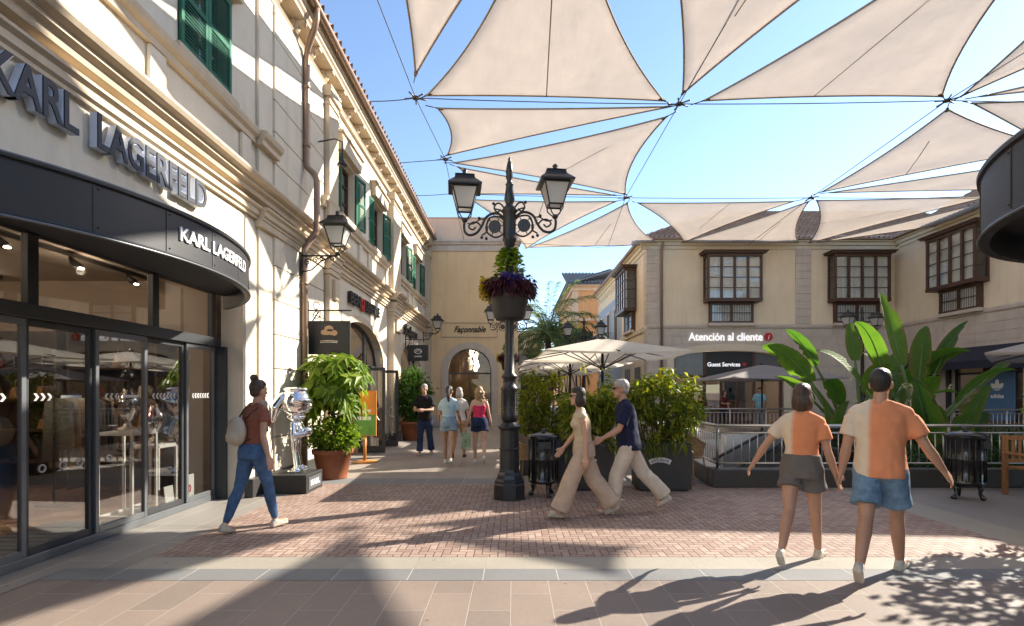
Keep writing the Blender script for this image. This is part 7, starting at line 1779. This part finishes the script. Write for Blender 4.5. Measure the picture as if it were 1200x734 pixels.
# colour blocked T-shirt: the halves are two dyes, split along the figure's middle
def splitshirt(name, left, right):
    m, n, l, b = newmat(name); tc = n.new('ShaderNodeTexCoord'); sp = n.new('ShaderNodeSeparateXYZ'); l.new(tc.outputs['Object'], sp.inputs[0]); no = n.new('ShaderNodeTexNoise'); no.inputs['Scale'].default_value = 8; l.new(tc.outputs['Object'], no.inputs['Vector'])
    mr = n.new('ShaderNodeMapRange'); mr.inputs[1].default_value = -.072; mr.inputs[2].default_value = -.035; l.new(sp.outputs[0], mr.inputs[0]); mx = n.new('ShaderNodeMix'); mx.data_type = 'RGBA'; mx.inputs[6].default_value = list(left)+[1]; mx.inputs[7].default_value = list(right)+[1]; l.new(mr.outputs[0], mx.inputs[0])
    vm = n.new('ShaderNodeVectorMath'); vm.operation = 'SCALE'; l.new(mx.outputs[2], vm.inputs[0]); l.new(mathn(n, l, 'MULTIPLY_ADD', no.outputs['Fac'], .3, .85), vm.inputs['Scale']); l.new(vm.outputs[0], b.inputs['Base Color']); b.inputs['Roughness'].default_value = .9
    nb = n.new('ShaderNodeTexNoise'); nb.inputs['Scale'].default_value = 7; l.new(tc.outputs['Object'], nb.inputs['Vector']); bp = n.new('ShaderNodeBump'); bp.inputs['Strength'].default_value = 1.; bp.inputs['Distance'].default_value = .02; l.new(nb.outputs['Fac'], bp.inputs['Height']); l.new(bp.outputs[0], b.inputs['Normal']); return m
hb = hairmat('dark brown hair', (.012, .007, .005), (.045, .024, .014)); hbr = hairmat('brown hair', (.028, .014, .008), (.10, .052, .028)); hg = hairmat('grey hair', (.22, .20, .18), (.46, .43, .40)); hbl = hairmat('blond curly hair', (.17, .09, .04), (.46, .30, .16)); hk_ = hairmat('black hair', (.010, .008, .007), (.035, .026, .02))
beige_shoe = mat('pale trainers', (.52, .46, .38), .7, var=.1); white_shoe = mat('white trainers', (.66, .63, .58), .6, var=.06); dark_shoe = mat('dark shoes', (.03, .03, .03), .5)
# 1 woman with rucksack, walking away on the left
person('woman with a bun, rust brown top and jeans, walking by the shop doors', (-2.98, 5.86, 0), R(-28), 1.70,
       dict(hip_r=17, knee_r=5, foot_r=4, hip_l=-14, knee_l=10, foot_l=-16, sh_l=18, el_l=25, sh_r=-14, el_r=20, sabd_r=14, sabd_l=12, lean=4), 'mid', dict(kind='bun', mat=hbr), dict(mat=cloth('rust brown jersey', (.26, .095, .06)), sleeve=.42, z0=-.0, collar=True),
       dict(kind='slim', mat=denim('blue stretch denim', (.085, .16, .30)), waist=.08), dict(mat=beige_shoe), extra=backpack)
# 2, 3 middle couple walking left
person('woman in a shiny beige sleeveless top and wide beige trousers, walking left past the bin', ((684-VX)/F*6.5, 6.5, 0), R(88), 1.655,
       dict(hip_r=-20, knee_r=16, foot_r=-26, hip_l=26, knee_l=6, foot_l=8, sh_l=-10, el_l=12, sh_r=14, el_r=24, sabd_l=8, lean=5), 'mid', dict(kind='bob', mat=hb), dict(mat=mat('champagne satin', (.50, .41, .27), .38, var=.12, bump=.4, bscale=8), z0=.02, z1=.48),
       dict(kind='wide', mat=cloth('beige linen', (.48, .36, .27)), wide=.045, waist=.10), dict(mat=beige_shoe, sandal=True), extra=glasses)
def polo_x(t, J, pel, up, head, neck, hv, TR, k, rm, vx): glasses(t, J, pel, up, head, neck, hv, TR, k, rm, vx)
person('grey haired man in navy polo shirt and stone trousers, walking left past the hedge', ((737-VX)/F*6.75, 6.75, 0), R(86), 1.76,
       dict(hip_r=-27, knee_r=16, foot_r=-30, hip_l=24, knee_l=14, foot_l=10, sh_l=22, el_l=40, sh_r=-18, el_r=28, lean=7), 'tan', dict(kind='short', mat=hg), dict(mat=cloth('navy pique', (.014, .017, .045)), sleeve=.75, z0=-.10, e=.02, collar=True),
       dict(kind='trousers', mat=cloth('stone chino', (.55, .47, .38)), wide=.024, waist=.02), dict(mat=beige_shoe), sex='m', extra=polo_x)
# 4, 5 right couple hand in hand, walking away
person('woman with a brown bob, orange and beige T-shirt and grey shorts, seen from behind', ((939-VX)/F*4.8, 4.8, 0), R(-44), 1.665,
       dict(twist=10, hip_l=-24, knee_l=17, foot_l=-40, habd_l=-4, habd_r=0, hip_r=18, knee_r=4, foot_r=3, sabd_l=34, sh_l=-6, el_l=14, sabd_r=14, sh_r=-4, el_r=18, lean=2), 'tan', dict(kind='bob', mat=hbr), dict(mat=splitshirt('beige and orange jersey', (.64, .50, .36), (.70, .24, .10)), sleeve=.6, z0=.03, e=.014, collar=True),
       dict(kind='shorts', mat=cloth('grey shorts cloth', (.135, .115, .10)), len=.42, flare=.03, waist=.13), dict(mat=beige_shoe))
person('tall dark haired man in beige and orange T-shirt and blue denim shorts, seen from behind', ((1031-VX)/F*4.42, 4.42, 0), R(-46), 1.80,
       dict(twist=12, hip_l=-25, knee_l=17, foot_l=-42, habd_l=-4, habd_r=0, hip_r=22, knee_r=4, foot_r=4, sabd_l=11, sh_l=-6, el_l=12, sabd_r=26, sh_r=4, el_r=22, lean=2), 'tan', dict(kind='short', mat=hk_), dict(mat=splitshirt('beige and orange heavy jersey', (.66, .53, .39), (.70, .25, .11)), sleeve=.68, z0=-.08, e=.015, collar=True),
       dict(kind='shorts', mat=denim('faded denim', (.17, .26, .36)), len=.72, flare=.02, waist=.02), dict(mat=beige_shoe), sex='m')
# 6-9 people in the lane
VS = .017
person('man in black T-shirt and dark jeans facing us in front of a potted tree', ((498-VX)/F*12.95, 12.95, 0), R(172), 1.76,
       dict(hip_r=10, knee_r=6, hip_l=-8, knee_l=10, foot_l=-10, sh_l=20, el_l=75, etw_l=40, sh_r=20, el_r=75, etw_r=40), 'mid', dict(kind='short', mat=hg), dict(mat=cloth('black jersey', (.014, .014, .015)), sleeve=.7, z0=-.09, e=.02, collar=True),
       dict(kind='trousers', mat=denim('dark denim', (.03, .05, .11)), wide=.01), dict(mat=beige_shoe), sex='m', vox=VS)
person('dark haired woman in a pale blue top and denim shorts, walking away in the lane', ((526-VX)/F*11.25, 11.25, 0), R(-4), 1.70,
       dict(hip_r=-12, knee_r=22, foot_r=-30, hip_l=12, knee_l=4, sh_l=8, el_l=40, sh_r=6, el_r=35, sabd_l=14), 'tan', dict(kind='pony', mat=hb), dict(mat=cloth('pale blue jersey', (.40, .53, .60)), sleeve=.62, z0=.06, e=.02),
       dict(kind='shorts', mat=denim('light denim', (.27, .37, .47)), len=.38, flare=.03, waist=.14), dict(mat=white_shoe), vox=VS)
person('grey haired person in pale top and tan trousers, beyond the woman in denim shorts', ((538-VX)/F*12.4, 12.4, 0), R(-2), 1.69,
       dict(hip_r=12, knee_r=4, hip_l=-14, knee_l=20, foot_l=-24, sh_r=10, el_r=20), 'light', dict(kind='bob', mat=hg), dict(mat=cloth('pale jersey', (.55, .52, .48)), sleeve=.6, z0=-.02), dict(kind='slim', mat=cloth('tan cloth', (.45, .28, .16))), dict(mat=dark_shoe), vox=VS)
person('woman with curly blond hair, pink strappy top and navy shorts, walking away in the lane', ((562-VX)/F*11.4, 11.4, 0), R(3), 1.70,
       dict(hip_l=10, knee_l=4, hip_r=-14, knee_r=30, foot_r=-40, sabd_l=14, sh_l=6, el_l=10, sabd_r=12, curl_l=.9), 'light', dict(kind='curly', mat=hbl), dict(mat=cloth('pink jersey', (.62, .04, .115)), straps=True, z0=.04, z1=.38, e=.012),
       dict(kind='shorts', mat=denim('navy denim', (.02, .035, .085)), len=.42, flare=.02, waist=.12), dict(mat=white_shoe), vox=VS)
bg = thing('shopping_bag', 'small green and white carrier bag in the left hand of the woman in pink', 'bag', ((546-VX)/F*11.4, 11.42, .32))
bx = (546-VX)/F*11.4
MB().box(bx-.10, bx+.10, 11.38, 11.46, .32, .68).build('bag_body', mat('green and white paper', (.30, .38, .22), .6, var=.5, scale=8), bg, bevel=.006)
MB().tube([(bx-.05, 11.42, .68), (bx-.04, 11.42, .78), (bx+.04, 11.42, .78), (bx+.05, 11.42, .68)], .006, 6).build('handle', M['white'], bg)
# 10 people by the glazed doors
person('man in a light blue shirt standing at the glazed doors under the grey parasol', ((890-VX)/F*23.6, 23.6, 0), R(150), 1.78, dict(sh_l=10, el_l=60, etw_l=30), 'tan', dict(kind='short', mat=hk_), dict(mat=cloth('light blue shirt', (.22, .46, .55)), sleeve=.8, z0=-.1, e=.025), dict(kind='trousers', mat=cloth('grey trousers', (.25, .24, .23))), dict(mat=dark_shoe), sex='m', vox=.018)
person('person in dark red top and black trousers standing at the glazed doors', ((848-VX)/F*23.8, 23.8, 0), R(200), 1.66, dict(sh_r=20, el_r=70, etw_r=30), 'mid', dict(kind='bob', mat=hb), dict(mat=cloth('dark red jersey', (.10, .03, .03)), sleeve=.7), dict(kind='slim', mat=cloth('black trousers', (.02, .02, .02))), dict(mat=dark_shoe), vox=.018)
# chrome statue figure on the plinth (plain stylised figure)
s_ = MB(); V = Vector; b0 = V((-3.52, 8.3, .29))
s_.lathe([(.14, .29), (.14, .32), (.06, .36)], (b0.x, b0.y, 0), 20)
for sx in (-1, 1): s_.cap(b0+V((.04, sx*.06, .06)), .05, b0+V((0, sx*.05, .34)), .045); s_.cap(b0+V((0, sx*.05, .34)), .05, b0+V((0, sx*.05, .52)), .065); s_.cap(b0+V((.12, sx*.06, .06)), .04, b0+V((0, sx*.06, .05)), .045)
s_.ell(b0+V((0, 0, .66)), (.10, .13, .20)); s_.cap(b0+V((0, -.14, .78)), .05, b0+V((.03, -.20, .6)), .045); s_.cap(b0+V((.03, -.20, .6)), .045, b0+V((.16, -.1, .62)), .04); s_.cap(b0+V((0, .14, .78)), .05, b0+V((.03, .2, .6)), .045); s_.cap(b0+V((.03, .2, .6)), .045, b0+V((.16, .1, .62)), .04)
s_.ell(b0+V((.17, 0, .66)), (.09, .12, .09)); s_.lathe([(.10, .83), (.15, .88), (.13, .93)], (b0.x, b0.y, .29), 20)
s_.ell(b0+V((.0, 0, 1.13)), (.23, .25, .25), 24, 16); s_.tube([b0+V((.225*math.cos(a*.2), .245*math.sin(a*.2), 1.16)) for a in range(-7, 8)], .035, 8); s_.ell(b0+V((.225, 0, 1.06)), (.03, .03, .05)); s_.tube([b0+V((.19*math.cos(a*.2), .2*math.sin(a*.2), .98)) for a in range(-4, 5)], .02, 8); s_.lathe([(.19, 1.34), (.2, 1.37), (.15, 1.39)], (b0.x, b0.y, .27), 24)
s_.cap(b0+V((-.16, -.14, 1.2)), .09, b0+V((-.24, -.22, 1.05)), .10); s_.cap(b0+V((-.24, -.22, 1.05)), .1, b0+V((-.27, -.24, .85)), .045)
off = V((-3.55, 8.3, 0)); s_.v = [tuple(V(v)-off) for v in s_.v]; remesh(s_, 'figure', M['chrome'], PL, .012, 3)
bpy.data.scenes.remove(WS)
